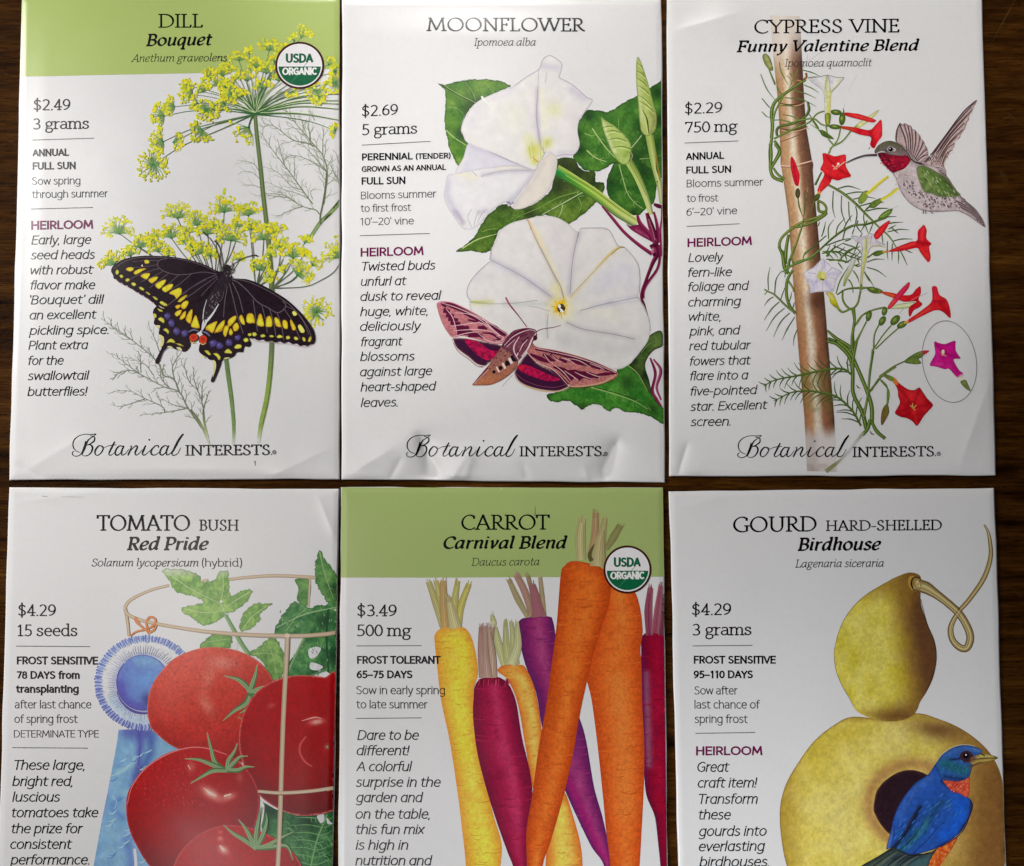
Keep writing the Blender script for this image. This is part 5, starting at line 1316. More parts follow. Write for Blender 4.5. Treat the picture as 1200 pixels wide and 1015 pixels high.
def bamboo(P):
    l = np.interp(P[:, 1], bvv, bL); r = np.interp(P[:, 1], bvv, bR)
    t = np.clip((P[:, 0] - l) / (r - l), 0, 1) + .05 * fbm(P[:, 0] / 6, P[:, 1] / 25, 14)
    k = np.array([0, .1, .25, .42, .52, .66, .85, 1.0])
    cs = np.array([(150, 110, 74), (184, 142, 102), (200, 160, 120), (238, 224, 202), (216, 190, 160), (148, 104, 78), (108, 74, 56), (80, 54, 42)], float)
    c = np.stack([np.interp(t, k, cs[:, i]) for i in range(3)], -1)
    c = mix(c, (160, 98, 64), .45 * sstep(300, 440, P[:, 1]) * (1 - np.exp(-((t - .46) / .16) ** 2)) * sstep(1.0, .8, t))
    c = mix(c, (214, 200, 188), .55 * sstep(330, 440, P[:, 1]) * np.exp(-((t - .47) / .1) ** 2))
    c = mix(c, (96, 60, 40), .35 * np.exp(-((P[:, 1] - 152) / 7) ** 2) + .4 * np.exp(-((P[:, 1] - 118) / 14) ** 2) * (t > .5))
    c = mix(c, (80, 50, 34), .75 * np.exp(-(((P[:, 0] - 957) / 11) ** 2 + ((P[:, 1] - 352) / 12) ** 2)))
    c = mix(c, (100, 110, 52), .45 * sstep(425, 440, P[:, 1]) * sstep(500, 470, P[:, 1]) * (.5 + .5 * vnoise(P[:, 0] / 5, P[:, 1] / 6, 2)))
    c = c * (1 + .08 * vnoise(P[:, 0] / 1.4, P[:, 1] / 2.2, 3) + .05 * vnoise(P[:, 0] * .9, P[:, 1] * .9, 6))[:, None]
    c = mix(c, mix(c, (226, 218, 210), .9), sstep(96, 44, P[:, 1] + 26 * (t - .3)))
    fade = sstep(494, 516, P[:, 1] + 6 * vnoise(P[:, 0] / 4, P[:, 1] * 0, 5))
    c = mix(c, mix((196, 186, 182), (214, 208, 206), sstep(.25, .5, t)), fade)
    return mix(c, (150, 130, 110), .5 * sstep(541, 547, P[:, 1]) * (.5 + .5 * vnoise(P[:, 0] / 4, P[:, 1] / 4, 9)) + 0)


bpoly = [(np.interp(v, bvv, bL), v) for v in np.arange(18, 553.1, 6)] + [(np.interp(v, bvv, bR), v) for v in np.arange(553, 17.9, -6)]
bs.fill(bpoly, bamboo, smooth=False, step=1.7, grain=0)
bs.at(*C1)
bs.ribbon([(245, 945), (310, 952), (360, 945), (420, 930), (515, 905)], (1.2, 1.4, 1.4, 1.6, 1.0), (226, 192, 172)); bs.ribbon([(250, 958), (360, 958), (430, 943), (512, 920)], .7, (110, 60, 44)); bs.ribbon([(430, 240), (460, 215), (455, 180)], 2.5, (130, 84, 44)); bs.ribbon([(380, 240), (440, 250), (465, 220)], 1.2, (196, 150, 90))
for vy in (430, 640):
    bs.ribbon([(228 + (vy - 430) * .08, vy), (320, vy + 14), (400, vy + 4), (447 + (vy - 430) * .1, vy - 20)], (.8, 1.6, 1.8, 1.2), (96, 62, 40)); bs.ribbon([(230 + (vy - 430) * .08, vy + 12), (320, vy + 26), (400, vy + 16), (450 + (vy - 430) * .1, vy - 8)], (.6, 1.0, .8), (206, 170, 130))
bs.ribbon([(245, 750), (330, 720), (465, 665)], .9, (110, 74, 44)); bs.ribbon([(300, 200), (330, 240), (350, 330)], .8, (150, 120, 80))
bs.build()

vt = Ink(cypress, 'vine_picture')


def vine(pts, w, c=VM, hl=True):
    vt.ribbon(pts, w, c, edge=(mix(c, VD, .9), mix(c, (40, 60, 26), .8)) if hl else None, step=1.6)
    if hl:
        P = catmull(vt.tr(pts), False, 3.0)
        vt.ribbon(P + (-.5, -.3), (.4, .7, .5), mix(c, (190, 206, 120), .55), smooth=False, raw=True)


def threads(rows, w=1.15, c=(60, 86, 40)):
    w = w * 1.15
    for q in rows:
        vt.ribbon(q, (w * .8, w, w * .35), mix(c, VL, rng.rand() * .35), step=1.8)


def auto_fern(spine, ln, n, w=2.2, a=1.0, c=VM, ends=(.35, 1.0), sides=(1, -1), bow=.35):
    P = catmull(vt.tr(spine), False, 1.5); d = np.gradient(P, axis=0)
    for k in range(n):
        f = ends[0] * 0 + (k + .6) / n
        i = min(int(f * (len(P) - 1)), len(P) - 1)
        for sg in sides:
            ang = math.atan2(d[i, 1], d[i, 0]) + sg * a * (.9 + .2 * rng.rand())
            L = ln * (1.0 - .55 * f ** 2) * (.85 + .3 * rng.rand())
            u = np.array([math.cos(ang), math.sin(ang)]); q = np.array([-u[1], u[0]]) * sg
            vt.ribbon([P[i], P[i] + u * L * .5 - q * L * bow * .25, P[i] + u * L], (1.5, 1.4, .5), mix((56, 82, 36), VL, rng.rand() * .4), raw=True)
    vt.ribbon(P, (w, w, w * .4), c, smooth=False, raw=True, edge=(mix(c, VL, .3), mix(c, VD, .9)))


vt.at(*C1)
vt.fill([(95, 40), (125, 20), (160, 60), (185, 150), (160, 160), (115, 110)], wash(vt, (132, 140, 70), [([(120, 40), (160, 120)], 1.6, (196, 190, 140), .7)], mott=.1, ms=3), rim=((80, 90, 40), .7), step=1.5)
threads([[(150, 150), (180, 220), (205, 270)], [(80, 190), (130, 310), (200, 405)], [(90, 390), (140, 450), (190, 500)], [(90, 500), (130, 540), (165, 550)], [(235, 90), (250, 170), (310, 280)], [(390, 150), (350, 230), (320, 300)], [(215, 290), (240, 340), (270, 375)], [(440, 280), (510, 310), (560, 345)], [(350, 325), (450, 350), (540, 390)], [(280, 385), (420, 400), (540, 458)], [(240, 450), (340, 455), (420, 490)], [(260, 525), (340, 540), (450, 590)], [(195, 570), (280, 575), (480, 640)], [(420, 155), (500, 175), (570, 208)], [(470, 222), (520, 215), (570, 212)], [(480, 520), (560, 640), (490, 605)], [(320, 180), (345, 220)]], 1.3, (84, 112, 56))
vt.ribbon([(430, 150), (470, 90), (570, 15)], .5, (190, 180, 170)); vt.ribbon([(470, 20), (465, 80)], .5, (196, 188, 180)); vt.ribbon([(875, 200), (840, 270), (805, 330)], .6, (204, 202, 206)); vt.ribbon([(775, 430), (770, 470)], .5, (196, 190, 190))
vine([(150, 150), (175, 220), (200, 280)], 1.8); vine([(455, 240), (400, 270), (290, 345), (205, 415), (172, 500), (178, 620), (170, 720)], (2.4, 3.4, 3.6, 4, 4.4, 4.2, 4)); vine([(270, 370), (230, 440), (190, 540), (175, 700), (160, 820), (165, 960)], (2, 2.4, 2.6, 3.4, 4.4, 4.6), (110, 132, 54))
vine([(215, 700), (215, 650), (250, 620), (350, 600), (440, 550), (480, 490), (470, 420)], (3, 3.4, 3, 2.6, 2.6, 3.4, 2.6), VD); vine([(190, 725), (340, 650), (480, 590), (545, 520), (620, 495), (700, 500)], (2.4, 2.6, 2.2, 2, 2, 2)); vine([(300, 600), (420, 570), (520, 560), (590, 608), (690, 625)], (1.4, 1.8, 2, 1.8, 1.6)); vine([(195, 740), (235, 820), (200, 910), (160, 960)], (3.4, 4, 4, 4)); vine([(510, 575), (560, 650), (600, 680)], 1.6)
for p in ([(620, 615), (640, 720), (682, 775)], [(745, 615), (722, 720), (690, 775)], [(830, 655), (760, 740), (690, 780)], [(690, 775), (665, 800), (640, 850)]):
    vine(p, 1.9, (120, 146, 70))
vt.fill([(565, 655), (600, 655), (650, 690), (688, 728), (640, 720), (590, 700)], leaf_col(VD, VM), step=1.5)
for x, y, rx, ry, ro in ((705, 506, 6.6, 3.4, .1), (755, 560, 3.8, 7.6, .1), (695, 626, 7.2, 3.0, .08)):
    vt.dot(x, y, rx, VM, n=14, ry=ry, rot=ro, edge=VD); vt.dot(x - 4, y - 5, rx * .5, (160, 174, 80), n=9, ry=ry * .4, rot=ro, edge=VM)
vt.ribbon([(765, 470), (768, 520)], (.5, 2.4), (104, 96, 50))
vt.at(*C3)
vine([(165, -10), (172, 90), (165, 190), (190, 270), (275, 308)], (4, 3.8, 3.8, 4, 4.4), (104, 126, 50)); vine([(205, -10), (245, 60), (205, 140), (170, 200)], (3.2, 4, 3.6, 3.2), VM); vine([(190, 195), (230, 250), (285, 290)], (2.6, 3, 3))
vine([(680, 20), (665, 70)], 2.2, (130, 150, 70)); vine([(600, 230), (560, 310), (545, 340)], (2, 2.4, 3), VD)
threads([[(400, 440), (410, 520), (440, 610)], [(460, 460), (455, 560), (445, 620)], [(540, 470), (510, 560), (480, 620)]], 1.8, (78, 84, 46))
vine([(565, 470), (620, 500), (640, 550), (590, 605), (450, 650), (335, 720), (255, 800), (245, 880), (290, 930)], (3, 3, 3.4, 3.4, 3.4, 3.4, 3.2, 3.4, 4), (118, 130, 48)); vine([(570, 480), (580, 560), (640, 580), (540, 650), (430, 690), (360, 700)], (3, 3.4, 3.6, 3.2, 3, 2.4), (98, 112, 44)); vine([(450, 620), (425, 720), (370, 880), (320, 1010)], (2, 2.4, 2.6, 2.6), (104, 116, 50)); vine([(320, 760), (300, 880), (290, 1010)], (3.4, 4, 5), (104, 124, 50))
vt.dot(398, 410, 3.0, (94, 84, 50), n=10, ry=6.2, edge=(60, 58, 34)); vt.dot(470, 430, 2.6, (130, 112, 74), n=10, ry=6.6, edge=(94, 80, 52)); vt.ribbon([(485, 355), (478, 400)], (.5, 2), (150, 124, 90))
threads([[(700, 390), (695, 530), (715, 620)], [(770, 430), (770, 560), (810, 685)], [(830, 480), (835, 600), (850, 650)], [(890, 520), (900, 600), (870, 740)], [(960, 580), (960, 640), (1000, 760)], [(740, 370), (830, 350), (932, 380)], [(800, 420), (900, 400), (1020, 405)], [(870, 460), (970, 440), (1060, 455)], [(920, 520), (1040, 490), (1130, 490)], [(980, 560), (1080, 540), (1160, 540)], [(600, 780), (620, 720), (635, 650)], [(660, 800), (660, 700), (705, 630)], [(720, 770), (740, 690), (800, 620)], [(785, 720), (820, 650), (860, 595)], [(570, 690), (585, 650)], [(640, 855), (760, 810), (860, 790)], [(610, 905), (720, 910), (790, 945)], [(650, 950), (690, 890), (790, 830)], [(700, 855), (830, 910), (950, 965)], [(750, 990), (820, 900), (930, 860)], [(780, 835), (900, 880), (950, 945)], [(640, 970), (740, 980), (830, 1000)], [(910, 640), (900, 690), (950, 760)], [(780, 800), (800, 730), (830, 700)], [(860, 760), (880, 700)], [(1040, 660), (1000, 760)], [(990, 640), (930, 740)], [(940, 760), (910, 830), (860, 960)], [(640, 770), (560, 840), (450, 940)]], 1.4)
vine([(650, 335), (760, 395), (870, 480), (960, 570), (1090, 700)], (2.6, 3, 3, 2.4, 2), VM); vine([(590, 885), (720, 770), (850, 690), (1000, 670), (1150, 620)], (2.2, 2.6, 2.6, 2, 1.4), VD); vine([(360, 1005), (430, 985), (500, 960), (600, 880)], (2, 3, 2.6, 2), (84, 130, 60))
for pts in ([(910, 470), (950, 400), (1000, 390), (980, 440), (940, 490)], [(1000, 520), (1040, 480), (1100, 460), (1090, 500), (1040, 535)], [(1085, 615), (1130, 570), (1180, 545), (1170, 590), (1120, 625)]):
    vt.fill(pts, leaf_col((92, 120, 46), (140, 160, 70)), step=1.5, rim=(VD, .6))
vine([(960, 570), (985, 540), (1010, 520)], 1.6)
vt.at(*C4)
threads([[(440, 490), (520, 470), (620, 470)], [(390, 405), (500, 382), (590, 386)], [(360, 335), (450, 320), (535, 316)], [(200, 215), (300, 190), (400, 188)], [(280, 300), (380, 270), (472, 262)], [(390, 490), (388, 600), (396, 660)], [(435, 510), (432, 600), (432, 668)], [(490, 580), (492, 640), (488, 698)], [(510, 580), (540, 640), (572, 712)], [(560, 572), (620, 598)], [(420, 360), (490, 420)], [(340, 430), (350, 520)], [(200, 682), (280, 655), (366, 655)], [(200, 728), (300, 760), (380, 818)], [(180, 775), (220, 830), (266, 908)], [(80, 760), (120, 830), (130, 870)], [(30, 838), (65, 890), (75, 965)], [(400, 380), (470, 340)], [(0, 490), (60, 470)], [(0, 600), (80, 560), (140, 540)], [(0, 690), (100, 630), (150, 570)], [(60, 690), (120, 720), (160, 700)]], 1.3)
vine([(100, 150), (180, 230), (300, 350), (400, 440), (480, 560)], (2.4, 2.4, 2, 1.8, 1.2)); vine([(0, 385), (90, 345), (200, 330), (310, 290)], (2.2, 2.2, 1.8, 1.4), VD)
vt.fill([(305, 285), (340, 235), (390, 205), (436, 192), (420, 240), (370, 275)], leaf_col((86, 124, 46), (120, 150, 60)), step=1.5, rim=(VD, .6)); vt.ribbon([(436, 192), (490, 165)], .6, (190, 190, 190)); vt.ribbon([(320, 270), (410, 215)], .6, (160, 180, 100))
vt.fill([(225, 175), (250, 130), (300, 105), (340, 95), (345, 125), (310, 155), (270, 185)], leaf_col((92, 112, 44), (130, 150, 60)), step=1.5, rim=(VD, .6)); vt.ribbon([(225, 175), (190, 205)], 1.6, VD)
vt.fill([(120, 130), (150, 80), (210, 60), (200, 110), (150, 150)], leaf_col((96, 120, 46), (140, 160, 64)), step=1.5)
vt.fill([(250, 605), (300, 575), (370, 578), (400, 580), (350, 605), (290, 628)], leaf_col((70, 96, 40), (120, 140, 50)), step=1.4, rim=(VD, .5)); vine([(210, 640), (255, 605)], 1.8, VD); vt.fill([(205, 925), (250, 910), (330, 930), (350, 960), (300, 970), (240, 960)], leaf_col((90, 116, 46), (130, 150, 60)), step=1.4, rim=(VD, .5))
vt.at(*C5)
vine([(190, -10), (230, 80), (250, 200), (290, 260)], (3, 4, 5, 3.4)); vine([(345, -10), (300, 120), (250, 260)], (2, 2.4, 2), (120, 136, 60)); vine([(300, 110), (290, 190), (262, 260)], (2.4, 3, 3), VD); vine([(330, 225), (275, 330), (268, 470), (300, 580), (355, 655)], (3, 3.6, 3.6, 3.6, 3.6)); vine([(285, 330), (330, 400), (340, 440)], 2.4)
vine([(615, 10), (520, 90), (430, 135), (330, 175), (225, 245)], (1.6, 2.6, 3, 2.8, 1.4), (84, 130, 58)); threads([[(430, 130), (450, 60), (520, 0)], [(350, 170), (320, 110), (345, 20)], [(480, 120), (540, 130)], [(300, 190), (260, 260), (250, 300)]], 1.6, (84, 120, 54))
threads([[(150, 470), (165, 320), (220, 230)], [(205, 530), (240, 430), (250, 400)], [(90, 425), (85, 300), (105, 195)], [(140, 490), (90, 520), (48, 578)], [(195, 540), (120, 610), (48, 720)], [(250, 600), (150, 690), (65, 832)], [(300, 650), (210, 740), (138, 888)], [(350, 690), (280, 800), (220, 925)], [(375, 815), (345, 890), (335, 975)], [(285, 570), (310, 490), (320, 440)], [(330, 610), (345, 540)]], 1.25, (74, 90, 60))
vine([(355, 655), (270, 585), (150, 470), (90, 440), (48, 415)], (2, 2.4, 2.4, 2, 1.6), (92, 112, 60)); vt.ribbon([(50, 470), (75, 440)], 1.2, VM)
vine([(825, 420), (830, 530), (900, 610), (970, 560), (1005, 420)], (2, 2.4, 2.8, 2.4, 2.4)); vine([(770, 590), (820, 640), (900, 612), (925, 610)], (3, 2.6, 2.4, 2)); vine([(920, 610), (940, 720), (925, 850), (940, 1015)], (2.8, 2.8, 3.2, 3.4)); vine([(770, 470), (860, 415), (1000, 400), (1100, 400)], (1.6, 2, 2.4, 1.6), VD); vine([(940, 790), (1000, 690), (1080, 640)], (1.6, 2, 2)); vine([(955, 930), (1060, 740)], (1.8, 1.4)); vine([(670, 820), (760, 900), (860, 960), (920, 1005)], (2.4, 4, 4, 4)); vine([(680, 900), (760, 940), (830, 1010)], (3, 4, 4), VD)
threads([[(660, 90), (720, 20), (760, -10)], [(780, 140), (860, 60), (960, 0)], [(690, 130), (800, 125), (890, 145)], [(780, 150), (830, 220)], [(890, 320), (920, 380), (930, 450)], [(930, 230), (970, 290), (985, 330)], [(760, 460), (800, 330), (900, 160)], [(1040, 240), (1090, 340)], [(640, 40), (700, 50)], [(950, 180), (1000, 160)]], 1.6, (84, 108, 44))
vt.at(*C5)
auto_fern([(620, 60), (760, 40), (900, 90), (1060, 140)], 11, 7, 1.6, .9, (84, 112, 50))
vt.at(*C6)
vine([(125, 250), (128, 340), (110, 460), (118, 600)], (2.6, 3, 3.4, 4)); vine([(140, 360), (190, 290), (260, 258), (340, 240)], (1.8, 2, 2, 2.2)); vine([(145, 480), (185, 390), (215, 330)], (1.8, 1.6, 1.4)); vine([(262, 535), (268, 430), (310, 340)], (2.2, 2, 1.8)); vine([(265, 525), (330, 430), (385, 365)], (1.8, 1.6, 1.4)); vine([(275, 532), (360, 450), (435, 385)], (1.8, 1.6, 1.6)); vine([(258, 545), (236, 690), (222, 840), (200, 960)], (3, 2.8, 2.6, 2.4)); vine([(160, 110), (210, 105), (240, 108)], 1.6, VD)
vine([(230, 835), (280, 770), (330, 715), (390, 735)], (2.4, 2.6, 2.4, 2.4)); vine([(300, 725), (400, 655), (490, 612)], (1.8, 1.8, 1.6), VD); vine([(310, 745), (355, 800), (355, 920)], (1.6, 1.8, 1.6))
for x, y, rx, ry, ro in ((228, 300, 3.4, 6.6, .25), (322, 335, 3.8, 6.2, .5), (412, 330, 4.4, 7.2, .75), (460, 362, 6.6, 3.8, -.5), (338, 268, 3.2, 5.4, .3), (255, 115, 7, 3, .2)):
    vt.dot(x, y, rx, (112, 134, 54), n=14, ry=ry, rot=ro, edge=(64, 90, 38)); vt.dot(x - 4, y - 4, rx * .45, (150, 166, 80), n=9, ry=ry * .45, rot=ro, edge=(112, 134, 54))
vt.fill([(475, 620), (540, 568), (600, 545), (615, 560), (600, 590), (575, 600), (595, 632), (540, 638)], leaf_col((92, 116, 48), (150, 162, 80)), step=1.3, rim=(VD, .6))
vt.ribbon([(438, 285), (480, 240)], .6, (170, 170, 150)); vt.ribbon([(590, 160), (640, 138)], .6, (176, 176, 180)); vt.fill([(360, 245), (420, 222), (500, 208), (550, 205), (545, 225), (500, 245), (420, 250)], wash(vt, (206, 208, 150), [([(380, 240), (540, 215)], 1.4, (226, 226, 206), .8)]), step=1.4, rim=((130, 150, 70), .6))
vt.at(*C7)
auto_fern([(705, 255), (650, 215), (560, 212), (430, 235), (300, 262), (120, 298), (30, 345)], 20, 14, 2.6, .95, (84, 108, 44))
auto_fern([(780, 650), (710, 530), (600, 430), (500, 402), (400, 382), (250, 392), (110, 460)], 22, 15, 2.6, .85, (84, 106, 44))
vine([(520, 0), (600, 25), (690, 120), (715, 240), (720, 400), (790, 550), (820, 670)], (3.4, 5, 4.4, 4.4, 4.4, 5, 5)); vine([(600, 0), (690, 80), (745, 190), (820, 370), (860, 500), (862, 640)], (4.4, 4, 4.4, 4.4, 4.8, 5), (110, 134, 52)); vine([(745, 0), (720, 130), (720, 250)], (3.4, 3.6, 3)); vine([(870, 60), (848, 250), (830, 430), (800, 600)], (2.6, 2.4, 2.2, 2.4)); vine([(855, 380), (930, 275), (1048, 195)], (2.4, 2.4, 1.8)); vine([(940, 265), (1000, 270), (1040, 320)], (2, 2.4, 2.8)); vine([(930, 300), (990, 380), (985, 480)], (1.4, 1.8, 1.6)); vine([(862, 620), (900, 690), (965, 748)], (3.4, 4.4, 4)); vine([(850, 600), (830, 670), (790, 720)], (4, 4.4, 4))
vt.fill([(980, 480), (995, 540), (970, 600), (938, 645), (932, 590), (945, 520)], wash(vt, (116, 116, 50), [([(960, 520), (945, 620)], 1.6, (136, 70, 40), .7)]), step=1.3, rim=((70, 70, 30), .6))
vt.ribbon([(800, 700), (740, 770), (690, 840)], (3.4, 3.0, 3), [(150, 160, 120), (196, 196, 190), (206, 204, 206)]); vt.ribbon([(690, 840), (610, 920), (560, 960), (510, 1000)], (2.8, 2.6, 4.4, 5), [(200, 198, 198), (186, 182, 170), (140, 140, 96), (146, 146, 104)])
for x, y in ((665, 160), (745, 335), (850, 690)):
    vt.ribbon([(x, y), (x + 12, y + 20), (x + 30, y + 24)], (.8, 1.4, .8), VD)
vt.build()

# --- flowers
fw = Ink(cypress, 'flower_picture', label='white trumpet flowers with yellow green tubes')
GY = (196, 192, 202)
fw.at(*C1)
fw.fill([(480, 222), (560, 212), (632, 198), (700, 215), (772, 218), (722, 282), (672, 335), (662, 420), (662, 560), (650, 615), (622, 615), (612, 560), (606, 440), (598, 340), (560, 300), (505, 262)], wash(fw, (224, 222, 224), [([(630, 210), (625, 320), (640, 560)], 2.0, (200, 206, 110), .8), ([(660, 330), (650, 520)], 1.6, (216, 206, 40), .9), ([(500, 230), (600, 320)], 3, (204, 200, 204), .6), ([(640, 210), (670, 260)], 2, (196, 192, 212), .7), ([(740, 240), (680, 320)], 2, (206, 212, 150), .7)]), rim=((176, 172, 172), .6), step=1.6)
for l in ([(632, 198), (650, 250), (655, 330)], [(772, 218), (722, 282), (672, 335)], [(480, 222), (560, 212), (632, 198), (700, 215), (770, 218)], [(632, 198), (620, 260), (612, 320)]):
    fw.ribbon(l, .6, (130, 130, 122))
fw.fill([(615, 520), (658, 520), (655, 590), (636, 628), (615, 590)], wash(fw, (120, 136, 50), [([(630, 530), (634, 600)], 1.2, (196, 190, 60), .8)]), step=1.4, rim=((70, 84, 34), .6))
fw.fill([(1055, 485), (960, 545), (875, 605), (825, 662), (865, 652), (950, 600), (1035, 525)], wash(fw, (216, 214, 140), [([(1040, 500), (880, 620)], 1.2, (232, 230, 190), .8), ([(830, 660), (870, 620)], 2.0, (120, 140, 50), .8)]), step=1.4, rim=((160, 160, 90), .6))
fw.at(*C4)
fw.ribbon([(85, 650), (50, 740), (10, 830), (-10, 900)], (5.5, 6, 4.4, 3), [(214, 212, 214), (206, 206, 200), (180, 190, 110), (120, 136, 60)], edge=((190, 186, 196), (150, 160, 80)))
fw.fill([(60, 438), (160, 448), (250, 418), (290, 480), (372, 522), (300, 532), (242, 546), (216, 610), (186, 720), (165, 830), (160, 930), (135, 930), (145, 780), (152, 620), (150, 520), (100, 492)], wash(fw, (218, 214, 222), [([(200, 470), (190, 620), (160, 760), (150, 900)], 2.2, (196, 200, 60), .85), ([(120, 470), (240, 450)], 2.4, (190, 182, 196), .6), ([(155, 560), (150, 720)], 1.6, (206, 202, 216), .8), ([(250, 500), (350, 520)], 2, (196, 188, 196), .6)]), rim=((160, 152, 164), .6), step=1.5)
fw.ribbon([(242, 540), (290, 530), (375, 545)], (1, 1, .8), (190, 176, 90)); fw.ribbon([(190, 450), (200, 520), (195, 570)], .6, (150, 146, 160)); fw.ribbon([(245, 440), (230, 530)], .6, (150, 130, 130)); fw.ribbon([(150, 880), (150, 935)], (2, 4.4), (120, 134, 54))
fw.ribbon([(490, 5), (420, 60), (330, 115)], (3, 3.4, 3), (216, 206, 40), edge=((190, 180, 60), (232, 226, 110))); fw.ribbon([(290, -10), (200, 60)], (3.4, 3.4), (214, 206, 50), edge=((190, 180, 60), (232, 226, 110))); fw.ribbon([(460, 0), (420, 40)], 1.2, (214, 204, 200))
fw.at(*C5)
fw.fill([(625, 108), (655, 130), (680, 152), (720, 195), (770, 215), (818, 245), (780, 290), (762, 325), (748, 385), (725, 442), (670, 438), (620, 440), (560, 445), (505, 452), (496, 390), (470, 340), (455, 300), (440, 252), (490, 220), (535, 195), (580, 150)], wash(fw, (222, 216, 228), [([(640, 130), (620, 240)], 2, (196, 186, 206), .6), ([(800, 250), (660, 280)], 2.4, (190, 184, 210), .6), ([(720, 430), (640, 310)], 2, (178, 172, 210), .7), ([(510, 440), (590, 310)], 2, (186, 180, 214), .6), ([(450, 255), (580, 270)], 2, (226, 222, 226), .6), ([(520, 340), (480, 330)], 2, (180, 176, 212), .7)]), rim=((176, 170, 184), .6), step=1.5)
for l in ([(640, 130), (650, 180), (640, 220)], [(720, 200), (690, 230), (665, 260)], [(760, 320), (700, 300)], [(625, 430), (630, 340)], [(520, 380), (570, 330)], [(480, 250), (560, 262)]):
    fw.ribbon(l, .5, (150, 144, 176))
fw.dot(618, 282, 6.0, (190, 184, 60), n=12, edge=(206, 204, 130), jag=.3); fw.dot(630, 275, 2.8, (222, 214, 120), n=8, ry=4.5); fw.ribbon([(598, 310), (640, 322)], (1, 1.8), (70, 66, 40))
fw.fill([(655, 450), (720, 452), (750, 500), (780, 570), (795, 615), (745, 592), (700, 545), (690, 500)], wash(fw, (206, 196, 40), [([(670, 460), (720, 500)], 1.6, (226, 216, 190), .8), ([(740, 580), (790, 612)], 2.4, (130, 140, 50), .9)]), rim=((160, 150, 40), .6), step=1.4)
fw.at(*C3)
fw.ribbon([(1165, 265), (1080, 330), (1000, 400)], (3.6, 3.4, 2.8), (220, 206, 50), edge=((236, 228, 150), (196, 176, 40)))
fw.build()

fr = Ink(cypress, 'flower_picture', label='red star flowers and buds')
RD = (206, 22, 34); RB = (228, 44, 50); RK = (158, 12, 26)
red = lambda marks=(), base=RD: wash(fr, base, marks, mott=.09, ms=3.5, var=RB)
fr.at(*C1)
fr.fill([(778, 508), (850, 513), (905, 522), (1000, 555), (1038, 575), (1010, 590), (950, 580), (860, 556), (782, 532)], red([([(800, 520), (1000, 570)], .8, (240, 90, 80), .6)]), rim=(RK, .5), step=1.4)
fr.fill([(750, 620), (870, 632), (980, 652), (1035, 605), (1078, 570), (1086, 680), (1078, 712), (1048, 752), (1022, 802), (1000, 795), (985, 770), (990, 712), (900, 690), (800, 652), (752, 640)], red([([(980, 660), (1000, 720), (1010, 790)], 2, RK, .6), ([(760, 630), (840, 650)], 2, (190, 90, 40), .7), ([(1060, 600), (1050, 700)], 2, (232, 50, 70), .6)]), rim=(RK, .6), step=1.4)
fr.ribbon([(980, 795), (975, 812)], 1.0, (60, 60, 60))
fr.at(*C3)
fr.fill([(610, 72), (660, 78), (712, 96), (760, 86), (803, 82), (808, 130), (805, 175), (830, 225), (850, 266), (790, 282), (738, 302), (690, 290), (670, 330), (590, 402), (565, 392), (580, 340), (622, 248), (590, 208), (605, 170), (614, 140)], red([([(720, 190), (640, 90)], 1.2, RK, .7), ([(720, 190), (840, 260)], 1.2, RK, .7), ([(620, 250), (690, 290)], 2, RK, .7), ([(720, 190), (800, 90)], 1.2, (236, 70, 70), .6), ([(600, 330), (580, 390)], 2, (236, 80, 60), .5)]), rim=(RK, .5), step=1.4)
for a, b in (((690, 170), (720, 195)), ((720, 195), (745, 155)), ((700, 205), (735, 200)), ((735, 190), (800, 140))):
    fr.ribbon([a, b], .9, (236, 190, 170))
fr.dot(716, 192, 1.6, (206, 150, 110)); fr.dot(742, 160, 1.6, (240, 220, 210)); fr.ribbon([(590, 395), (565, 425)], (3.4, 3.6), [(226, 130, 60), (206, 180, 70)]); fr.fill([(545, 425), (585, 415), (585, 450), (550, 480), (535, 465)], leaf_col((60, 76, 34), (96, 110, 44)), step=1.3)
fr.fill([(345, 98), (375, 140), (400, 210), (414, 262), (404, 345), (372, 332), (345, 232), (334, 150)], red([([(350, 110), (390, 330)], 1.4, (170, 14, 40), .7)], (212, 26, 46)), rim=(RK, .6), step=1.4)
fr.at(*C4)
fr.fill([(412, 300), (382, 372), (332, 442), (292, 474), (266, 430), (330, 350)], red([([(400, 310), (290, 440)], 1.4, (240, 70, 60), .6)]), rim=(RK, .6), step=1.4)
fr.fill([(398, 582), (480, 542), (600, 495), (660, 482), (668, 400), (695, 365), (725, 340), (750, 392), (746, 462), (792, 512), (772, 542), (786, 640), (766, 682), (735, 652), (690, 592), (660, 552), (560, 572), (470, 584)], red([([(680, 500), (780, 520)], 2, RK, .7), ([(720, 360), (700, 470)], 2.4, (236, 60, 70), .7), ([(420, 575), (640, 510)], 1.2, (240, 80, 70), .6), ([(740, 640), (700, 560)], 2, (230, 50, 40), .6)]), rim=(RK, .6), step=1.4)
fr.ribbon([(345, 590), (400, 578)], (2.2, 1.6), [(206, 200, 60), (226, 100, 50)])
fr.at(*C6)
fr.fill([(308, 128), (400, 140), (440, 152), (520, 152), (560, 110), (588, 94), (592, 140), (576, 186), (602, 216), (582, 240), (542, 262), (520, 302), (508, 298), (510, 240), (560, 200), (480, 202), (430, 186), (340, 152)], red([([(320, 135), (400, 160)], 2, (226, 130, 50), .7), ([(520, 200), (580, 180)], 1.6, RK, .7), ([(540, 220), (515, 290)], 2, (160, 10, 30), .5)]), rim=(RK, .6), step=1.4)
fr.ribbon([(520, 195), (585, 158)], .8, (240, 110, 110))
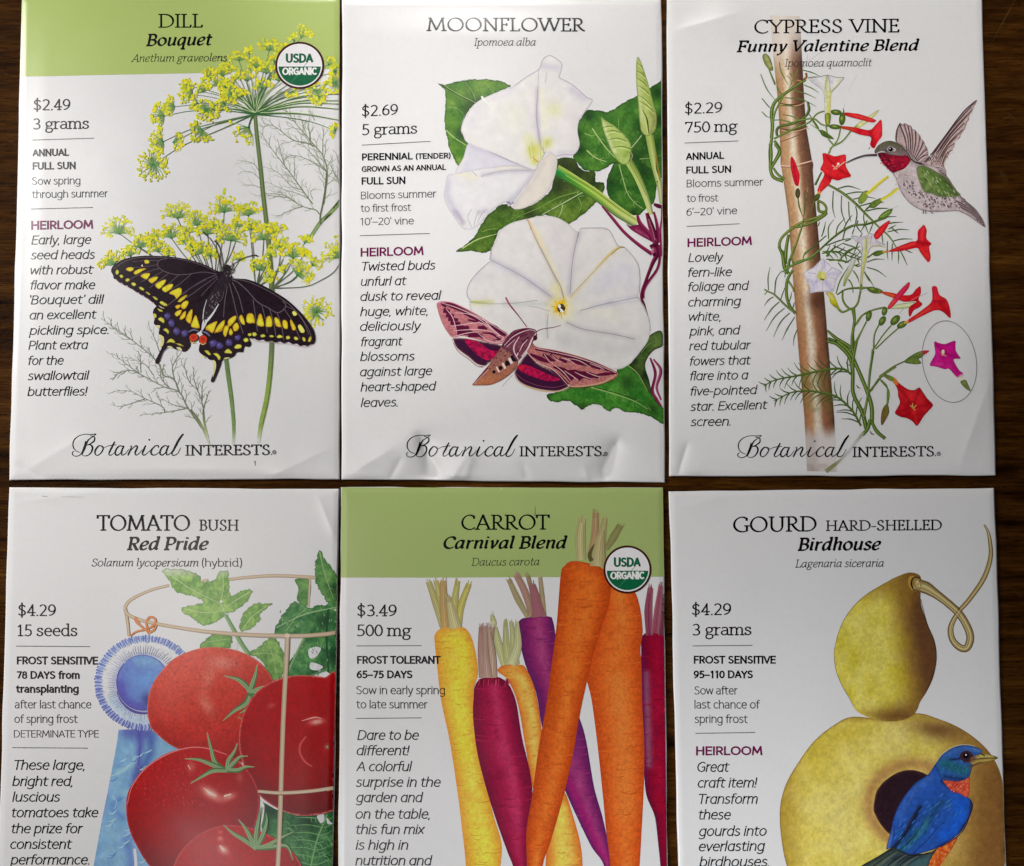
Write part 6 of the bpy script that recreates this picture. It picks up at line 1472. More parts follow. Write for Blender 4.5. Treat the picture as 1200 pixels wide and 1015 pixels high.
fr.fill([(360, 235), (420, 150), (480, 85), (513, 64), (506, 106), (452, 172), (388, 242), (366, 252)], red([([(370, 240), (430, 160), (500, 80)], 1.6, (226, 60, 120), .7), ([(365, 245), (400, 200)], 2, (226, 90, 60), .7)], (206, 26, 76)), rim=(RK, .5), step=1.4)
fr.fill([(500, 330), (590, 266), (662, 206), (672, 150), (670, 98), (702, 96), (722, 152), (772, 186), (796, 255), (797, 315), (742, 270), (690, 262), (600, 302), (505, 350)], red([([(690, 110), (690, 200)], 2.2, (228, 40, 70), .7), ([(720, 200), (790, 290)], 2, RK, .5), ([(520, 340), (660, 240)], 1.2, (240, 90, 70), .7), ([(680, 200), (760, 200)], 1.6, (172, 12, 40), .6)]), rim=(RK, .6), step=1.4)
fr.ribbon([(475, 350), (508, 338)], (2.6, 2.4), [(206, 190, 70), (232, 120, 60)]); fr.fill([(600, 545), (652, 543), (628, 565), (604, 572)], (186, 50, 50), step=1.3)
fr.at(*C8)
fr.fill([(770, 488), (782, 492), (800, 506), (822, 520), (842, 522), (858, 514), (870, 530), (884, 550), (902, 571), (888, 590), (872, 608), (862, 624), (849, 639), (834, 624), (815, 614), (796, 610), (778, 598), (786, 580), (794, 562), (788, 540), (786, 520)], red([([(838, 578), (788, 505)], 1.6, RK, .6), ([(838, 578), (900, 570)], 1.4, RK, .6), ([(838, 578), (850, 636)], 1.4, (226, 40, 40), .6), ([(838, 578), (782, 598)], 1.4, RK, .6), ([(838, 578), (858, 518)], 1.4, RK, .7)], (182, 14, 28)), rim=((130, 10, 20), .6), step=1.5)
fr.fill([(765, 484), (776, 482), (788, 496), (782, 506)], wash(fr, (226, 120, 50), [([(766, 484), (772, 490)], 1.4, (196, 190, 70), .9)]), step=1.3); fr.fill([(742, 476), (760, 474), (776, 484), (768, 494), (752, 486)], leaf_col((92, 116, 50), (126, 140, 60)), step=1.3)
for a, b in (((828, 572), (838, 582)), ((838, 582), (848, 572)), ((836, 580), (836, 566)), ((838, 582), (844, 588))):
    fr.ribbon([a, b], 1.0, (216, 180, 110))
fr.dot(838, 580, 1.6, (196, 150, 70))
fr.build()
fm = Ink(cypress, 'flower_picture', label='magenta star flower inside a thin oval ring').at(*C6)
a = np.linspace(0, 2 * np.pi, 61)
ring = np.stack([792 + 192 * np.cos(a) * math.cos(.1) - 285 * np.sin(a) * math.sin(-.05), 620 + 192 * np.cos(a) * math.sin(.1) + 285 * np.sin(a)], -1)
fm.ribbon(ring, .75, (116, 112, 120), smooth=False)
fm.fill([(685, 482), (720, 490), (762, 496), (830, 474), (834, 510), (836, 542), (852, 570), (869, 600), (822, 606), (860, 680), (887, 702), (850, 732), (790, 672), (760, 674), (700, 656), (655, 646), (672, 605), (692, 562)], wash(fm, (196, 20, 128), [([(745, 555), (700, 500)], 1.6, (160, 10, 100), .7), ([(745, 555), (860, 600)], 1.6, (160, 10, 110), .6), ([(790, 620), (870, 720)], 2, (176, 16, 110), .6), ([(680, 640), (740, 640)], 2.5, (220, 60, 150), .6)], mott=.08, ms=3, var=(216, 40, 146)), rim=((150, 10, 100), .6), step=1.4)
fm.fill([(848, 730), (886, 706), (905, 755), (872, 765)], wash(fm, (226, 220, 206), [([(850, 725), (885, 705)], 1.2, (206, 80, 150), .8)]), step=1.3); fm.fill([(868, 762), (905, 748), (925, 785), (940, 825), (905, 808)], leaf_col((96, 116, 50), (150, 160, 90)), step=1.3, rim=(VD, .5))
fm.dot(745, 558, 2.2, (206, 150, 60), n=9, ry=3.6); fm.dot(748, 550, 1.6, (240, 226, 200), n=7, ry=2.6); fm.ribbon([(740, 570), (770, 580)], .8, (226, 170, 190))
fm.build()

# --- hummingbird
hb = Ink(cypress, 'bird_picture').at(*C2)
WG = (186, 162, 160); WK = (84, 60, 62)
bn = lambda c, s=.12: (lambda P: np.array(c, float) * (1 + s * vnoise(P[:, 0] / 1.8, P[:, 1] / 1.8, 7) + s * .5 * fbm(P[:, 0] / 8, P[:, 1] / 8, 2))[:, None])
hb.fill([(238, 335), (235, 280), (250, 230), (268, 204), (285, 215), (300, 205), (322, 216), (345, 225), (352, 245), (375, 255), (390, 275), (408, 290), (415, 315), (432, 330), (445, 360), (458, 380), (466, 425), (455, 455), (430, 478), (400, 482), (340, 420), (290, 372)], bn(WG), rim=((110, 88, 90), .7), step=1.6)
for k, (x, y) in enumerate(((268, 206), (300, 207), (325, 217), (348, 228), (378, 258), (408, 292), (432, 332), (456, 380), (466, 424))):
    hb.ribbon([(360 + k * 8 - 40, 440 + k * 4), ((360 + x) / 2 + k * 4 - 10, (440 + y) / 2), (x - 3, y + 6)], (.9, 1.5, 1.6), WK if k % 2 == 0 else (110, 84, 86)); hb.ribbon([(370 + k * 8 - 40, 444 + k * 4), ((372 + x) / 2 + k * 4, (444 + y) / 2), (x + 12, y + 18)], .7, (214, 196, 192))
hb.ribbon([(240, 335), (248, 250), (268, 205)], 1.4, WK)
hb.fill([(430, 488), (500, 410), (560, 325), (600, 272), (650, 200), (700, 132), (750, 82), (804, 42), (795, 75), (772, 120), (752, 150), (750, 180), (735, 205), (720, 250), (700, 270), (685, 310), (655, 335), (645, 375), (618, 400), (605, 440), (580, 470), (572, 490), (590, 545), (585, 592), (500, 545)], bn(WG), rim=((120, 94, 92), .7), step=1.7)
for k in range(9):
    f = k / 8.0
    e = (800 - 190 * f, 48 + 390 * f + 0 * k)
    ex = 795 - 185 * f + 10 * math.sin(k * 2.0); ey = 60 + 380 * f
    hb.ribbon([(470 + 12 * k, 470 + 6 * k), ((470 + 12 * k + ex) / 2 - 14 + 6 * f, (470 + ey) / 2 - 8), (ex - 6, ey)], (.7, 1.7, 1.0), WK if k < 5 else (112, 86, 84)); hb.ribbon([(478 + 12 * k, 474 + 6 * k), ((480 + 12 * k + ex) / 2, (476 + ey) / 2), (ex, ey + 16)], .7, (216, 196, 190))
hb.ribbon([(445, 480), (560, 330), (700, 140), (800, 46)], (1.6, 2.2, 1.6, 1.0), (72, 52, 56))
for k in range(26):
    hb.dot(460 + rng.rand() * 70, 420 + rng.rand() * 75, .8, (70, 52, 54) if k % 2 else (196, 180, 176), n=5, jag=.6)
for k in range(8):
    hb.ribbon([(500 + 5 * k, 505 + 8 * k), (540 + 5 * k, 510 + 8 * k), (592, 535 + 7 * k)], (.5, 1.0, .6), (96, 74, 78) if k % 2 else (206, 190, 190))
hb.fill([(212, 548), (240, 600), (262, 660), (285, 705), (340, 770), (420, 815), (520, 826), (660, 820), (700, 832), (742, 852), (800, 892), (864, 936), (852, 890), (825, 845), (790, 800), (700, 722), (640, 640), (600, 582), (520, 512), (430, 490), (345, 458), (325, 430), (240, 520)],
        wash(hb, (198, 184, 186), [([(240, 540), (330, 500)], 5, (222, 208, 206), .8), ([(560, 540), (640, 640), (720, 740), (850, 900)], 3.5, (84, 66, 68), .75), ([(345, 465), (420, 500)], 4, (130, 112, 116), .6)], mott=.12, ms=3), rim=((120, 98, 104), .7), step=1.7)
for k in range(150):
    t = rng.rand(); x = 270 + 470 * t; y = 640 + 120 * min(1, t * 2) + (rng.rand() - .3) * 110 - 40 * (t < .2)
    lo = 590 + 215 * min(1.0, max(0, (x - 240) / 180)); hi = 590 + max(0, x - 400) * .3
    if hi < y < lo - 6:
        hb.dot(x, y, 1.0 + rng.rand() * .9, (126, 106, 114) if k % 3 else (100, 80, 88), n=6, ry=.8 + .5 * rng.rand(), rot=.6 + rng.rand(), jag=.7)
for k in range(46):
    x = 300 + rng.rand() * 420; y = 650 + (x - 300) * .26 + (rng.rand() - .3) * 80
    if y < 815:
        hb.ribbon([(x, y), (x + 10, y - 6), (x + 18, y)], .5, (226, 212, 214))
for k in range(50):
    hb.ribbon([(225 + rng.rand() * 120, 510 + rng.rand() * 110)] * 1 + [(232 + rng.rand() * 120, 525 + rng.rand() * 120)], .5, (212, 200, 200) if k % 2 else (176, 160, 162))
hb.fill([(382, 525), (420, 500), (470, 515), (525, 545), (600, 592), (650, 662), (692, 712), (620, 724), (540, 722), (490, 700), (440, 690), (405, 625)], wash(hb, (88, 116, 56), [([(400, 540), (520, 660)], 4, (132, 150, 86), .7), ([(560, 570), (660, 690)], 4, (70, 84, 48), .8), ([(430, 680), (480, 640)], 3, (150, 160, 100), .6)], mott=.2, ms=3), rim=((130, 120, 100), 1.2), step=1.6)
for k in range(60):
    x = 400 + rng.rand() * 250; y = 520 + (x - 400) * .5 + (rng.rand() - .1) * 110
    if y < 715 and x < 640:
        hb.ribbon([(x, y), (x + 8, y + 9), (x + 12, y + 18)], .8, [(56, 78, 36), (150, 168, 100), (110, 140, 70), (176, 186, 140)][k % 4])
for k in range(9):
    hb.ribbon([(650 + 6 * k, 740 + 8 * k), (730 + 3 * k, 790 + 6 * k), (858 - 7 * k, 925 - 6 * k)], (.6, 1.6, .9), [(70, 54, 58), (104, 84, 86), (176, 156, 158)][k % 3])
# head
hb.fill([(88, 408), (108, 368), (150, 338), (202, 329), (262, 350), (302, 386), (335, 430), (345, 465), (300, 470), (200, 440), (120, 425)], wash(hb, (110, 96, 96), [([(100, 390), (150, 350), (210, 340), (280, 372)], 3.6, (92, 94, 62), .85), ([(200, 410), (300, 430)], 3, (140, 124, 126), .6)], mott=.22, ms=1.8), rim=((80, 70, 66), .6), step=1.5)
hb.fill([(112, 420), (150, 412), (200, 425), (262, 432), (320, 436), (339, 470), (302, 520), (252, 541), (212, 550), (162, 502), (132, 462)], lambda P: mix((92, 16, 38), (176, 22, 50), np.clip((P[:, 0] - 1028) / 34 + .5 * vnoise(P[:, 0] / 1.7, P[:, 1] / 1.7, 3), 0, 1)), rim=((76, 20, 36), .7), step=1.4)
for k in range(60):
    x, y = 130 + rng.rand() * 195, 425 + rng.rand() * 110
    if y < 550 - abs(x - 215) * .7:
        hb.dot(x, y, .7 + .5 * rng.rand(), [(206, 40, 66), (70, 10, 28), (140, 24, 54)][k % 3], n=5, jag=.6)
hb.ribbon([(100, 418), (135, 405), (160, 408)], (.6, 1.4, .8), (210, 204, 206)); hb.dot(200, 387, 4.0, (176, 168, 166), n=10, ry=3.4); hb.dot(201, 388, 2.9, (24, 18, 20), n=10); hb.dot(197, 383, .8, (226, 226, 230)); hb.ribbon([(225, 380), (235, 392), (222, 402)], 1.2, (214, 208, 206)); hb.ribbon([(160, 398), (180, 402)], 1, (60, 50, 50))
hb.at(*C1)
hb.ribbon([(790, 922), (870, 885), (950, 862), (1045, 858)], (1.2, 1.8, 2.2, 3.0), (84, 66, 76), edge=((60, 46, 54), (104, 86, 96)))
hb.at(*C2)
hb.ribbon([(430, 815), (432, 838), (425, 832)], 1.0, (90, 74, 80)); hb.ribbon([(445, 815), (450, 842)], 1.0, (90, 74, 80)); hb.ribbon([(478, 822), (500, 840)], 1.0, (110, 90, 96)); hb.ribbon([(345, 455), (380, 480), (430, 492)], (1, 2.2, 1.4), (60, 52, 54))
hb.build()
# ------------------------------------------------------------------ tomato packet pictures
T1 = (140, 640, 4.615); T2 = (90, 710, 6.767); T3 = (90, 850, 3.871)
rb = Ink(tomato, 'ribbon_picture').at(*T3)
rb.fill([(190, 20), (480, 10), (480, 300), (330, 700), (300, 1100), (-60, 1120), (20, 860), (76, 639), (110, 450), (150, 250), (180, 90)], wash(rb, (140, 184, 216), [([(285, 20), (284, 130), (262, 300)], 5, (90, 96, 178), .8), ([(230, 30), (330, 40)], 9, (84, 80, 166), .7), ([(180, 215), (250, 180), (262, 150)], 3, (166, 206, 222), .8), ([(170, 330), (230, 300)], 4, (156, 198, 220), .7), ([(140, 470), (200, 520)], 5, (150, 190, 222), .6), ([(110, 600), (180, 570), (240, 600)], 5, (150, 190, 222), .6),
                                                                                                                                                                         ([(190, 330), (170, 380), (210, 420)], 4, (96, 134, 200), .7), ([(225, 520), (250, 639), (250, 800)], 6, (96, 126, 196), .7), ([(150, 250), (110, 450)], 2, (146, 160, 214), .6), ([(340, 60), (330, 140), (270, 240)], 5, (70, 96, 172), .7), ([(120, 700), (40, 900)], 9, (150, 190, 222), .6)], mott=.05, ms=8, var=(122, 168, 210)), smooth=False, step=2.2)
for k in range(26):
    x, y = 110 + rng.rand() * 200, 90 + rng.rand() * 560
    if x > 190 - (y - 30) * .19:
        rb.ribbon([(x, y), (x + 18, y - 6 + 10 * rng.rand()), (x + 38, y - 18)], (.4, 1.8, .4), (176, 210, 228) if k % 3 else (96, 140, 200))
rb.ribbon([(286, 30), (286, 110), (278, 180)], 1.0, (92, 84, 166)); rb.ribbon([(262, 560), (268, 640), (262, 800)], (3.4, 3.6, 4), (222, 222, 226)); rb.ribbon([(150, 230), (200, 215), (250, 170)], .9, (176, 212, 226)); rb.ribbon([(160, 320), (180, 345), (170, 380)], .8, (170, 206, 226))
rb.at(*T2)
a = np.linspace(0, 2 * np.pi, 73)[:-1]
ell = lambda cx, cy, rx, ry: np.stack([cx + rx * np.cos(a), cy + ry * np.sin(a)], -1)
rb.fill(ell(545, 612, 398, 372), wash(rb, (222, 222, 222), [(ell(545, 612, 290, 285)[:], 4.2, (214, 214, 222), .6), (ell(520, 612, 225, 228), 3.0, (176, 182, 214), .7), ([(300, 760), (420, 880), (560, 930)], 9, (150, 186, 222), .5)]), smooth=False, step=2.2)
rb.ribbon(ell(545, 612, 374, 350)[np.r_[0:72, 0]], 7.4, (186, 200, 230), smooth=False)
for k in range(92):
    t = 2 * math.pi * k / 92 + rng.rand() * .02
    c, s = math.cos(t), math.sin(t)
    shade = np.clip(.5 + .5 * (s * .8 - c * .3), 0, 1)
    col = [(112, 140, 206), (90, 104, 184), (140, 160, 216), (120, 112, 190)][k % 4]
    col = mix(col, (70, 62, 150), .75 * shade)
    r0, r1 = .86 + .03 * rng.rand(), 1.0 + .02 * rng.rand()
    P = [(545 + 400 * r0 * c, 612 + 374 * r0 * s), (545 + 402 * (r0 + r1) / 2 * c + 6 * s, 612 + 376 * (r0 + r1) / 2 * s), (545 + 402 * r1 * c, 612 + 376 * r1 * s)]
    rb.ribbon(P, (1.0, 2.7, 2.2), mix(col, (150, 176, 222), .25))
    if k % 2:
        rb.ribbon([(P[0][0] + 8, P[0][1] + 5), (P[2][0] + 8, P[2][1] + 3)], (1.0, 1.4), mix((206, 214, 236), (150, 160, 214), shade))
    q0, q1 = .60, .72 + .1 * rng.rand()
    rb.ribbon([(535 + 385 * q0 * c, 612 + 380 * q0 * s), (542 + 396 * q1 * c, 612 + 372 * q1 * s)], (.9, .4), mix((190, 192, 212), (150, 150, 190), shade * rng.rand()))
rb.fill(ell(522, 612, 206, 218), wash(rb, (106, 140, 206), [([(340, 620), (390, 760), (520, 820)], 8, (92, 84, 178), .85), ([(480, 440), (640, 440)], 6, (126, 172, 206), .7), ([(520, 600), (600, 560)], 7, (106, 156, 218), .7), ([(560, 740), (600, 800)], 7, (60, 56, 120), .8), ([(350, 540), (420, 460)], 5, (112, 124, 204), .6)], mott=.05, ms=5), smooth=False, step=2.0)
rb.ribbon(np.concatenate([ell(522, 612, 206, 218)[10:46]]), (.6, 1.6, 1.8, 1.0), (82, 74, 158), smooth=False); rb.ribbon(ell(522, 612, 212, 224)[14:40], (.5, 1.4, .5), (196, 196, 226), smooth=False); rb.ribbon(ell(522, 608, 206, 216)[46:70], (.6, 1.2, .6), (96, 104, 186), smooth=False); rb.ribbon(ell(530, 616, 220, 236)[12:34], (.8, 3.4, 1), (90, 82, 156), smooth=False)
rb.build()

lt = Ink(tomato, 'leaf_picture').at(*T1)
LTc = leaf_col((92, 142, 68), (146, 190, 96), (70, 110, 60), 7)
LTd = leaf_col((40, 104, 56), (104, 160, 92), (28, 66, 38), 6, darkat=[(390, 770, 12), (380, 728, 10), (372, 790, 10)])


def fadeup(f, y0, y1):
    return lambda P: mix(f(P), (222, 220, 214), sstep(y1, y0, P[:, 1] + 1.5 * vnoise(P[:, 0] / 3, P[:, 1] / 3, 5)) * .9)


lt.fill([(235, 130), (300, 122), (380, 136), (430, 165), (462, 196), (520, 172), (550, 132), (588, 150), (596, 262), (660, 240), (722, 240), (700, 280), (680, 305), (620, 348), (572, 372), (530, 402), (462, 434), (400, 402), (380, 380), (328, 340), (400, 322), (452, 306), (380, 268), (330, 255), (296, 232), (262, 180)], fadeup(leaf_col((96, 146, 66), (166, 202, 104), (86, 130, 66), 6), 665, 681), rim=((112, 150, 88), .7), step=1.8, rough=1.7)
for v in ([(250, 140), (400, 240), (545, 310)], [(560, 150), (560, 240), (545, 310)], [(700, 250), (620, 300), (560, 340)], [(350, 340), (460, 360), (560, 350)], [(545, 300), (575, 380)]):
    vein(lt, v, .9, (186, 206, 150), 2, 7)
lt.fill([(545, 292), (560, 300), (548, 308)], (224, 224, 220), step=1.2)
lt.fill([(655, 456), (655, 392), (700, 332), (760, 310), (828, 316), (772, 352), (755, 402), (712, 442)], leaf_col((96, 146, 70), (160, 198, 100), sc=6), rim=((112, 146, 80), .7), step=1.8, rough=1.7); vein(lt, [(665, 450), (720, 380), (800, 322)], .8, (186, 206, 140))
lt.fill([(435, 548), (480, 490), (560, 472), (612, 508), (588, 550), (500, 556)], LTc, rim=((80, 116, 66), .7), step=1.8, rough=1.7); vein(lt, [(470, 520), (600, 500)], .7, (160, 190, 120))
lt.ribbon([(572, 372), (622, 462), (660, 530), (700, 585)], (4.2, 5, 5.4, 5), (128, 168, 110), edge=((150, 186, 130), (86, 124, 72))); lt.dot(622, 540, 4.5, (222, 222, 220), n=7, ry=5)
lt.fill([(700, 582), (770, 530), (800, 505), (835, 500), (880, 560), (892, 640), (882, 705), (832, 724), (790, 655), (742, 602)], leaf_col((92, 138, 66), (146, 186, 100), sc=6), rim=((92, 128, 72), .7), step=1.9, rough=1.8); vein(lt, [(720, 585), (800, 580), (870, 600)], .7, (170, 196, 130), 2); vein(lt, [(800, 510), (830, 600), (850, 700)], .7, (170, 196, 130))
lt.fill([(840, 455), (862, 400), (885, 368), (940, 308), (1000, 312), (1020, 330), (1100, 318), (1180, 305), (1190, 480), (1000, 484), (850, 480)], LTd, rim=((60, 110, 66), .8), step=2.0, rough=1.9)
lt.fill([(950, 180), (1030, 188), (1026, 300), (1000, 322), (960, 290), (968, 230)], leaf_col((76, 130, 66), (120, 168, 92), sc=6), step=1.8, rim=((70, 110, 60), .7))
lt.fill([(1080, 22), (1120, 80), (1170, 150), (1190, 200), (1190, 310), (1130, 304), (1082, 232), (1055, 162), (1062, 80)], leaf_col((60, 116, 60), (124, 172, 92), (30, 70, 36), 8, darkat=[(392, 690, 8)]), rim=((66, 112, 58), .7), step=1.9, rough=1.8); vein(lt, [(1082, 30), (1110, 150), (1160, 290)], .9, (150, 186, 120), 3, 8)
lt.fill([(1000, 498), (1180, 490), (1190, 760), (1160, 745), (1140, 700), (1092, 672), (1040, 700), (1000, 724), (960, 742), (920, 722), (912, 645), (985, 540)], LTd, rim=((50, 100, 60), .8), step=2.0, rough=1.9)
for q in ([(1022, 560), (1060, 545), (1090, 555), (1062, 600), (1030, 606)], [(1035, 630), (1080, 640), (1100, 656), (1070, 672), (1032, 664)], [(1120, 705), (1150, 725), (1160, 752), (1100, 738), (1060, 735)]):
    lt.fill(q, (220, 220, 222), step=1.6)
lt.ribbon([(1000, 500), (960, 580), (910, 690)], (4, 3.6, 3), (118, 160, 100), edge=((150, 186, 126), (70, 110, 60))); lt.ribbon([(1000, 720), (1060, 690), (1150, 660)], (2, 2.4, 2), (90, 140, 90)); lt.ribbon([(850, 440), (1000, 370), (1175, 330)], (1, 1.6, 1.2), (150, 186, 130)); vein(lt, [(900, 460), (960, 380), (1010, 340)], .8, (150, 186, 120), 2); lt.ribbon([(1130, 340), (1120, 480), (1130, 680)], 2.0, (24, 76, 44)); lt.dot(1168, 345, 1.6, (214, 216, 190))
for k in range(70):
    x, y = 860 + rng.rand() * 310, 330 + rng.rand() * 360
    if not (470 < y < 500) and (x > 1000 or y < 460):
        lt.ribbon([(x, y), (x + 20 * (rng.rand() - .3), y + 14)], .7, (150, 190, 130) if k % 2 else (24, 80, 44))
lt.build()
lt = Ink(tomato, 'leaf_picture')
lt.at(*T3)
lt.fill([(830, 340), (900, 380), (1000, 410), (1100, 404), (1180, 376), (1190, 1000), (900, 1000), (800, 700), (840, 480)], leaf_col((28, 84, 44), (84, 140, 80), (16, 50, 28), 9, darkat=[(318, 950, 10), (362, 962, 12)]), smooth=False, step=2.1)
lt.ribbon([(1135, 405), (1090, 520), (1062, 640), (1040, 800)], (1.4, 1.6, 1.6, 1.4), (126, 172, 112))
for k in range(9):
    y = 430 + 34 * k
    lt.ribbon([(1128 - 11 * k, y), (1150 - 8 * k, y - 6), (1178 - 4 * k, y - 30)], (.8, .8, .4), (116, 166, 104)); lt.ribbon([(1128 - 11 * k, y), (1060 - 8 * k, y - 12), (990 - 6 * k, y - 10)], (.8, .9, .4), (120, 170, 108))
for k in range(46):
    x, y = 880 + rng.rand() * 280, 420 + rng.rand() * 220
    lt.ribbon([(x, y), (x + 16, y + 10 * (rng.rand() - .5)), (x + 24, y + 18)], .7, (112, 164, 102) if k % 3 else (16, 64, 34))
lt.fill([(1090, 412), (1118, 402), (1122, 430), (1106, 444)], (214, 214, 216), step=1.4); lt.fill([(1134, 420), (1150, 438), (1160, 446), (1138, 448)], (210, 212, 214), step=1.4)
lt.fill([(828, 345), (850, 362), (846, 420), (832, 462), (822, 430)], (222, 220, 222), step=1.6); lt.ribbon([(846, 372), (832, 440)], .7, (120, 140, 110))
lt.build()

# --- wire hoop behind
WIRE = (206, 184, 156)
cg = Ink(tomato, 'wire_cage_picture').at(*T1)
wire = lambda ik, pts, w: ik.ribbon(pts, w, (216, 196, 170), edge=((168, 142, 112), (178, 152, 126)), step=2)
wire(cg, [(28, 335), (50, 300), (100, 268), (180, 235), (268, 212)], (4, 3.8, 3.4, 3.4, 3.4)); wire(cg, [(440, 190), (480, 182)], 2.6); wire(cg, [(595, 180), (700, 168), (850, 160), (1060, 170)], (3.6, 3.8, 4, 4.2)); wire(cg, [(35, 365), (44, 420), (50, 486)], (3.4, 3.4, 3)); wire(cg, [(1030, 180), (1022, 330)], (2.6, 2.2))
cg.build()


def tom_col(ik, base, top, dark, cx, cy, rx, ry, hl=(), grainy=.05):
    def f(P):
        x = (P[:, 0] - cx) / rx; y = (P[:, 1] - cy) / ry
        r = np.sqrt(x * x + y * y)
        c = mix(base, top, np.clip(.5 - .75 * y - .25 * x + .12 * fbm(P[:, 0] / 20, P[:, 1] / 20, 3), 0, 1))
        c = mix(c, dark, np.clip(1.3 * (r - .58), 0, .8) * np.clip(.55 + .6 * y + .2 * x, 0, 1))
        c = c * (1 + grainy * (vnoise(P[:, 0] * .8, P[:, 1] * .45, 3) + .6 * vnoise(P[:, 0] / 2.2, P[:, 1] / 2.2, 9)))[:, None]
        for hx, hy, hw, hh, ro, st in hl:
            dx, dy = P[:, 0] - hx, P[:, 1] - hy
            u = dx * math.cos(ro) + dy * math.sin(ro); v = -dx * math.sin(ro) + dy * math.cos(ro)
            c = mix(c, (240, 190, 172), st * np.exp(-((u / hw) ** 2 + (v / hh) ** 2)))
        return np.clip(c, 0, 255)
    return f


def calyx(ik, c, tips, w=3.4):
    w = w * 1.35
    for t in tips:
        pts = [c] + list(t)
        n = len(pts)
        ik.ribbon(pts, (w, w * 1.25, w * .8, .7)[:max(3, n)], (104, 142, 92), edge=((64, 100, 58), (150, 178, 130)), step=1.6)
        ik.ribbon([(a + 2, b - 1) for a, b in pts], (.4, .7, .4), (176, 196, 150))


ta = Ink(tomato, 'tomato_picture', label='upper tomato, orange red and grainy').at(*T1)
ta.fill([(150, 885), (158, 805), (180, 745), (212, 695), (290, 612), (395, 563), (500, 546), (620, 560), (720, 602), (790, 662), (835, 735), (872, 840), (880, 980), (860, 1120), (700, 1170), (500, 1150), (300, 1090), (185, 1000), (160, 950)], tom_col(ta, (188, 36, 30), (214, 72, 54), (124, 14, 22), 246, 830, 76, 64, [(261, 777, 15, 8, .1, .45), (244, 795, 7, 14, .3, .3), (242, 826, 7, 14, -.5, .4)], .08), rim=((216, 110, 90), .8), step=1.8, grain=.06)
for k in range(420):
    x, y = 170 + rng.rand() * 640, 565 + rng.rand() * 440
    if ((x - 490) / 330) ** 2 + ((y - 860) / 300) ** 2 < 1:
        ta.ribbon([(x, y), (x + 9 * rng.rand(), y + 10)], .55, (206, 66, 56) if k % 2 else (160, 30, 34))
calyx(ta, (705, 795), [[(690, 760), (640, 720), (565, 702)], [(720, 750), (735, 700), (745, 640)], [(760, 775), (820, 760), (900, 752)], [(680, 850), (620, 890), (558, 945)], [(740, 830), (700, 870), (650, 905)], [(790, 790), (850, 740), (862, 700)]], 3.8)
ta.ribbon([(640, 925), (670, 935), (690, 900)], 1.2, (130, 150, 110))
ta.build()
tb_ = Ink(tomato, 'tomato_picture', label='right tomato, deep red with the scar of its blossom').at(*T3)
tb_.fill([(736, 60), (742, 0), (764, -70), (815, -150), (880, -195), (960, -222), (1040, -226), (1120, -218), (1185, -195), (1190, 372), (1160, 388), (1100, 405), (1000, 408), (900, 372), (822, 310), (768, 210), (740, 120)], tom_col(tb_, (150, 0, 10), (174, 8, 16), (86, 0, 8), 345, 878, 62, 74, [(371, 846, 9, 3.2, -.15, .9), (318, 827, 5, 3, -.4, .35)], .06), rim=((216, 110, 104), .8), step=2.0)
tb_.ribbon([(1040, 50), (1015, 85), (1012, 125), (1035, 165), (1068, 188)], (1.5, 2.6, 2.4, 2.4, 1.4), (206, 70, 74)); tb_.dot(1135, 98, 4.6, (150, 70, 60), n=11, edge=(176, 20, 30), jag=.2); tb_.dot(1135, 98, 2.4, (206, 160, 120), n=8, edge=(110, 50, 40), jag=.4); tb_.ribbon([(1020, -20), (1080, -36), (1110, -30)], (.6, 2, .8), (236, 150, 140))
tb_.build()
tc_ = Ink(tomato, 'tomato_picture', label='front tomato, glossy red with a bright highlight').at(*T3)
tc_.fill([(224, 380), (228, 320), (248, 272), (300, 202), (392, 135), (490, 104), (600, 102), (700, 142), (780, 212), (822, 300), (826, 380), (805, 460), (740, 600), (560, 720), (440, 720), (335, 645), (262, 530), (232, 450)], tom_col(tc_, (154, 0, 10), (182, 22, 24), (88, 0, 8), 226, 954, 78, 78, [(247, 930, 13, 5.5, .55, .95), (268, 934, 9, 4, -.3, .7), (224, 899, 5, 7, 0, .4), (281, 911, 4, 6, 0, .3)], .06), rim=((206, 66, 70), .8), step=2.0)
for k in range(150):
    x, y = 270 + rng.rand() * 320, 130 + rng.rand() * 230
    if ((x - 480) / 250) ** 2 + ((y - 300) / 190) ** 2 < 1:
        tc_.ribbon([(x, y), (x + 8 * rng.rand(), y + 8)], .5, (210, 70, 64) if k % 3 else (150, 10, 22))
tc_.ribbon([(228, 360), (255, 270), (330, 180), (450, 116), (560, 100), (680, 132)], (.6, 1.1, 1.2, 1.2, 1.1, .6), (226, 130, 124))
for pts, w in (([(575, 285), (605, 308), (635, 322)], (.6, 3.2, 1)), ([(668, 322), (700, 312)], (2.4, 1.4)), ([(505, 180), (515, 200)], (1.2, .6))):
    tc_.ribbon(pts, w, (244, 206, 190))
calyx(tc_, (682, 205), [[(630, 170), (608, 100), (590, 34)], [(600, 172), (550, 155), (488, 152)], [(620, 205), (570, 230), (515, 264)], [(690, 160), (715, 120), (728, 82)], [(715, 170), (740, 145), (775, 140)], [(730, 205), (765, 190), (805, 190)]], 3.4)
tc_.build()
td_ = Ink(tomato, 'tomato_picture', label='lowest tomato, cut off by the bottom of the photograph').at(*T3)
td_.fill([(436, 660), (478, 565), (560, 492), (650, 458), (750, 458), (850, 488), (950, 548), (1012, 622), (1035, 720), (1030, 860), (930, 1010), (740, 1060), (540, 1000), (440, 840)], tom_col(td_, (158, 2, 10), (184, 18, 20), (90, 0, 8), 280, 1050, 76, 78, [(262, 996, 7, 4.5, .6, .9), (258, 983, 4, 3, 0, .6), (258, 975, 3, 2, 0, .5)], .06), rim=((214, 84, 80), .8), step=2.0)
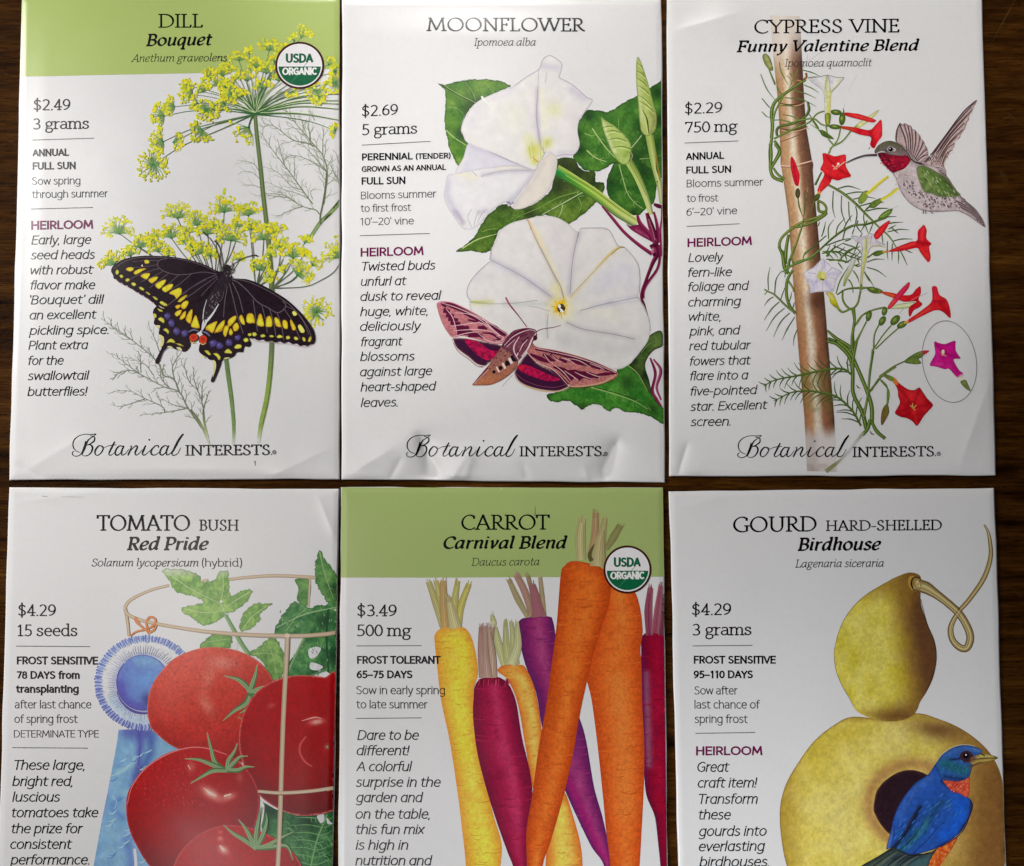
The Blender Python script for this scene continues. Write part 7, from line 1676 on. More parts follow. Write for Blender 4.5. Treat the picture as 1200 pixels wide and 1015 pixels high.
td_.ribbon([(648, 545), (668, 568)], (1.6, 3.0), (244, 206, 190)); td_.dot(650, 512, 1.6, (226, 130, 120))
calyx(td_, (815, 560), [[(770, 525), (710, 490), (664, 452)], [(790, 510), (760, 460), (732, 428)], [(815, 500), (825, 430), (835, 372)], [(845, 500), (862, 440), (858, 400)], [(870, 545), (930, 510), (985, 482)], [(880, 555), (950, 550), (980, 612)]], 3.6)
td_.build()
cf = Ink(tomato, 'wire_cage_picture').at(*T1)
wire(cf, [(28, 335), (40, 365), (90, 392), (200, 420), (450, 460), (700, 480), (950, 486), (1100, 478), (1180, 466)], (4, 4, 4, 4.4, 4.8, 5, 5, 5, 5)); wire(cf, [(908, 482), (902, 620), (892, 800), (882, 1015)], (5.6, 5.4, 5.4, 5.4)); cf.dot(908, 484, 3.6, (226, 206, 180), ry=2.6)
cf.at(*T3)
wire(cf, [(936, -20), (930, 150), (925, 320), (918, 520), (912, 640), (905, 900)], (5.4, 5.4, 5.4, 5.2, 5.2, 5.2)); wire(cf, [(822, 300), (925, 308), (1060, 300), (1185, 282)], (4, 4.8, 4.8, 4.8)); cf.ribbon([(822, 308), (925, 316), (1060, 308), (1170, 292)], .8, (110, 40, 40))
cf.build()
tie = Ink(tomato, 'twine_picture').at(*T2)
for pts in ([(420, 240), (470, 205), (540, 188), (600, 160), (625, 120), (600, 90), (565, 100), (552, 150), (575, 215)], [(470, 88), (490, 140), (530, 180), (560, 205)], [(635, 145), (610, 190), (560, 220)], [(470, 85), (462, 110), (490, 150)]):
    tie.ribbon(pts, (1.8, 2.6, 2.8, 2.2), (222, 150, 96), edge=((190, 106, 56), (206, 126, 74)), step=1.6)
tie.build()
# ------------------------------------------------------------------ carrot packet pictures
K1 = (500, 590, 4.138); K2 = (500, 780, 4.138)
header_band(carrot, [(395, 676.8), (500, 676.9), (620, 676.4), (700, 676.2), (790, 675.8)], (164, 182, 113))


def root_shape(name, poly, base, light, dark, label, marks=(), rings=True, ring_c=None, gr=.085, band=None):
    ik = Ink(carrot, name, label=label).at(*K2)
    P0 = ik.tr(poly)

    def f(P):
        # across-the-root shading from the outline at each row
        lo = np.full(len(P), 1e9); hi = np.full(len(P), -1e9)
        B = catmull(P0, True, 2.0)
        for k in range(len(B)):
            x0, y0 = B[k]; x1, y1 = B[(k + 1) % len(B)]
            m = ((y0 <= P[:, 1]) & (P[:, 1] < y1)) | ((y1 <= P[:, 1]) & (P[:, 1] < y0))
            if m.any():
                x = x0 + (P[m, 1] - y0) / (y1 - y0) * (x1 - x0)
                lo[m] = np.minimum(lo[m], x); hi[m] = np.maximum(hi[m], x)
        t = np.clip((P[:, 0] - lo) / np.maximum(hi - lo, 1), 0, 1)
        c = mix(base, light, np.exp(-((t - .56) / .2) ** 2) * (.7 + .45 * fbm(P[:, 0] / 9, P[:, 1] / 16, 5)))
        c = mix(c, dark, .95 * np.clip(1 - t / .3, 0, 1) ** 1.2 + .95 * np.clip((t - .74) / .26, 0, 1) ** 1.2)
        c = mix(c, dark, np.clip(.55 * fbm(P[:, 0] / 11, P[:, 1] / 7, 8), 0, .45))
        for l, w, col, st in mk:
            c = mix(c, col, st * np.exp(-(near(P, l) / w) ** 2))
        return np.clip(c * (1 + gr * (vnoise(P[:, 0] / 1.3, P[:, 1] / 1.1, 3) + .7 * vnoise(P[:, 0] * .8, P[:, 1] * .8, 7)))[:, None], 0, 255)
    mk = [(ik.tr(m[0]), m[1], m[2], m[3]) for m in marks]
    ik.fill(poly, f, step=1.9, grain=0, rim=(dark, .7))
    if rings:
        B = catmull(P0, True, 2.0)
        ik.at()
        ys = np.arange(P0[:, 1].min() + 8, min(P0[:, 1].max(), 1120) - 4, 7.5)
        for y in ys:
            y = y + (rng.rand() - .5) * 6
            xs = [x0 + (y - y0) / (y1 - y0) * (x1 - x0) for (x0, y0), (x1, y1) in zip(B, np.roll(B, -1, 0)) if (y0 <= y < y1) or (y1 <= y < y0)]
            if len(xs) < 2:
                continue
            l, r = min(xs), max(xs)
            w = r - l
            for q in range(2):
                if rng.rand() < .55:
                    side = rng.rand() < .5
                    a = l + 1 if side else r - 1 - w * (.2 + .3 * rng.rand())
                    b = l + w * (.18 + .35 * rng.rand()) if side else r - 1
                    if rng.rand() < .3:
                        a = l + w * (.2 + .3 * rng.rand()); b = a + w * (.15 + .25 * rng.rand())
                    yy = y + rng.rand() * 4
                    ik.ribbon([(a, yy), ((a + b) / 2, yy + 1.1), (b, yy - .4)], (.8, .6, .25) if side else (.25, .6, .8), mix(ring_c, base, .1 + .5 * rng.rand()) if rng.rand() < .75 else mix(light, base, .4), raw=True)
    return ik


def tops(ik, stalks, cols, line):
    """cut leaf stalks: flat ribbed blades fanning from the crown"""
    for k, (pts, w) in enumerate(stalks):
        c = np.array(cols[k % len(cols)], float)
        ik.ribbon(pts, w, c, edge=(mix(c, line, .45), mix(c, line, .3)), step=2)
        P = catmull(ik.tr(pts), False, 2.5); d = np.gradient(P, axis=0); d = d / np.linalg.norm(d, axis=1)[:, None]; N = np.stack([-d[:, 1], d[:, 0]], -1)
        W = interp_n(w, len(P))[:, None]
        T_ = P[-1]; dT = d[-1]
        for q in range(5):
            o = (rng.rand() - .5) * W[-1, 0]
            ik.ribbon([T_ + N[-1] * o - dT * 6, T_ + N[-1] * o * 1.2 + dT * (1 + 4.5 * rng.rand())], (1.6, .5), mix(c, line, .5 * rng.rand()), raw=True)
        for o in (-.5, -.32, -.12, .1, .28, .5):
            n0 = 0 if abs(o) > .4 else rng.randint(0, 3)
            ik.ribbon((P + N * W * o)[n0:], (.3, .75, .6) if o in (-.5, .5) else (.25, .5, .35), mix(line, c, .15 + .5 * rng.rand()), smooth=False, raw=True)


OUT = (118, 100, 70)
# crimson carrot at the right edge
r = root_shape('carrot_picture', [(1040, -60), (1042, -130), (1062, -158), (1105, -168), (1200, -170), (1200, 1400), (1150, 1300), (1135, 1000), (1122, 860), (1105, 730), (1062, 612), (1050, 400), (1042, 200)], (150, 8, 44), (176, 14, 56), (96, 10, 50), 'crimson carrot at the right edge', [([(1062, 40), (1072, 300), (1075, 480)], 5, (150, 96, 120), .8), ([(1045, -60), (1050, 300), (1062, 560)], 2.6, (112, 20, 90), .7)], ring_c=(96, 4, 36))
r.at(*K1)
tops(r, [([(1080, 640), (1075, 520), (1085, 410)], (8, 9, 6)), ([(1110, 630), (1120, 520), (1135, 400)], (10, 8, 5)), ([(1140, 640), (1150, 540), (1158, 440)], (8, 9, 7))], [(128, 40, 76), (150, 60, 90), (112, 40, 66)], (196, 160, 150))
r.build()
# purple carrot
r = root_shape('carrot_picture', [(445, -190), (448, -215), (480, -232), (590, -238), (612, -215), (625, -140), (640, 0), (680, 120), (735, 240), (772, 360), (812, 590), (856, 750), (892, 945), (900, 1200), (880, 1200), (862, 980), (790, 862), (668, 600), (600, 420), (560, 300), (530, 130), (480, 0), (455, -100)], (136, 34, 100), (176, 70, 126), (92, 28, 92), 'purple carrot', [([(560, 300), (500, 50)], 4, (96, 50, 130), .6), ([(690, 560), (760, 720), (860, 930)], 5, (170, 24, 110), .6), ([(740, 260), (720, 430)], 4, (110, 40, 110), .6)], ring_c=(100, 20, 80))
r.at(*K1)
tops(r, [([(490, 552), (440, 460), (398, 368)], (5, 7, 5)), ([(510, 550), (480, 440), (435, 345)], (6, 8, 7)), ([(570, 548), (560, 450), (550, 358)], (5, 5, 4)), ([(500, 550), (515, 460), (490, 350)], (5, 5, 4)), ([(545, 550), (530, 470), (512, 395)], (16, 11, 7))], [(186, 172, 130), (190, 146, 136), (196, 178, 140), (176, 150, 120), (170, 100, 118)], OUT)
r.build()
# small yellow orange carrot
r = root_shape('carrot_picture', [(345, 30), (352, 10), (380, -2), (450, -4), (482, 15), (526, 120), (556, 300), (560, 420), (600, 520), (668, 612), (700, 700), (742, 850), (756, 975), (760, 1250), (580, 1250), (578, 870), (540, 700), (515, 600), (480, 400), (440, 180), (392, 70)], (236, 170, 70), (242, 206, 100), (214, 112, 40), 'small yellow orange carrot behind the crimson one', [([(660, 700), (650, 900), (660, 1100)], 7, (246, 216, 90), .7), ([(360, 10), (480, 20)], 5, (232, 130, 50), .6)], ring_c=(176, 100, 36))
r.at(*K1)
tops(r, [([(375, 785), (350, 690), (330, 600)], (7, 9, 5)), ([(330, 590), (320, 560), (318, 545)], (5, 6, 4)), ([(400, 780), (385, 680), (382, 575)], (12, 7, 4)), ([(425, 780), (420, 680), (410, 575)], (12, 7, 4)), ([(410, 782), (440, 690), (438, 580)], (12, 9, 4))], [(206, 206, 150), (214, 212, 164), (200, 202, 140)], (130, 130, 84))
r.build()
# yellow carrot
r = root_shape('carrot_picture', [(38, -120), (40, -150), (62, -176), (110, -188), (180, -184), (216, -138), (240, -46), (248, 40), (228, 130), (240, 330), (272, 500), (322, 720), (362, 860), (358, 975), (335, 1280), (205, 1280), (190, 975), (172, 800), (150, 620), (112, 370), (70, 170), (50, 0)], (240, 196, 60), (246, 218, 84), (228, 152, 50), 'yellow carrot at the left', [([(130, -120), (180, -60), (150, 120), (190, 420)], 8, (250, 220, 60), .7), ([(60, -170), (200, -180)], 4, (236, 160, 60), .6), ([(250, 800), (300, 1000)], 8, (250, 222, 70), .6)], ring_c=(190, 120, 40))
r.at(*K1)
tops(r, [([(80, 605), (50, 500), (10, 380)], (7, 8, 6)), ([(95, 600), (70, 480), (45, 375)], (8, 7, 5)), ([(150, 600), (165, 500), (205, 390)], (9, 8, 6)), ([(130, 600), (135, 480), (150, 375)], (8, 8, 5)), ([(90, 602), (82, 480), (80, 375)], (10, 9, 7)), ([(140, 605), (125, 540), (105, 455)], (15, 11, 5))], [(206, 200, 130), (214, 208, 130), (216, 210, 110), (210, 206, 120), (206, 170, 110), (214, 206, 150)], OUT)
r.build()
# crimson carrot in front
r = root_shape('carrot_picture', [(228, 150), (232, 105), (248, 74), (272, 60), (318, 52), (358, 60), (388, 82), (412, 118), (436, 190), (462, 350), (502, 520), (512, 640), (495, 800), (488, 975), (482, 1250), (470, 1250), (425, 1000), (390, 900), (340, 760), (290, 600), (245, 420), (225, 250)], (156, 12, 62), (190, 44, 90), (114, 10, 52), 'crimson carrot with a pale stalk', [([(330, 120), (360, 300), (420, 560), (450, 800)], 5, (200, 60, 106), .5), ([(260, 70), (380, 75)], 4, (120, 10, 40), .6)], ring_c=(110, 8, 46))
r.at(*K1)
tops(r, [([(300, 845), (300, 720), (318, 600)], (13, 9, 6)), ([(275, 845), (265, 720), (262, 600)], (10, 8, 4)), ([(320, 845), (318, 740), (300, 600)], (10, 8, 4)), ([(295, 845), (285, 720), (285, 596)], (12, 7, 5))], [(196, 166, 150), (190, 150, 136), (206, 180, 156)], (120, 84, 76))
for k in range(26):
    x = 250 + rng.rand() * 150
    r.ribbon([(x, 850 + rng.rand() * 8), (x + 2, 862 + rng.rand() * 8), (x - 2, 880 + rng.rand() * 6)], .7, (206, 66, 106) if k % 2 else (120, 8, 44))
r.build()
# the two orange carrots
r = root_shape('carrot_picture', [(860, -440), (920, -440), (1000, -372), (1032, -290), (1047, -170), (1036, -80), (1042, 0), (1046, 200), (1056, 400), (1052, 600), (1042, 800), (1032, 975), (1010, 1280), (905, 1280), (890, 975), (870, 800), (855, 640), (830, 400), (800, 170), (770, 30), (790, -100)], (222, 98, 32), (236, 128, 52), (196, 72, 22), 'orange carrot behind the round seal', [([(880, -300), (820, -140), (775, 20)], 5, (232, 80, 26), .6), ([(930, 100), (950, 400), (960, 700)], 14, (230, 132, 58), .5)], ring_c=(170, 64, 20), gr=.10)
r.build()
r = root_shape('carrot_picture', [(650, -440), (668, -482), (700, -505), (760, -502), (850, -472), (890, -400), (884, -300), (850, -190), (800, -20), (742, 240), (712, 420), (662, 640), (602, 850), (562, 975), (535, 1250), (495, 1250), (486, 975), (484, 800), (510, 640), (540, 420), (578, 200), (605, 0), (630, -200)], (216, 92, 26), (236, 126, 46), (186, 66, 16), 'largest orange carrot, with a tall straw coloured stalk', [([(700, -490), (840, -460)], 5, (206, 84, 30), .6), ([(720, -300), (680, 0)], 12, (232, 116, 40), .5), ([(620, 150), (560, 500)], 6, (200, 84, 20), .5)], ring_c=(160, 60, 14), gr=.10)
r.at(*K1)
tops(r, [([(870, 225), (905, 165), (940, 105)], (5, 9, 7)), ([(750, 275), (745, 170), (755, 70)], (11, 12, 8)), ([(795, 250), (815, 150), (820, 45)], (7, 8, 7)), ([(845, 305), (850, 180), (865, 70)], (12, 9, 5)), ([(830, 305), (835, 220), (848, 130)], (19, 14, 6)), ([(800, 280), (790, 250), (806, 210)], (5, 4, 2))], [(150, 152, 96), (200, 196, 140), (196, 158, 118), (196, 184, 130), (196, 186, 134), (90, 84, 50)], (112, 96, 60))
r.build()

sc = Ink(carrot, 'scuff_mark')
sc.ribbon([(627.3, 594), (627.0, 605)], (.5, .9), (52, 60, 34), raw=True)
sc.ribbon([(587, 571.5), (588, 573.5)], 1.2, (210, 214, 190), raw=True)
sc.build()
sc = Ink(tomato, 'scuff_mark')
sc.ribbon([(49, 581.5), (56, 582)], (.5, 1.2, .5), (176, 172, 166), raw=True)
sc.ribbon([(72, 582), (98, 582.6)], (.4, .7, .4), (196, 192, 186), raw=True)
sc.build()

# ------------------------------------------------------------------ gourd packet pictures
G1 = (960, 600, 5.0727); G2 = (900, 780, 4.2857); G3 = (1000, 850, 6.15)
gd = Ink(gourd, 'gourd_picture').at(*G2)


def gourd_col(P):
    x, y = P[:, 0], P[:, 1]
    n = fbm(x / 16, y / 16, 4)
    c = mix((216, 196, 84), (230, 212, 118), np.clip(.5 + .8 * n, 0, 1))
    c = mix(c, (190, 166, 40), .6 * np.exp(-((x - 955) / 22) ** 2 - ((y - 880) / 26) ** 2) + .5 * np.exp(-((x - 1000) / 40) ** 2 - ((y - 858) / 12) ** 2))
    c = mix(c, (224, 208, 128), .7 * np.exp(-((x - 985) / 26) ** 2 - ((y - 955) / 44) ** 2) + .5 * np.exp(-((x - 1050) / 30) ** 2 - ((y - 862) / 12) ** 2))
    c = mix(c, (166, 126, 58), .8 * sstep(1078, 1130, x + .10 * (y - 900) + 5 * n))
    c = mix(c, (124, 82, 42), .85 * sstep(1118, 1172, x + .10 * (y - 900) + 4 * n))
    c = mix(c, (116, 80, 46), .9 * np.exp(-((x - 1095 - (y - 850) * .9) / 30) ** 2 - ((y - 855) / 13) ** 2))
    c = mix(c, (168, 134, 48), .7 * sstep(952, 914, x) + .5 * sstep(850, 842, y))
    r = np.sqrt(((x - 1068) / 44) ** 2 + ((y - 942) / 42) ** 2)
    c = mix(c, (176, 128, 76), .8 * np.exp(-((r - 1.12) / .2) ** 2))
    c = mix(c, (206, 176, 106), .5 * np.exp(-((x - 1118) / 14) ** 2 - ((y - 985) / 26) ** 2))
    return np.clip(c * (1 + .06 * vnoise(x / 1.4, y / 1.4, 3) + .05 * vnoise(x / 5, y / 5, 5) + .035 * vnoise(x * .8, y * .8, 7))[:, None], 0, 255)


gd.fill([(425, 258), (330, 300), (230, 382), (150, 490), (88, 600), (60, 720), (66, 860), (95, 1010), (160, 1180), (280, 1330), (440, 1430), (640, 1470), (850, 1430), (1010, 1340), (1130, 1180), (1185, 1020), (1198, 860), (1188, 700), (1172, 560), (1130, 462), (1060, 382), (960, 312), (850, 266), (745, 240), (600, 270)], gourd_col, step=2.0, grain=0, rim=((140, 106, 50), .8))
hole = [(145, 600), (160, 500), (180, 455), (230, 398), (320, 340), (420, 322), (520, 350), (600, 420), (640, 540), (600, 700), (480, 800), (340, 820), (250, 775), (190, 705), (160, 650)]
gd.at(*G3); gd.fill(hole, lambda P: np.array((44, 26, 34), float) * (1 + .14 * vnoise(P[:, 0] / 2, P[:, 1] / 2, 4))[:, None], step=2.4, rim=((84, 54, 48), .9))
gd.at(*G1)


def bulb_col(P):
    x, y = P[:, 0], P[:, 1]
    cx = 1038 - .02 * (y - 760)
    t = (x - cx) / 58
    n = fbm(x / 12, y / 14, 6)
    c = mix((210, 192, 62), (226, 212, 108), np.clip(.5 + .8 * n - .2 * t, 0, 1))
    c = mix(c, (216, 202, 100), .6 * np.exp(-((x - 1020) / 16) ** 2 - ((y - 770) / 40) ** 2))
    c = mix(c, (180, 166, 30), .6 * np.exp(-((x - 1000) / 7) ** 2 - ((y - 772) / 16) ** 2) + .4 * np.exp(-((x - 985) / 8) ** 2 - ((y - 745) / 30) ** 2))
    c = mix(c, (150, 112, 44), .7 * sstep(1038, 1066, x - .10 * (y - 760) + 4 * n))
    c = mix(c, (100, 64, 40), .95 * sstep(1054, 1084, x - .14 * (y - 760) + 3 * n))
    c = mix(c, (150, 112, 44), .6 * sstep(712, 684, y) + .5 * np.exp(-((x - 1062) / 8) ** 2 - ((y - 704) / 14) ** 2))
    c = mix(c, (112, 74, 38), .95 * np.exp(-((x - 1052) / 26) ** 2 - ((y - 841 + .12 * (x - 1052)) / 15) ** 2) + .4 * np.exp(-((x - 1020) / 16) ** 2 - ((y - 838) / 6) ** 2))
    c = mix(c, (212, 188, 86), .85 * sstep(832, 843, y) * sstep(1036, 1012, x))
    c = mix(c, (150, 112, 50), .7 * sstep(838, 845, y) * sstep(1030, 1044, x))
    return np.clip(c * (1 + .06 * vnoise(x / 1.4, y / 1.4, 3) + .05 * vnoise(x / 4, y / 4, 5) + .035 * vnoise(x * .8, y * .8, 7))[:, None], 0, 255)


gd.fill([(500, 370), (545, 360), (590, 372), (606, 402), (602, 480), (608, 560), (640, 655), (678, 755), (696, 850), (692, 925), (672, 1000), (635, 1075), (600, 1130), (584, 1172), (555, 1212), (485, 1240), (390, 1244), (295, 1222), (225, 1186), (206, 1160), (178, 1105), (138, 1035), (104, 955), (90, 870), (96, 790), (112, 720), (146, 645), (195, 575), (255, 512), (330, 458), (420, 408)], bulb_col, step=1.9, grain=0)
gd.ribbon([(206, 1160), (178, 1105), (138, 1035), (104, 955), (90, 870), (96, 790), (146, 645), (255, 512), (420, 408), (500, 370)], (.4, .8, .7, .6, .6, .7, .8, .8, .7, .5), (124, 104, 44)); gd.ribbon([(604, 520), (640, 660), (682, 762), (696, 850), (686, 940), (640, 1062)], (.5, .9, 1, 1, .9, .6), (70, 44, 30))
gd.dot(560, 425, 6.0, (150, 112, 44), n=14, ry=9.5, edge=(186, 150, 70), rot=-.3); gd.ribbon([(600, 390), (560, 392), (548, 430), (565, 470)], (.8, 1.6, 2.0, 1.2), (46, 30, 20))
gd.build()
sm = Ink(gourd, 'tendril_picture').at(*G1)
tp = [(830, 590), (900, 510), (980, 390), (1018, 270), (1014, 170), (1000, 110), (980, 75)]
sm.ribbon(tp, (4.6, 5.4, 5.8, 5.8, 5.0, 4, 1.6), [(196, 170, 116), (190, 166, 104), (196, 178, 116), (186, 168, 106), (190, 174, 112), (206, 196, 160)], edge=((116, 90, 48), (136, 108, 62)), step=1.6)
lp = [(565, 430), (620, 445), (660, 465), (740, 522), (820, 592), (868, 660), (898, 740), (880, 805), (840, 808), (795, 765), (780, 700), (800, 640), (835, 590)]
sm.ribbon(lp, (13, 14, 10, 8.4, 8.4, 8.2, 8.4, 8.4, 7.6, 7, 6, 5, 4.4), (206, 190, 132), edge=((120, 92, 50), (110, 84, 44)), step=1.4)
P = catmull(sm.tr(lp), False, 1.5); d = np.gradient(P, axis=0); d /= np.linalg.norm(d, axis=1)[:, None]; N = np.stack([-d[:, 1], d[:, 0]], -1); W = interp_n((13, 14, 10, 8.4, 8.4, 8.2, 8.4, 8.4, 7.6, 7, 6, 5, 4.4), len(P))[:, None]
for o, c in ((-.5, (84, 62, 32)), (.5, (84, 62, 32)), (-.3, (160, 130, 80)), (-.1, (226, 212, 160)), (.12, (150, 120, 70)), (.3, (214, 198, 146))):
    sm.ribbon(P + N * W * o, .6 if abs(o) < .5 else .8, c, smooth=False, raw=True)
for o, c in ((.9, (96, 72, 38)), (-.9, (96, 72, 38)), (.2, (222, 206, 150))):
    Q = catmull(sm.tr(tp), False, 1.5); e = np.gradient(Q, axis=0); e /= np.linalg.norm(e, axis=1)[:, None]; M = np.stack([-e[:, 1], e[:, 0]], -1)
    sm.ribbon(Q + M * interp_n((2.4, 2.7, 2.9, 2.9, 2.5, 2, .7), len(Q))[:, None] * o, .6, c, smooth=False, raw=True)
sm.dot(585, 428, 4.4, (214, 196, 136), n=11, ry=7.4, rot=-.25, edge=(150, 118, 66))
for k in range(8):
    sm.dot(575 + rng.rand() * 26, 405 + rng.rand() * 55, .8, (232, 220, 170) if k % 2 else (130, 100, 56), n=5)
sm.build()

# --- bluebird
bb = Ink(gourd, 'bird_picture').at(*G3)
bl = lambda c, s=.14: (lambda P: np.array(c, float) * (1 + s * vnoise(P[:, 0] / 1.6, P[:, 1] / 2.2, 7) + s * .6 * fbm(P[:, 0] / 7, P[:, 1] / 7, 2))[:, None])
bb.fill([(748, 805), (722, 872), (682, 930), (622, 1015), (540, 1130), (470, 1130), (520, 1010), (545, 930), (650, 860)], lambda P: mix((196, 64, 34), (222, 130, 50), np.clip(.5 + .7 * vnoise(P[:, 0] / 2.4, P[:, 1] / 2.4, 4), 0, 1)), step=1.7, rim=((140, 60, 40), .7))
for k in range(40):
    x, y = 560 + rng.rand() * 150, 850 + rng.rand() * 170
    if abs((x - 640) + (y - 930) * .8) < 70:
        bb.ribbon([(x, y), (x - 8, y + 14)], .8, [(232, 160, 80), (176, 50, 30), (236, 120, 50)][k % 3])
bb.fill([(50, 1018), (150, 960), (240, 905), (285, 876), (335, 895), (420, 926), (545, 918), (602, 888), (560, 960), (525, 1060), (480, 1140), (-100, 1140)], wash(bb, (66, 84, 84), [([(60, 1015), (280, 890), (330, 905)], 3, (44, 46, 36), .8), ([(300, 960), (520, 950)], 5, (36, 40, 48), .7), ([(440, 1000), (540, 960)], 5, (70, 110, 116), .7), ([(100, 1040), (250, 960)], 3, (84, 86, 66), .7)], mott=.15, ms=4), step=1.9, rim=((34, 36, 34), .8))
for k in range(9):
    bb.ribbon([(300 + 26 * k, 905 + 4 * k), (220 + 22 * k, 960 + 6 * k), (80 + 34 * k, 1060 + 5 * k)], (.6, 1.2, .8), [(30, 32, 34), (96, 108, 96), (46, 66, 72)][k % 3])
bb.fill([(602, 272), (545, 348), (490, 385), (430, 432), (340, 552), (292, 662), (264, 782), (238, 892), (285, 876), (330, 900), (420, 932), (560, 902), (682, 842), (780, 762), (832, 662), (860, 580), (842, 532), (792, 502), (700, 462), (650, 405), (640, 330)],
        wash(bb, (40, 84, 170), [([(560, 370), (440, 470), (330, 640)], 5, (64, 104, 186), .7), ([(780, 540), (760, 680), (660, 800)], 9, (28, 92, 206), .8), ([(480, 590), (400, 740), (300, 870)], 3.0, (24, 34, 50), .85), ([(640, 560), (500, 720), (370, 860)], 4, (30, 66, 92), .7), ([(520, 720), (420, 840), (350, 890)], 5, (44, 108, 122), .8), ([(560, 640), (470, 790)], 2.6, (56, 120, 150), .6), ([(850, 560), (835, 660), (760, 780)], 1.6, (40, 34, 66), .9), ([(600, 880), (720, 820)], 2, (20, 40, 110), .7), ([(272, 760), (250, 880)], 2.5, (96, 120, 196), .8), ([(640, 400), (720, 470)], 2.2, (28, 40, 110), .7)], mott=.14, ms=4), step=1.6, rim=((30, 44, 90), .7))
for k in range(130):
    t = rng.rand(); x = 300 + 480 * t + (rng.rand() - .5) * 40; y = 850 - 380 * t + (rng.rand() - .5) * 280
    if 430 + abs(x - 560) * .6 < y < 880 - (x - 380) * .35 and x > 290 + (880 - y) * .1:
        bb.ribbon([(x, y), (x - 10, y + 14), (x - 24, y + 30)], (.4, 1.0, .4), [(28, 62, 140), (70, 120, 204), (40, 96, 190), (30, 50, 100), (60, 130, 170)][k % 5])
for pts, w, c in [([(490, 580), (430, 680), (370, 790), (300, 880)], 1.6, (26, 30, 38)), ([(510, 700), (430, 810), (340, 895)], 1.2, (30, 44, 60)), ([(640, 700), (540, 820), (430, 925)], 1.1, (24, 50, 110)), ([(450, 620), (390, 720), (385, 760)], 1.4, (60, 40, 50)), ([(560, 900), (690, 845), (785, 765), (835, 662), (860, 580), (842, 535)], 1.1, (28, 28, 56)), ([(300, 700), (290, 800), (270, 870)], .8, (30, 54, 130)), ([(420, 480), (380, 560)], .8, (30, 54, 120)), ([(330, 905), (430, 940), (560, 915)], 1.4, (34, 32, 40))]:
    bb.ribbon(pts, (w * .5, w, w * .8), c)
bb.fill([(648, 402), (700, 396), (760, 402), (832, 368), (838, 440), (832, 505), (812, 520), (780, 500), (700, 462)], lambda P: mix((196, 62, 46), (222, 110, 76), np.clip(.5 + .8 * vnoise(P[:, 0] / 1.5, P[:, 1] / 1.5, 4), 0, 1)), step=1.4, rim=((170, 50, 40), .6))
for k in range(46):
    bb.dot(680 + rng.rand() * 145, 400 + rng.rand() * 90, .7 + .4 * rng.rand(), [(232, 140, 100), (166, 36, 34), (214, 70, 50)][k % 3], n=5, jag=.6)
bb.fill([(590, 290), (612, 250), (645, 208), (722, 160), (800, 144), (880, 156), (930, 184), (905, 220), (890, 262), (862, 290), (850, 330), (828, 378), (760, 404), (700, 400), (640, 388), (610, 340)],
        wash(bb, (48, 92, 164), [([(650, 270), (720, 300), (800, 330)], 6, (36, 104, 112), .9), ([(640, 230), (760, 170), (880, 170)], 4, (66, 108, 180), .7), ([(660, 370), (800, 390)], 2.2, (24, 44, 90), .8), ([(700, 250), (780, 240)], 1.4, (30, 40, 80), .8), ([(870, 170), (925, 190)], 2, (100, 140, 180), .6), ([(830, 300), (860, 290)], 2.4, (70, 84, 80), .7)], mott=.16, ms=3), step=1.4, rim=((30, 50, 96), .7))
for k in range(50):
    x, y = 640 + rng.rand() * 190, 200 + rng.rand() * 180
    if y > 330 - (x - 600) * .5:
        bb.ribbon([(x, y), (x - 6, y + 10)], .6, [(30, 70, 96), (70, 150, 150), (56, 100, 180), (24, 50, 80)][k % 4])
bb.dot(815, 225, 8.0, (44, 28, 34), n=13, ry=7.2, edge=(70, 44, 56), jag=.2); bb.dot(812, 218, 3.6, (16, 10, 14), n=10); bb.dot(812, 213, 1.1, (222, 226, 230)); bb.ribbon([(690, 240), (740, 245), (775, 232)], (.4, 1.0, 1.4), (30, 34, 60))
bb.fill([(845, 235), (890, 215), (930, 206), (985, 212), (1042, 236), (965, 264), (900, 270), (862, 285), (840, 270)], wash(bb, (190, 166, 84), [([(850, 250), (940, 240), (1030, 236)], .9, (84, 64, 40), .8), ([(920, 215), (1000, 222)], 1.6, (214, 200, 120), .7), ([(840, 260), (870, 240)], 3, (100, 60, 60), .8)], mott=.06), step=1.3, rim=((96, 72, 40), .6))
bb.ribbon([(905, 240), (960, 236), (1035, 237)], (.8, .9, .5), (70, 52, 34)); bb.ribbon([(840, 320), (868, 290), (930, 268)], (.6, 1.2, .6), (110, 70, 60)); bb.ribbon([(920, 205), (950, 222)], 1.2, (60, 44, 30)); bb.ribbon([(600, 262), (645, 205), (722, 156), (800, 140), (880, 150)], (.4, .8, .8, .8, .4), (206, 200, 170))
bb.build()
# ------------------------------------------------------------------ printed writing
K = (12, 9, 12); KL = (34, 31, 35); HE = (112, 22, 78)


def lines(p, name, rows, style, cap, col=K, label=None):
    ik = Ink(p, name, label=label)
    for r in rows:
        c = r[5] if len(r) > 5 else cap
        st = r[6] if len(r) > 6 else style
        cl = r[7] if len(r) > 7 else col
        text(ik, r[0], r[1], r[2], r[3], r[4], c, st, cl)
    ik.build()


def rules(p, rows):
    ik = Ink(p, 'divider_line')
    for r in rows:
        one = Ink(p, 'divider_line')
        rule(one, *r)
        one.build()


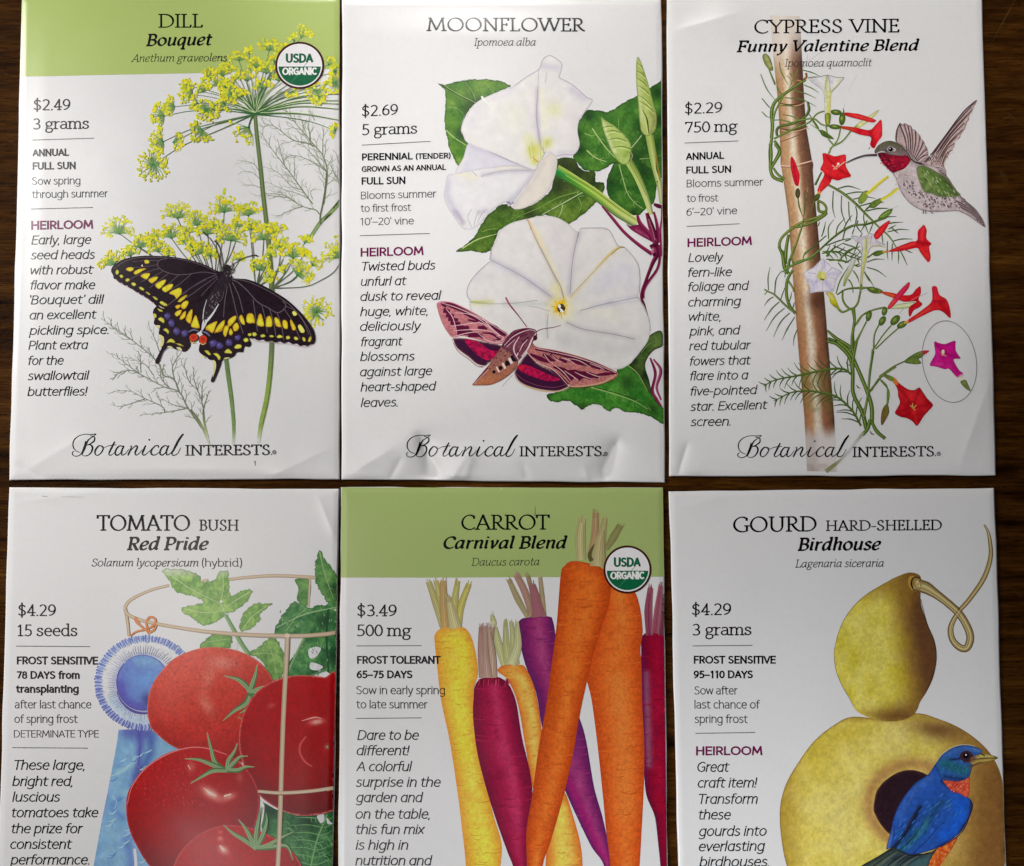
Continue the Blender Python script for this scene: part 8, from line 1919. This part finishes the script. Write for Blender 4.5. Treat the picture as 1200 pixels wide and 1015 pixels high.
def brand(p, x, y0, y1, xi0, xi1, cap, reg, col=(20, 17, 22)):
    """flowing script word, then spaced roman capitals, then a registered mark"""
    ik = Ink(p, 'brand_lettering')
    X = lambda a: x + a / 6.667
    Y = lambda a, b: (y0 + (y1 - y0) * (a / 1500.0)) - (295 - b) / 6.667
    S = [
        ([(268, 182), (262, 215), (246, 262), (225, 290), (195, 300), (170, 292), (164, 272), (178, 262)], (1.0, 1.5, 2.1, 1.5, .8, .8, 1.0, .8)),   # B stem
        ([(225, 272), (190, 255), (170, 222), (176, 178), (210, 145), (255, 130), (310, 130), (352, 128)], (.7, .9, 1.2, 1.1, .8, .7, .8, 1.0)),
        ([(352, 128), (318, 152), (285, 180), (258, 245), (240, 285)], (.5, .9, 1.6, 1.9, 1.2)),
        ([(300, 138), (335, 150), (335, 180), (300, 206), (268, 214)], (.7, 1.3, 1.6, 1.0, .6)),
        ([(268, 214), (308, 212), (322, 238), (308, 275), (280, 296), (250, 296), (238, 284)], (.6, 1.2, 1.9, 1.6, 1.0, .8, .6)),
        ([(396, 222), (372, 220), (346, 250), (342, 280), (358, 294), (384, 280), (404, 248), (402, 224), (390, 220), (405, 236), (440, 222)], (1.0, 1.3, 1.8, 1.7, 1.0, 1.0, 1.4, 1.2, .7, .6, .5)),  # o
        ([(496, 186), (470, 238), (450, 280), (458, 294), (480, 284), (505, 262)], (1.2, 1.9, 1.8, 1.1, .7, .5)), ([(440, 222), (470, 216), (510, 212)], (.7, .8, .7)),  # t
        ([(558, 224), (530, 222), (505, 252), (500, 282), (516, 294), (545, 270), (566, 226)], (1.1, 1.3, 1.8, 1.7, 1.0, .8, .8)), ([(568, 218), (550, 262), (552, 292), (578, 282), (606, 246)], (1.3, 1.9, 1.2, .7, .5)),  # a
        ([(614, 224), (628, 222), (618, 252), (598, 296)], (.6, 1.2, 1.8, 1.5)), ([(606, 275), (640, 236), (664, 220), (672, 234), (654, 276), (664, 293), (690, 276), (712, 248)], (.5, .7, 1.2, 1.7, 1.8, 1.1, .7, .5)),  # n
        ([(738, 218), (722, 252), (712, 282), (724, 294), (748, 280), (772, 256)], (1.3, 1.9, 1.7, 1.0, .7, .5)),  # i
        ([(836, 236), (836, 220), (812, 222), (784, 252), (780, 280), (800, 294), (826, 284), (850, 262)], (1.4, 1.0, 1.2, 1.8, 1.8, 1.1, .7, .5)),  # c
        ([(908, 224), (880, 222), (854, 252), (850, 282), (866, 294), (895, 270), (916, 226)], (1.1, 1.3, 1.8, 1.7, 1.0, .8, .8)), ([(918, 218), (900, 262), (902, 292), (928, 282), (955, 250)], (1.3, 1.9, 1.2, .7, .5)),  # a
        ([(1032, 128), (1000, 170), (960, 245), (942, 280), (952, 296), (985, 284), (1012, 236)], (1.5, 2.3, 2.3, 1.9, 1.2, .7, .5)),  # l
    ]
    for pts, w in S:
        ik.ribbon([(X(a), Y(a, b)) for a, b in pts], np.array(w) * 1.1, col, raw=True, step=1.2)
    ik.dot(X(766), Y(766, 174), 1.1, col, raw=True)
    text(ik, 'INTERESTS', xi0, xi1, y0, y1, cap, 'smallroman', col)
    ik.dot(xi1 + 1.9, y1 - 0.8, 0.8, col, raw=True)
    a = np.linspace(0, 2 * np.pi, 15)
    ik.ribbon(np.stack([reg[0] + 2.0 * np.cos(a), reg[1] + 2.0 * np.sin(a)], -1), .65, col, raw=True, smooth=False)
    text(ik, 'R', reg[0] - .8, reg[0] + .9, reg[1] + 1.1, reg[1] + 1.1, 2.3, 'medium', col)
    ik.build()


# --- dill
lines(dill, 'title_lettering', [('DILL', 185, 238, 32.6, 32.4)], 'roman', 16.2)
lines(dill, 'variety_lettering', [('Bouquet', 170.5, 249.7, 54.2, 53)], 'name', 14.2)
lines(dill, 'botanical_name', [('Anethum graveolens', 153, 266, 72.8, 72)], 'latin', 9.2, (44, 46, 30))
lines(dill, 'price_lettering', [('$2.49', 39, 82.3, 129.5, 129), ('3 grams', 38.5, 104, 151.8, 151)], 'serif', 13.5)
lines(dill, 'growing_notes', [('ANNUAL', 38, 81.5, 183.6, 182.7, 8.7, 'bold', K), ('FULL SUN', 37.8, 88.5, 199, 198.3, 8.7, 'bold', K),
                              ('Sow spring', 37.3, 94, 216.7, 216), ('through summer', 37, 126.7, 232.3, 231)], 'light', 8.9, KL)
lines(dill, 'heirloom_lettering', [('HEIRLOOM', 36, 109, 269.3, 268)], 'heir', 10.3, HE)
lines(dill, 'description_lettering', [
    ('Early, large', 36.3, 107, 286.7, 286), ('seed heads', 35.7, 111.3, 304.3, 303.5), ('with robust', 35.7, 109.7, 322, 321), ('flavor make', 35.3, 111.7, 339.5, 339),
    ('‘Bouquet’ dill', 35.3, 122, 356.9, 356), ('an excellent', 34.7, 113.7, 374.7, 373.5), ('pickling spice.', 33.7, 127, 392.7, 391.5), ('Plant extra', 33.3, 103.3, 410, 409.3),
    ('for the', 32.7, 74.7, 428, 427.5), ('swallowtail', 32.3, 104.7, 445.8, 445), ('butterflies!', 32, 102.7, 464.3, 463.7)], 'oblique', 10.6)
rules(dill, [(37.5, 164.2, 110.3, 162), (36.5, 245, 109, 243.2)])
# --- moonflower
lines(moon, 'title_lettering', [('MOONFLOWER', 499, 686.3, 36.5, 37)], 'roman', 15.8)
lines(moon, 'botanical_name', [('Ipomoea alba', 555, 627.7, 54, 53.9)], 'latin', 9.3, (48, 46, 46))
lines(moon, 'price_lettering', [('$2.69', 423.7, 466.3, 136.7, 134.7), ('5 grams', 424, 488.7, 158.7, 156.7)], 'serif', 13.4)
lines(moon, 'growing_notes', [('PERENNIAL', 423.7, 484.3, 188.3, 187, 8.3, 'bold', K), ('(TENDER)', 487.3, 528, 186.6, 185.6, 6.7, 'bold', K),
                              ('GROWN AS AN ANNUAL', 424, 523.3, 201.7, 199.3, 6.8, 'bold', K), ('FULL SUN', 423.3, 475, 216.7, 215.7, 8.7, 'bold', K),
                              ('Blooms summer', 422.7, 511.7, 233.7, 231.3), ('to first frost', 422.3, 482, 248.7, 247.3), ("10'–20' vine", 422, 485.3, 264.3, 263)], 'light', 8.9, KL)
lines(moon, 'heirloom_lettering', [('HEIRLOOM', 422, 496.3, 301, 299)], 'heir', 10.3, HE)
lines(moon, 'description_lettering', [
    ('Twisted buds', 423.7, 510.3, 317.7, 316), ('unfurl at', 423, 477, 335.3, 334.3), ('dusk to reveal', 422.3, 517.3, 353, 351.3), ('huge, white,', 422, 501.3, 370.7, 369.3),
    ('deliciously', 422, 493.7, 388, 387), ('fragrant', 422.7, 472.3, 406, 405), ('blossoms', 422, 486, 423.3, 422.7), ('against large', 422, 506.7, 441.3, 439.7),
    ('heart-shaped', 422.5, 511.3, 459, 457.7), ('leaves.', 422.7, 466, 477.3, 476.5)], 'oblique', 10.6)
rules(moon, [(424, 170.2, 504.7, 165.7), (421.7, 276.3, 503.7, 273.7)])
# --- cypress vine (its own spelling is kept)
CY_BACK = [('Ipomoea quamoclit', 919, 1022.3, 78.5, 77.8)]
lines(cypress, 'price_lettering', [('$2.29', 802.3, 846.3, 133.7, 132.2), ('750 mg', 802.6, 865, 155.9, 154)], 'serif', 13.2)
lines(cypress, 'growing_notes', [('ANNUAL', 803.7, 849.2, 187.8, 186.3, 8.6, 'bold', K), ('FULL SUN', 803.7, 856.7, 203.9, 202.5, 8.6, 'bold', K),
                                 ('Blooms summer', 804.4, 894.7, 219.7, 217.5), ('to frost', 804.4, 842, 236.9, 236.2), ("6'–20' vine", 804.4, 864.2, 253, 251)], 'light', 8.9, KL)
lines(cypress, 'heirloom_lettering', [('HEIRLOOM', 805, 881, 289.8, 287.2)], 'heir', 10.3, HE)
lines(cypress, 'description_lettering', [
    ('Lovely', 806.2, 847.8, 307.3, 306.5), ('fern-like', 805.8, 858, 324.8, 323.8), ('foliage and', 806, 878, 341.7, 339.9), ('charming', 806.5, 868.5, 359.6, 358),
    ('white,', 807.3, 844.5, 376.4, 376), ('pink, and', 807.6, 867.8, 393.6, 392), ('red tubular', 807.6, 880.7, 410.8, 409.5), ('fowers that', 808, 880.4, 428.7, 427.3),
    ('flare into a', 808.3, 877, 446, 444.7), ('five-pointed', 808.7, 887.9, 463.9, 462), ('star. Excellent', 808.7, 900, 482, 479.5), ('screen.', 809, 856, 499.7, 499)], 'oblique', 10.6)
rules(cypress, [(802.3, 167.7, 865.3, 165.2), (804.8, 265.5, 866.7, 262.3)])
# --- tomato (pale glare painted in as greyer ink below the title)
lines(tomato, 'title_lettering', [('TOMATO', 113.3, 222.3, 622, 622), ('BUSH', 233, 280, 622, 622, 13, 'smallroman')], 'roman', 18.3)
lines(tomato, 'variety_lettering', [('Red Pride', 148, 244.3, 644.7, 644.7)], 'name', 15.3, (40, 30, 32))
lines(tomato, 'botanical_name', [('Solanum lycopersicum', 107.3, 232.5, 664, 664), ('(hybrid)', 236.5, 283.3, 664, 664, 9.5, 'smallserif')], 'latin', 9.5, (58, 53, 55))
lines(tomato, 'price_lettering', [('$4.29', 21, 65.3, 722, 722), ('15 seeds', 20.3, 90.3, 745.7, 745.7)], 'serif', 14.2, (52, 46, 48))
lines(tomato, 'growing_notes', [('FROST SENSITIVE', 19.3, 115.3, 778.7, 778.9, 9.4, 'bold', (46, 40, 42)), ('78 DAYS from', 19, 93, 795.7, 795.7, 9.3, 'bold', (46, 40, 42)), ('transplanting', 18, 92, 812, 812, 9.3, 'bold', (46, 40, 42)),
                                ('after last chance', 17.3, 107, 830.3, 830.3), ('of spring frost', 17, 91, 847.3, 847.3), ('DETERMINATE TYPE', 16, 116, 864.3, 864.3, 8.5)], 'light', 9.6, (66, 60, 62))
lines(tomato, 'description_lettering', [
    ('These large,', 16.3, 99, 902.3, 902.3), ('bright red,', 14.3, 84.7, 921.3, 921.3), ('luscious', 14.3, 70.3, 939.7, 939.7), ('tomatoes take', 13.3, 115.3, 958, 958),
    ('the prize for', 13, 97.7, 976.7, 976.7), ('consistent', 12, 85, 995, 995), ('performance.', 11.7, 104.3, 1013.3, 1013.3)], 'oblique', 11.6)
rules(tomato, [(19, 757.2, 105.3, 757.8), (14.3, 876.2, 102.7, 876.8)])
# --- gourd
lines(gourd, 'title_lettering', [('GOURD', 859.2, 956.7, 623.8, 622.8), ('HARD-SHELLED', 967.4, 1103.6, 622.3, 621.3, 12.3, 'smallroman')], 'roman', 18)
lines(gourd, 'variety_lettering', [('Birdhouse', 934, 1032.3, 645.6, 644.8)], 'name', 15.2)
lines(gourd, 'botanical_name', [('Lagenaria siceraria', 931.6, 1035.5, 665.3, 664.5)], 'latin', 9.5, (46, 44, 46))
lines(gourd, 'price_lettering', [('$4.29', 810.5, 856.7, 721.2, 720.7), ('3 grams', 811.2, 880.4, 744.9, 744.5)], 'serif', 14.2)
lines(gourd, 'growing_notes', [('FROST SENSITIVE', 812.6, 909.7, 777.9, 777.9, 9.3, 'bold', K), ('95–110 DAYS', 813, 882, 795, 795, 9.3, 'bold', K),
                               ('Sow after', 813.7, 864.6, 814, 814), ('last chance of', 814, 891, 830.5, 830.5), ('spring frost', 814, 876.4, 847.4, 847.4)], 'light', 9.7, KL)
lines(gourd, 'heirloom_lettering', [('HEIRLOOM', 815, 893.3, 885.3, 885)], 'heir', 10.5, HE)
lines(gourd, 'description_lettering', [
    ('Great', 817.3, 855.3, 904.7, 904.7), ('craft item!', 817.7, 887.5, 923.3, 923), ('Transform', 818.7, 887.9, 942.3, 942), ('these', 818.4, 856.7, 960.6, 960.6),
    ('gourds into', 818.4, 898.3, 980, 979.6), ('everlasting', 818.7, 896.5, 997.9, 997.2), ('birdhouses.', 819.5, 901, 1016, 1015.6)], 'oblique', 11.8)
rules(gourd, [(811.6, 757, 881.8, 756.4), (814.8, 859.5, 885, 858.5)])
# --- carrot writing (over its green band) and the marks that sit over the pictures
lines(carrot, 'title_lettering', [('CARROT', 540.7, 644.3, 621, 620.7)], 'roman', 17.6)
lines(carrot, 'variety_lettering', [('Carnival Blend', 519.7, 665.3, 643.3, 643)], 'name', 14.6)
lines(carrot, 'botanical_name', [('Daucus carota', 552, 632, 663.3, 662.7)], 'latin', 9.4, (56, 60, 42))
lines(carrot, 'price_lettering', [('$3.49', 418.3, 464.7, 722.3, 722.3), ('500 mg', 418, 482.7, 745.7, 745.7)], 'serif', 14.2)
lines(carrot, 'growing_notes', [('FROST TOLERANT', 418, 517, 778, 778, 9.3, 'bold', K), ('65–75 DAYS', 418, 483, 795, 795, 9.3, 'bold', K),
                                ('Sow in early spring', 417.3, 521.3, 813.7, 813.7), ('to late summer', 417, 501.3, 830.3, 830.3)], 'light', 9.7, KL)
lines(carrot, 'description_lettering', [
    ('Dare to be', 418.3, 491, 867.3, 867.3), ('different!', 418, 480, 885.3, 885.3), ('A colorful', 417.3, 483, 904, 904), ('surprise in the', 416.7, 516.7, 922.3, 922.3),
    ('garden and', 416.7, 496, 940.3, 940.3), ('on the table,', 416.7, 503.7, 959.7, 959.7), ('this fun mix', 416.7, 498, 977.7, 977.7), ('is high in', 416.7, 478.3, 996, 996),
    ('nutrition and', 416.3, 506.7, 1014.3, 1014.3)], 'oblique', 11.6)
rules(carrot, [(417.7, 757, 494, 756.7), (417, 842, 494, 841.3)])
lines(cypress, 'title_lettering', [('CYPRESS VINE', 884, 1054.2, 39.4, 38)], 'roman', 16)
lines(cypress, 'variety_lettering', [('Funny Valentine Blend', 862.5, 1077.8, 61.2, 59.5)], 'name', 13.4)
lines(cypress, 'botanical_name', CY_BACK, 'latin', 9.3, (52, 48, 46))
brand(dill, 84 - 24, 534.0, 533.2, 216.7, 316, 12.3, (321.3, 530))
brand(moon, 475.7 - 24, 535.0, 534.6, 608.3, 705, 11.8, (709.7, 531.9))
brand(cypress, 863.9 - 24, 535.8, 534.8, 998.6, 1094.3, 12, (1100, 531.8))


def seal(p, cx, cy, R, Ry):
    """round certification mark: white upper half, green lower half, dark brown rim"""
    ik = Ink(p, 'certification_seal')
    a = np.linspace(0, 2 * np.pi, 49)[:-1]
    ring = lambda r: np.stack([cx + R * r * np.cos(a), cy + Ry * r * np.sin(a)], -1)
    ik.fill(ring(1.0), (62, 26, 20), smooth=False, raw=True, grain=0.02, step=3)
    ik.fill(ring(0.915), (232, 228, 230), smooth=False, raw=True, grain=0.01, step=3)
    b = np.linspace(0.035, math.pi - 0.035, 30)
    ik.fill(np.stack([cx + R * 0.865 * np.cos(b), cy + Ry * (0.02 + 0.835 * np.sin(b))], -1), (14, 98, 62), smooth=False, raw=True, grain=0.05, step=3)
    for k in range(3):
        q = [(cx - R * 0.45 + R * 0.3 * t, cy + Ry * (0.78 - 0.26 * t - 0.05 * k * t)) for t in (0.2 + .5 * k, 0.9 + .5 * k, 1.6 + .5 * k)]
        ik.ribbon(q, .5, (60, 128, 96), raw=True)
    o = ik.build()
    t = Ink(p, 'seal_lettering', parent=o)
    text(t, 'USDA', cx - R * 0.55, cx + R * 0.55, cy - Ry * 0.10, cy - Ry * 0.11, Ry * 0.40, 'black', (16, 96, 64))
    text(t, 'ORGANIC', cx - R * 0.70, cx + R * 0.70, cy + Ry * 0.41, cy + Ry * 0.40, Ry * 0.32, 'black', (232, 232, 230))
    t.build()


seal(dill, 351.2, 76.7, 28.8, 27.7)
seal(carrot, 735.3, 667.5, 28.2, 28.2)
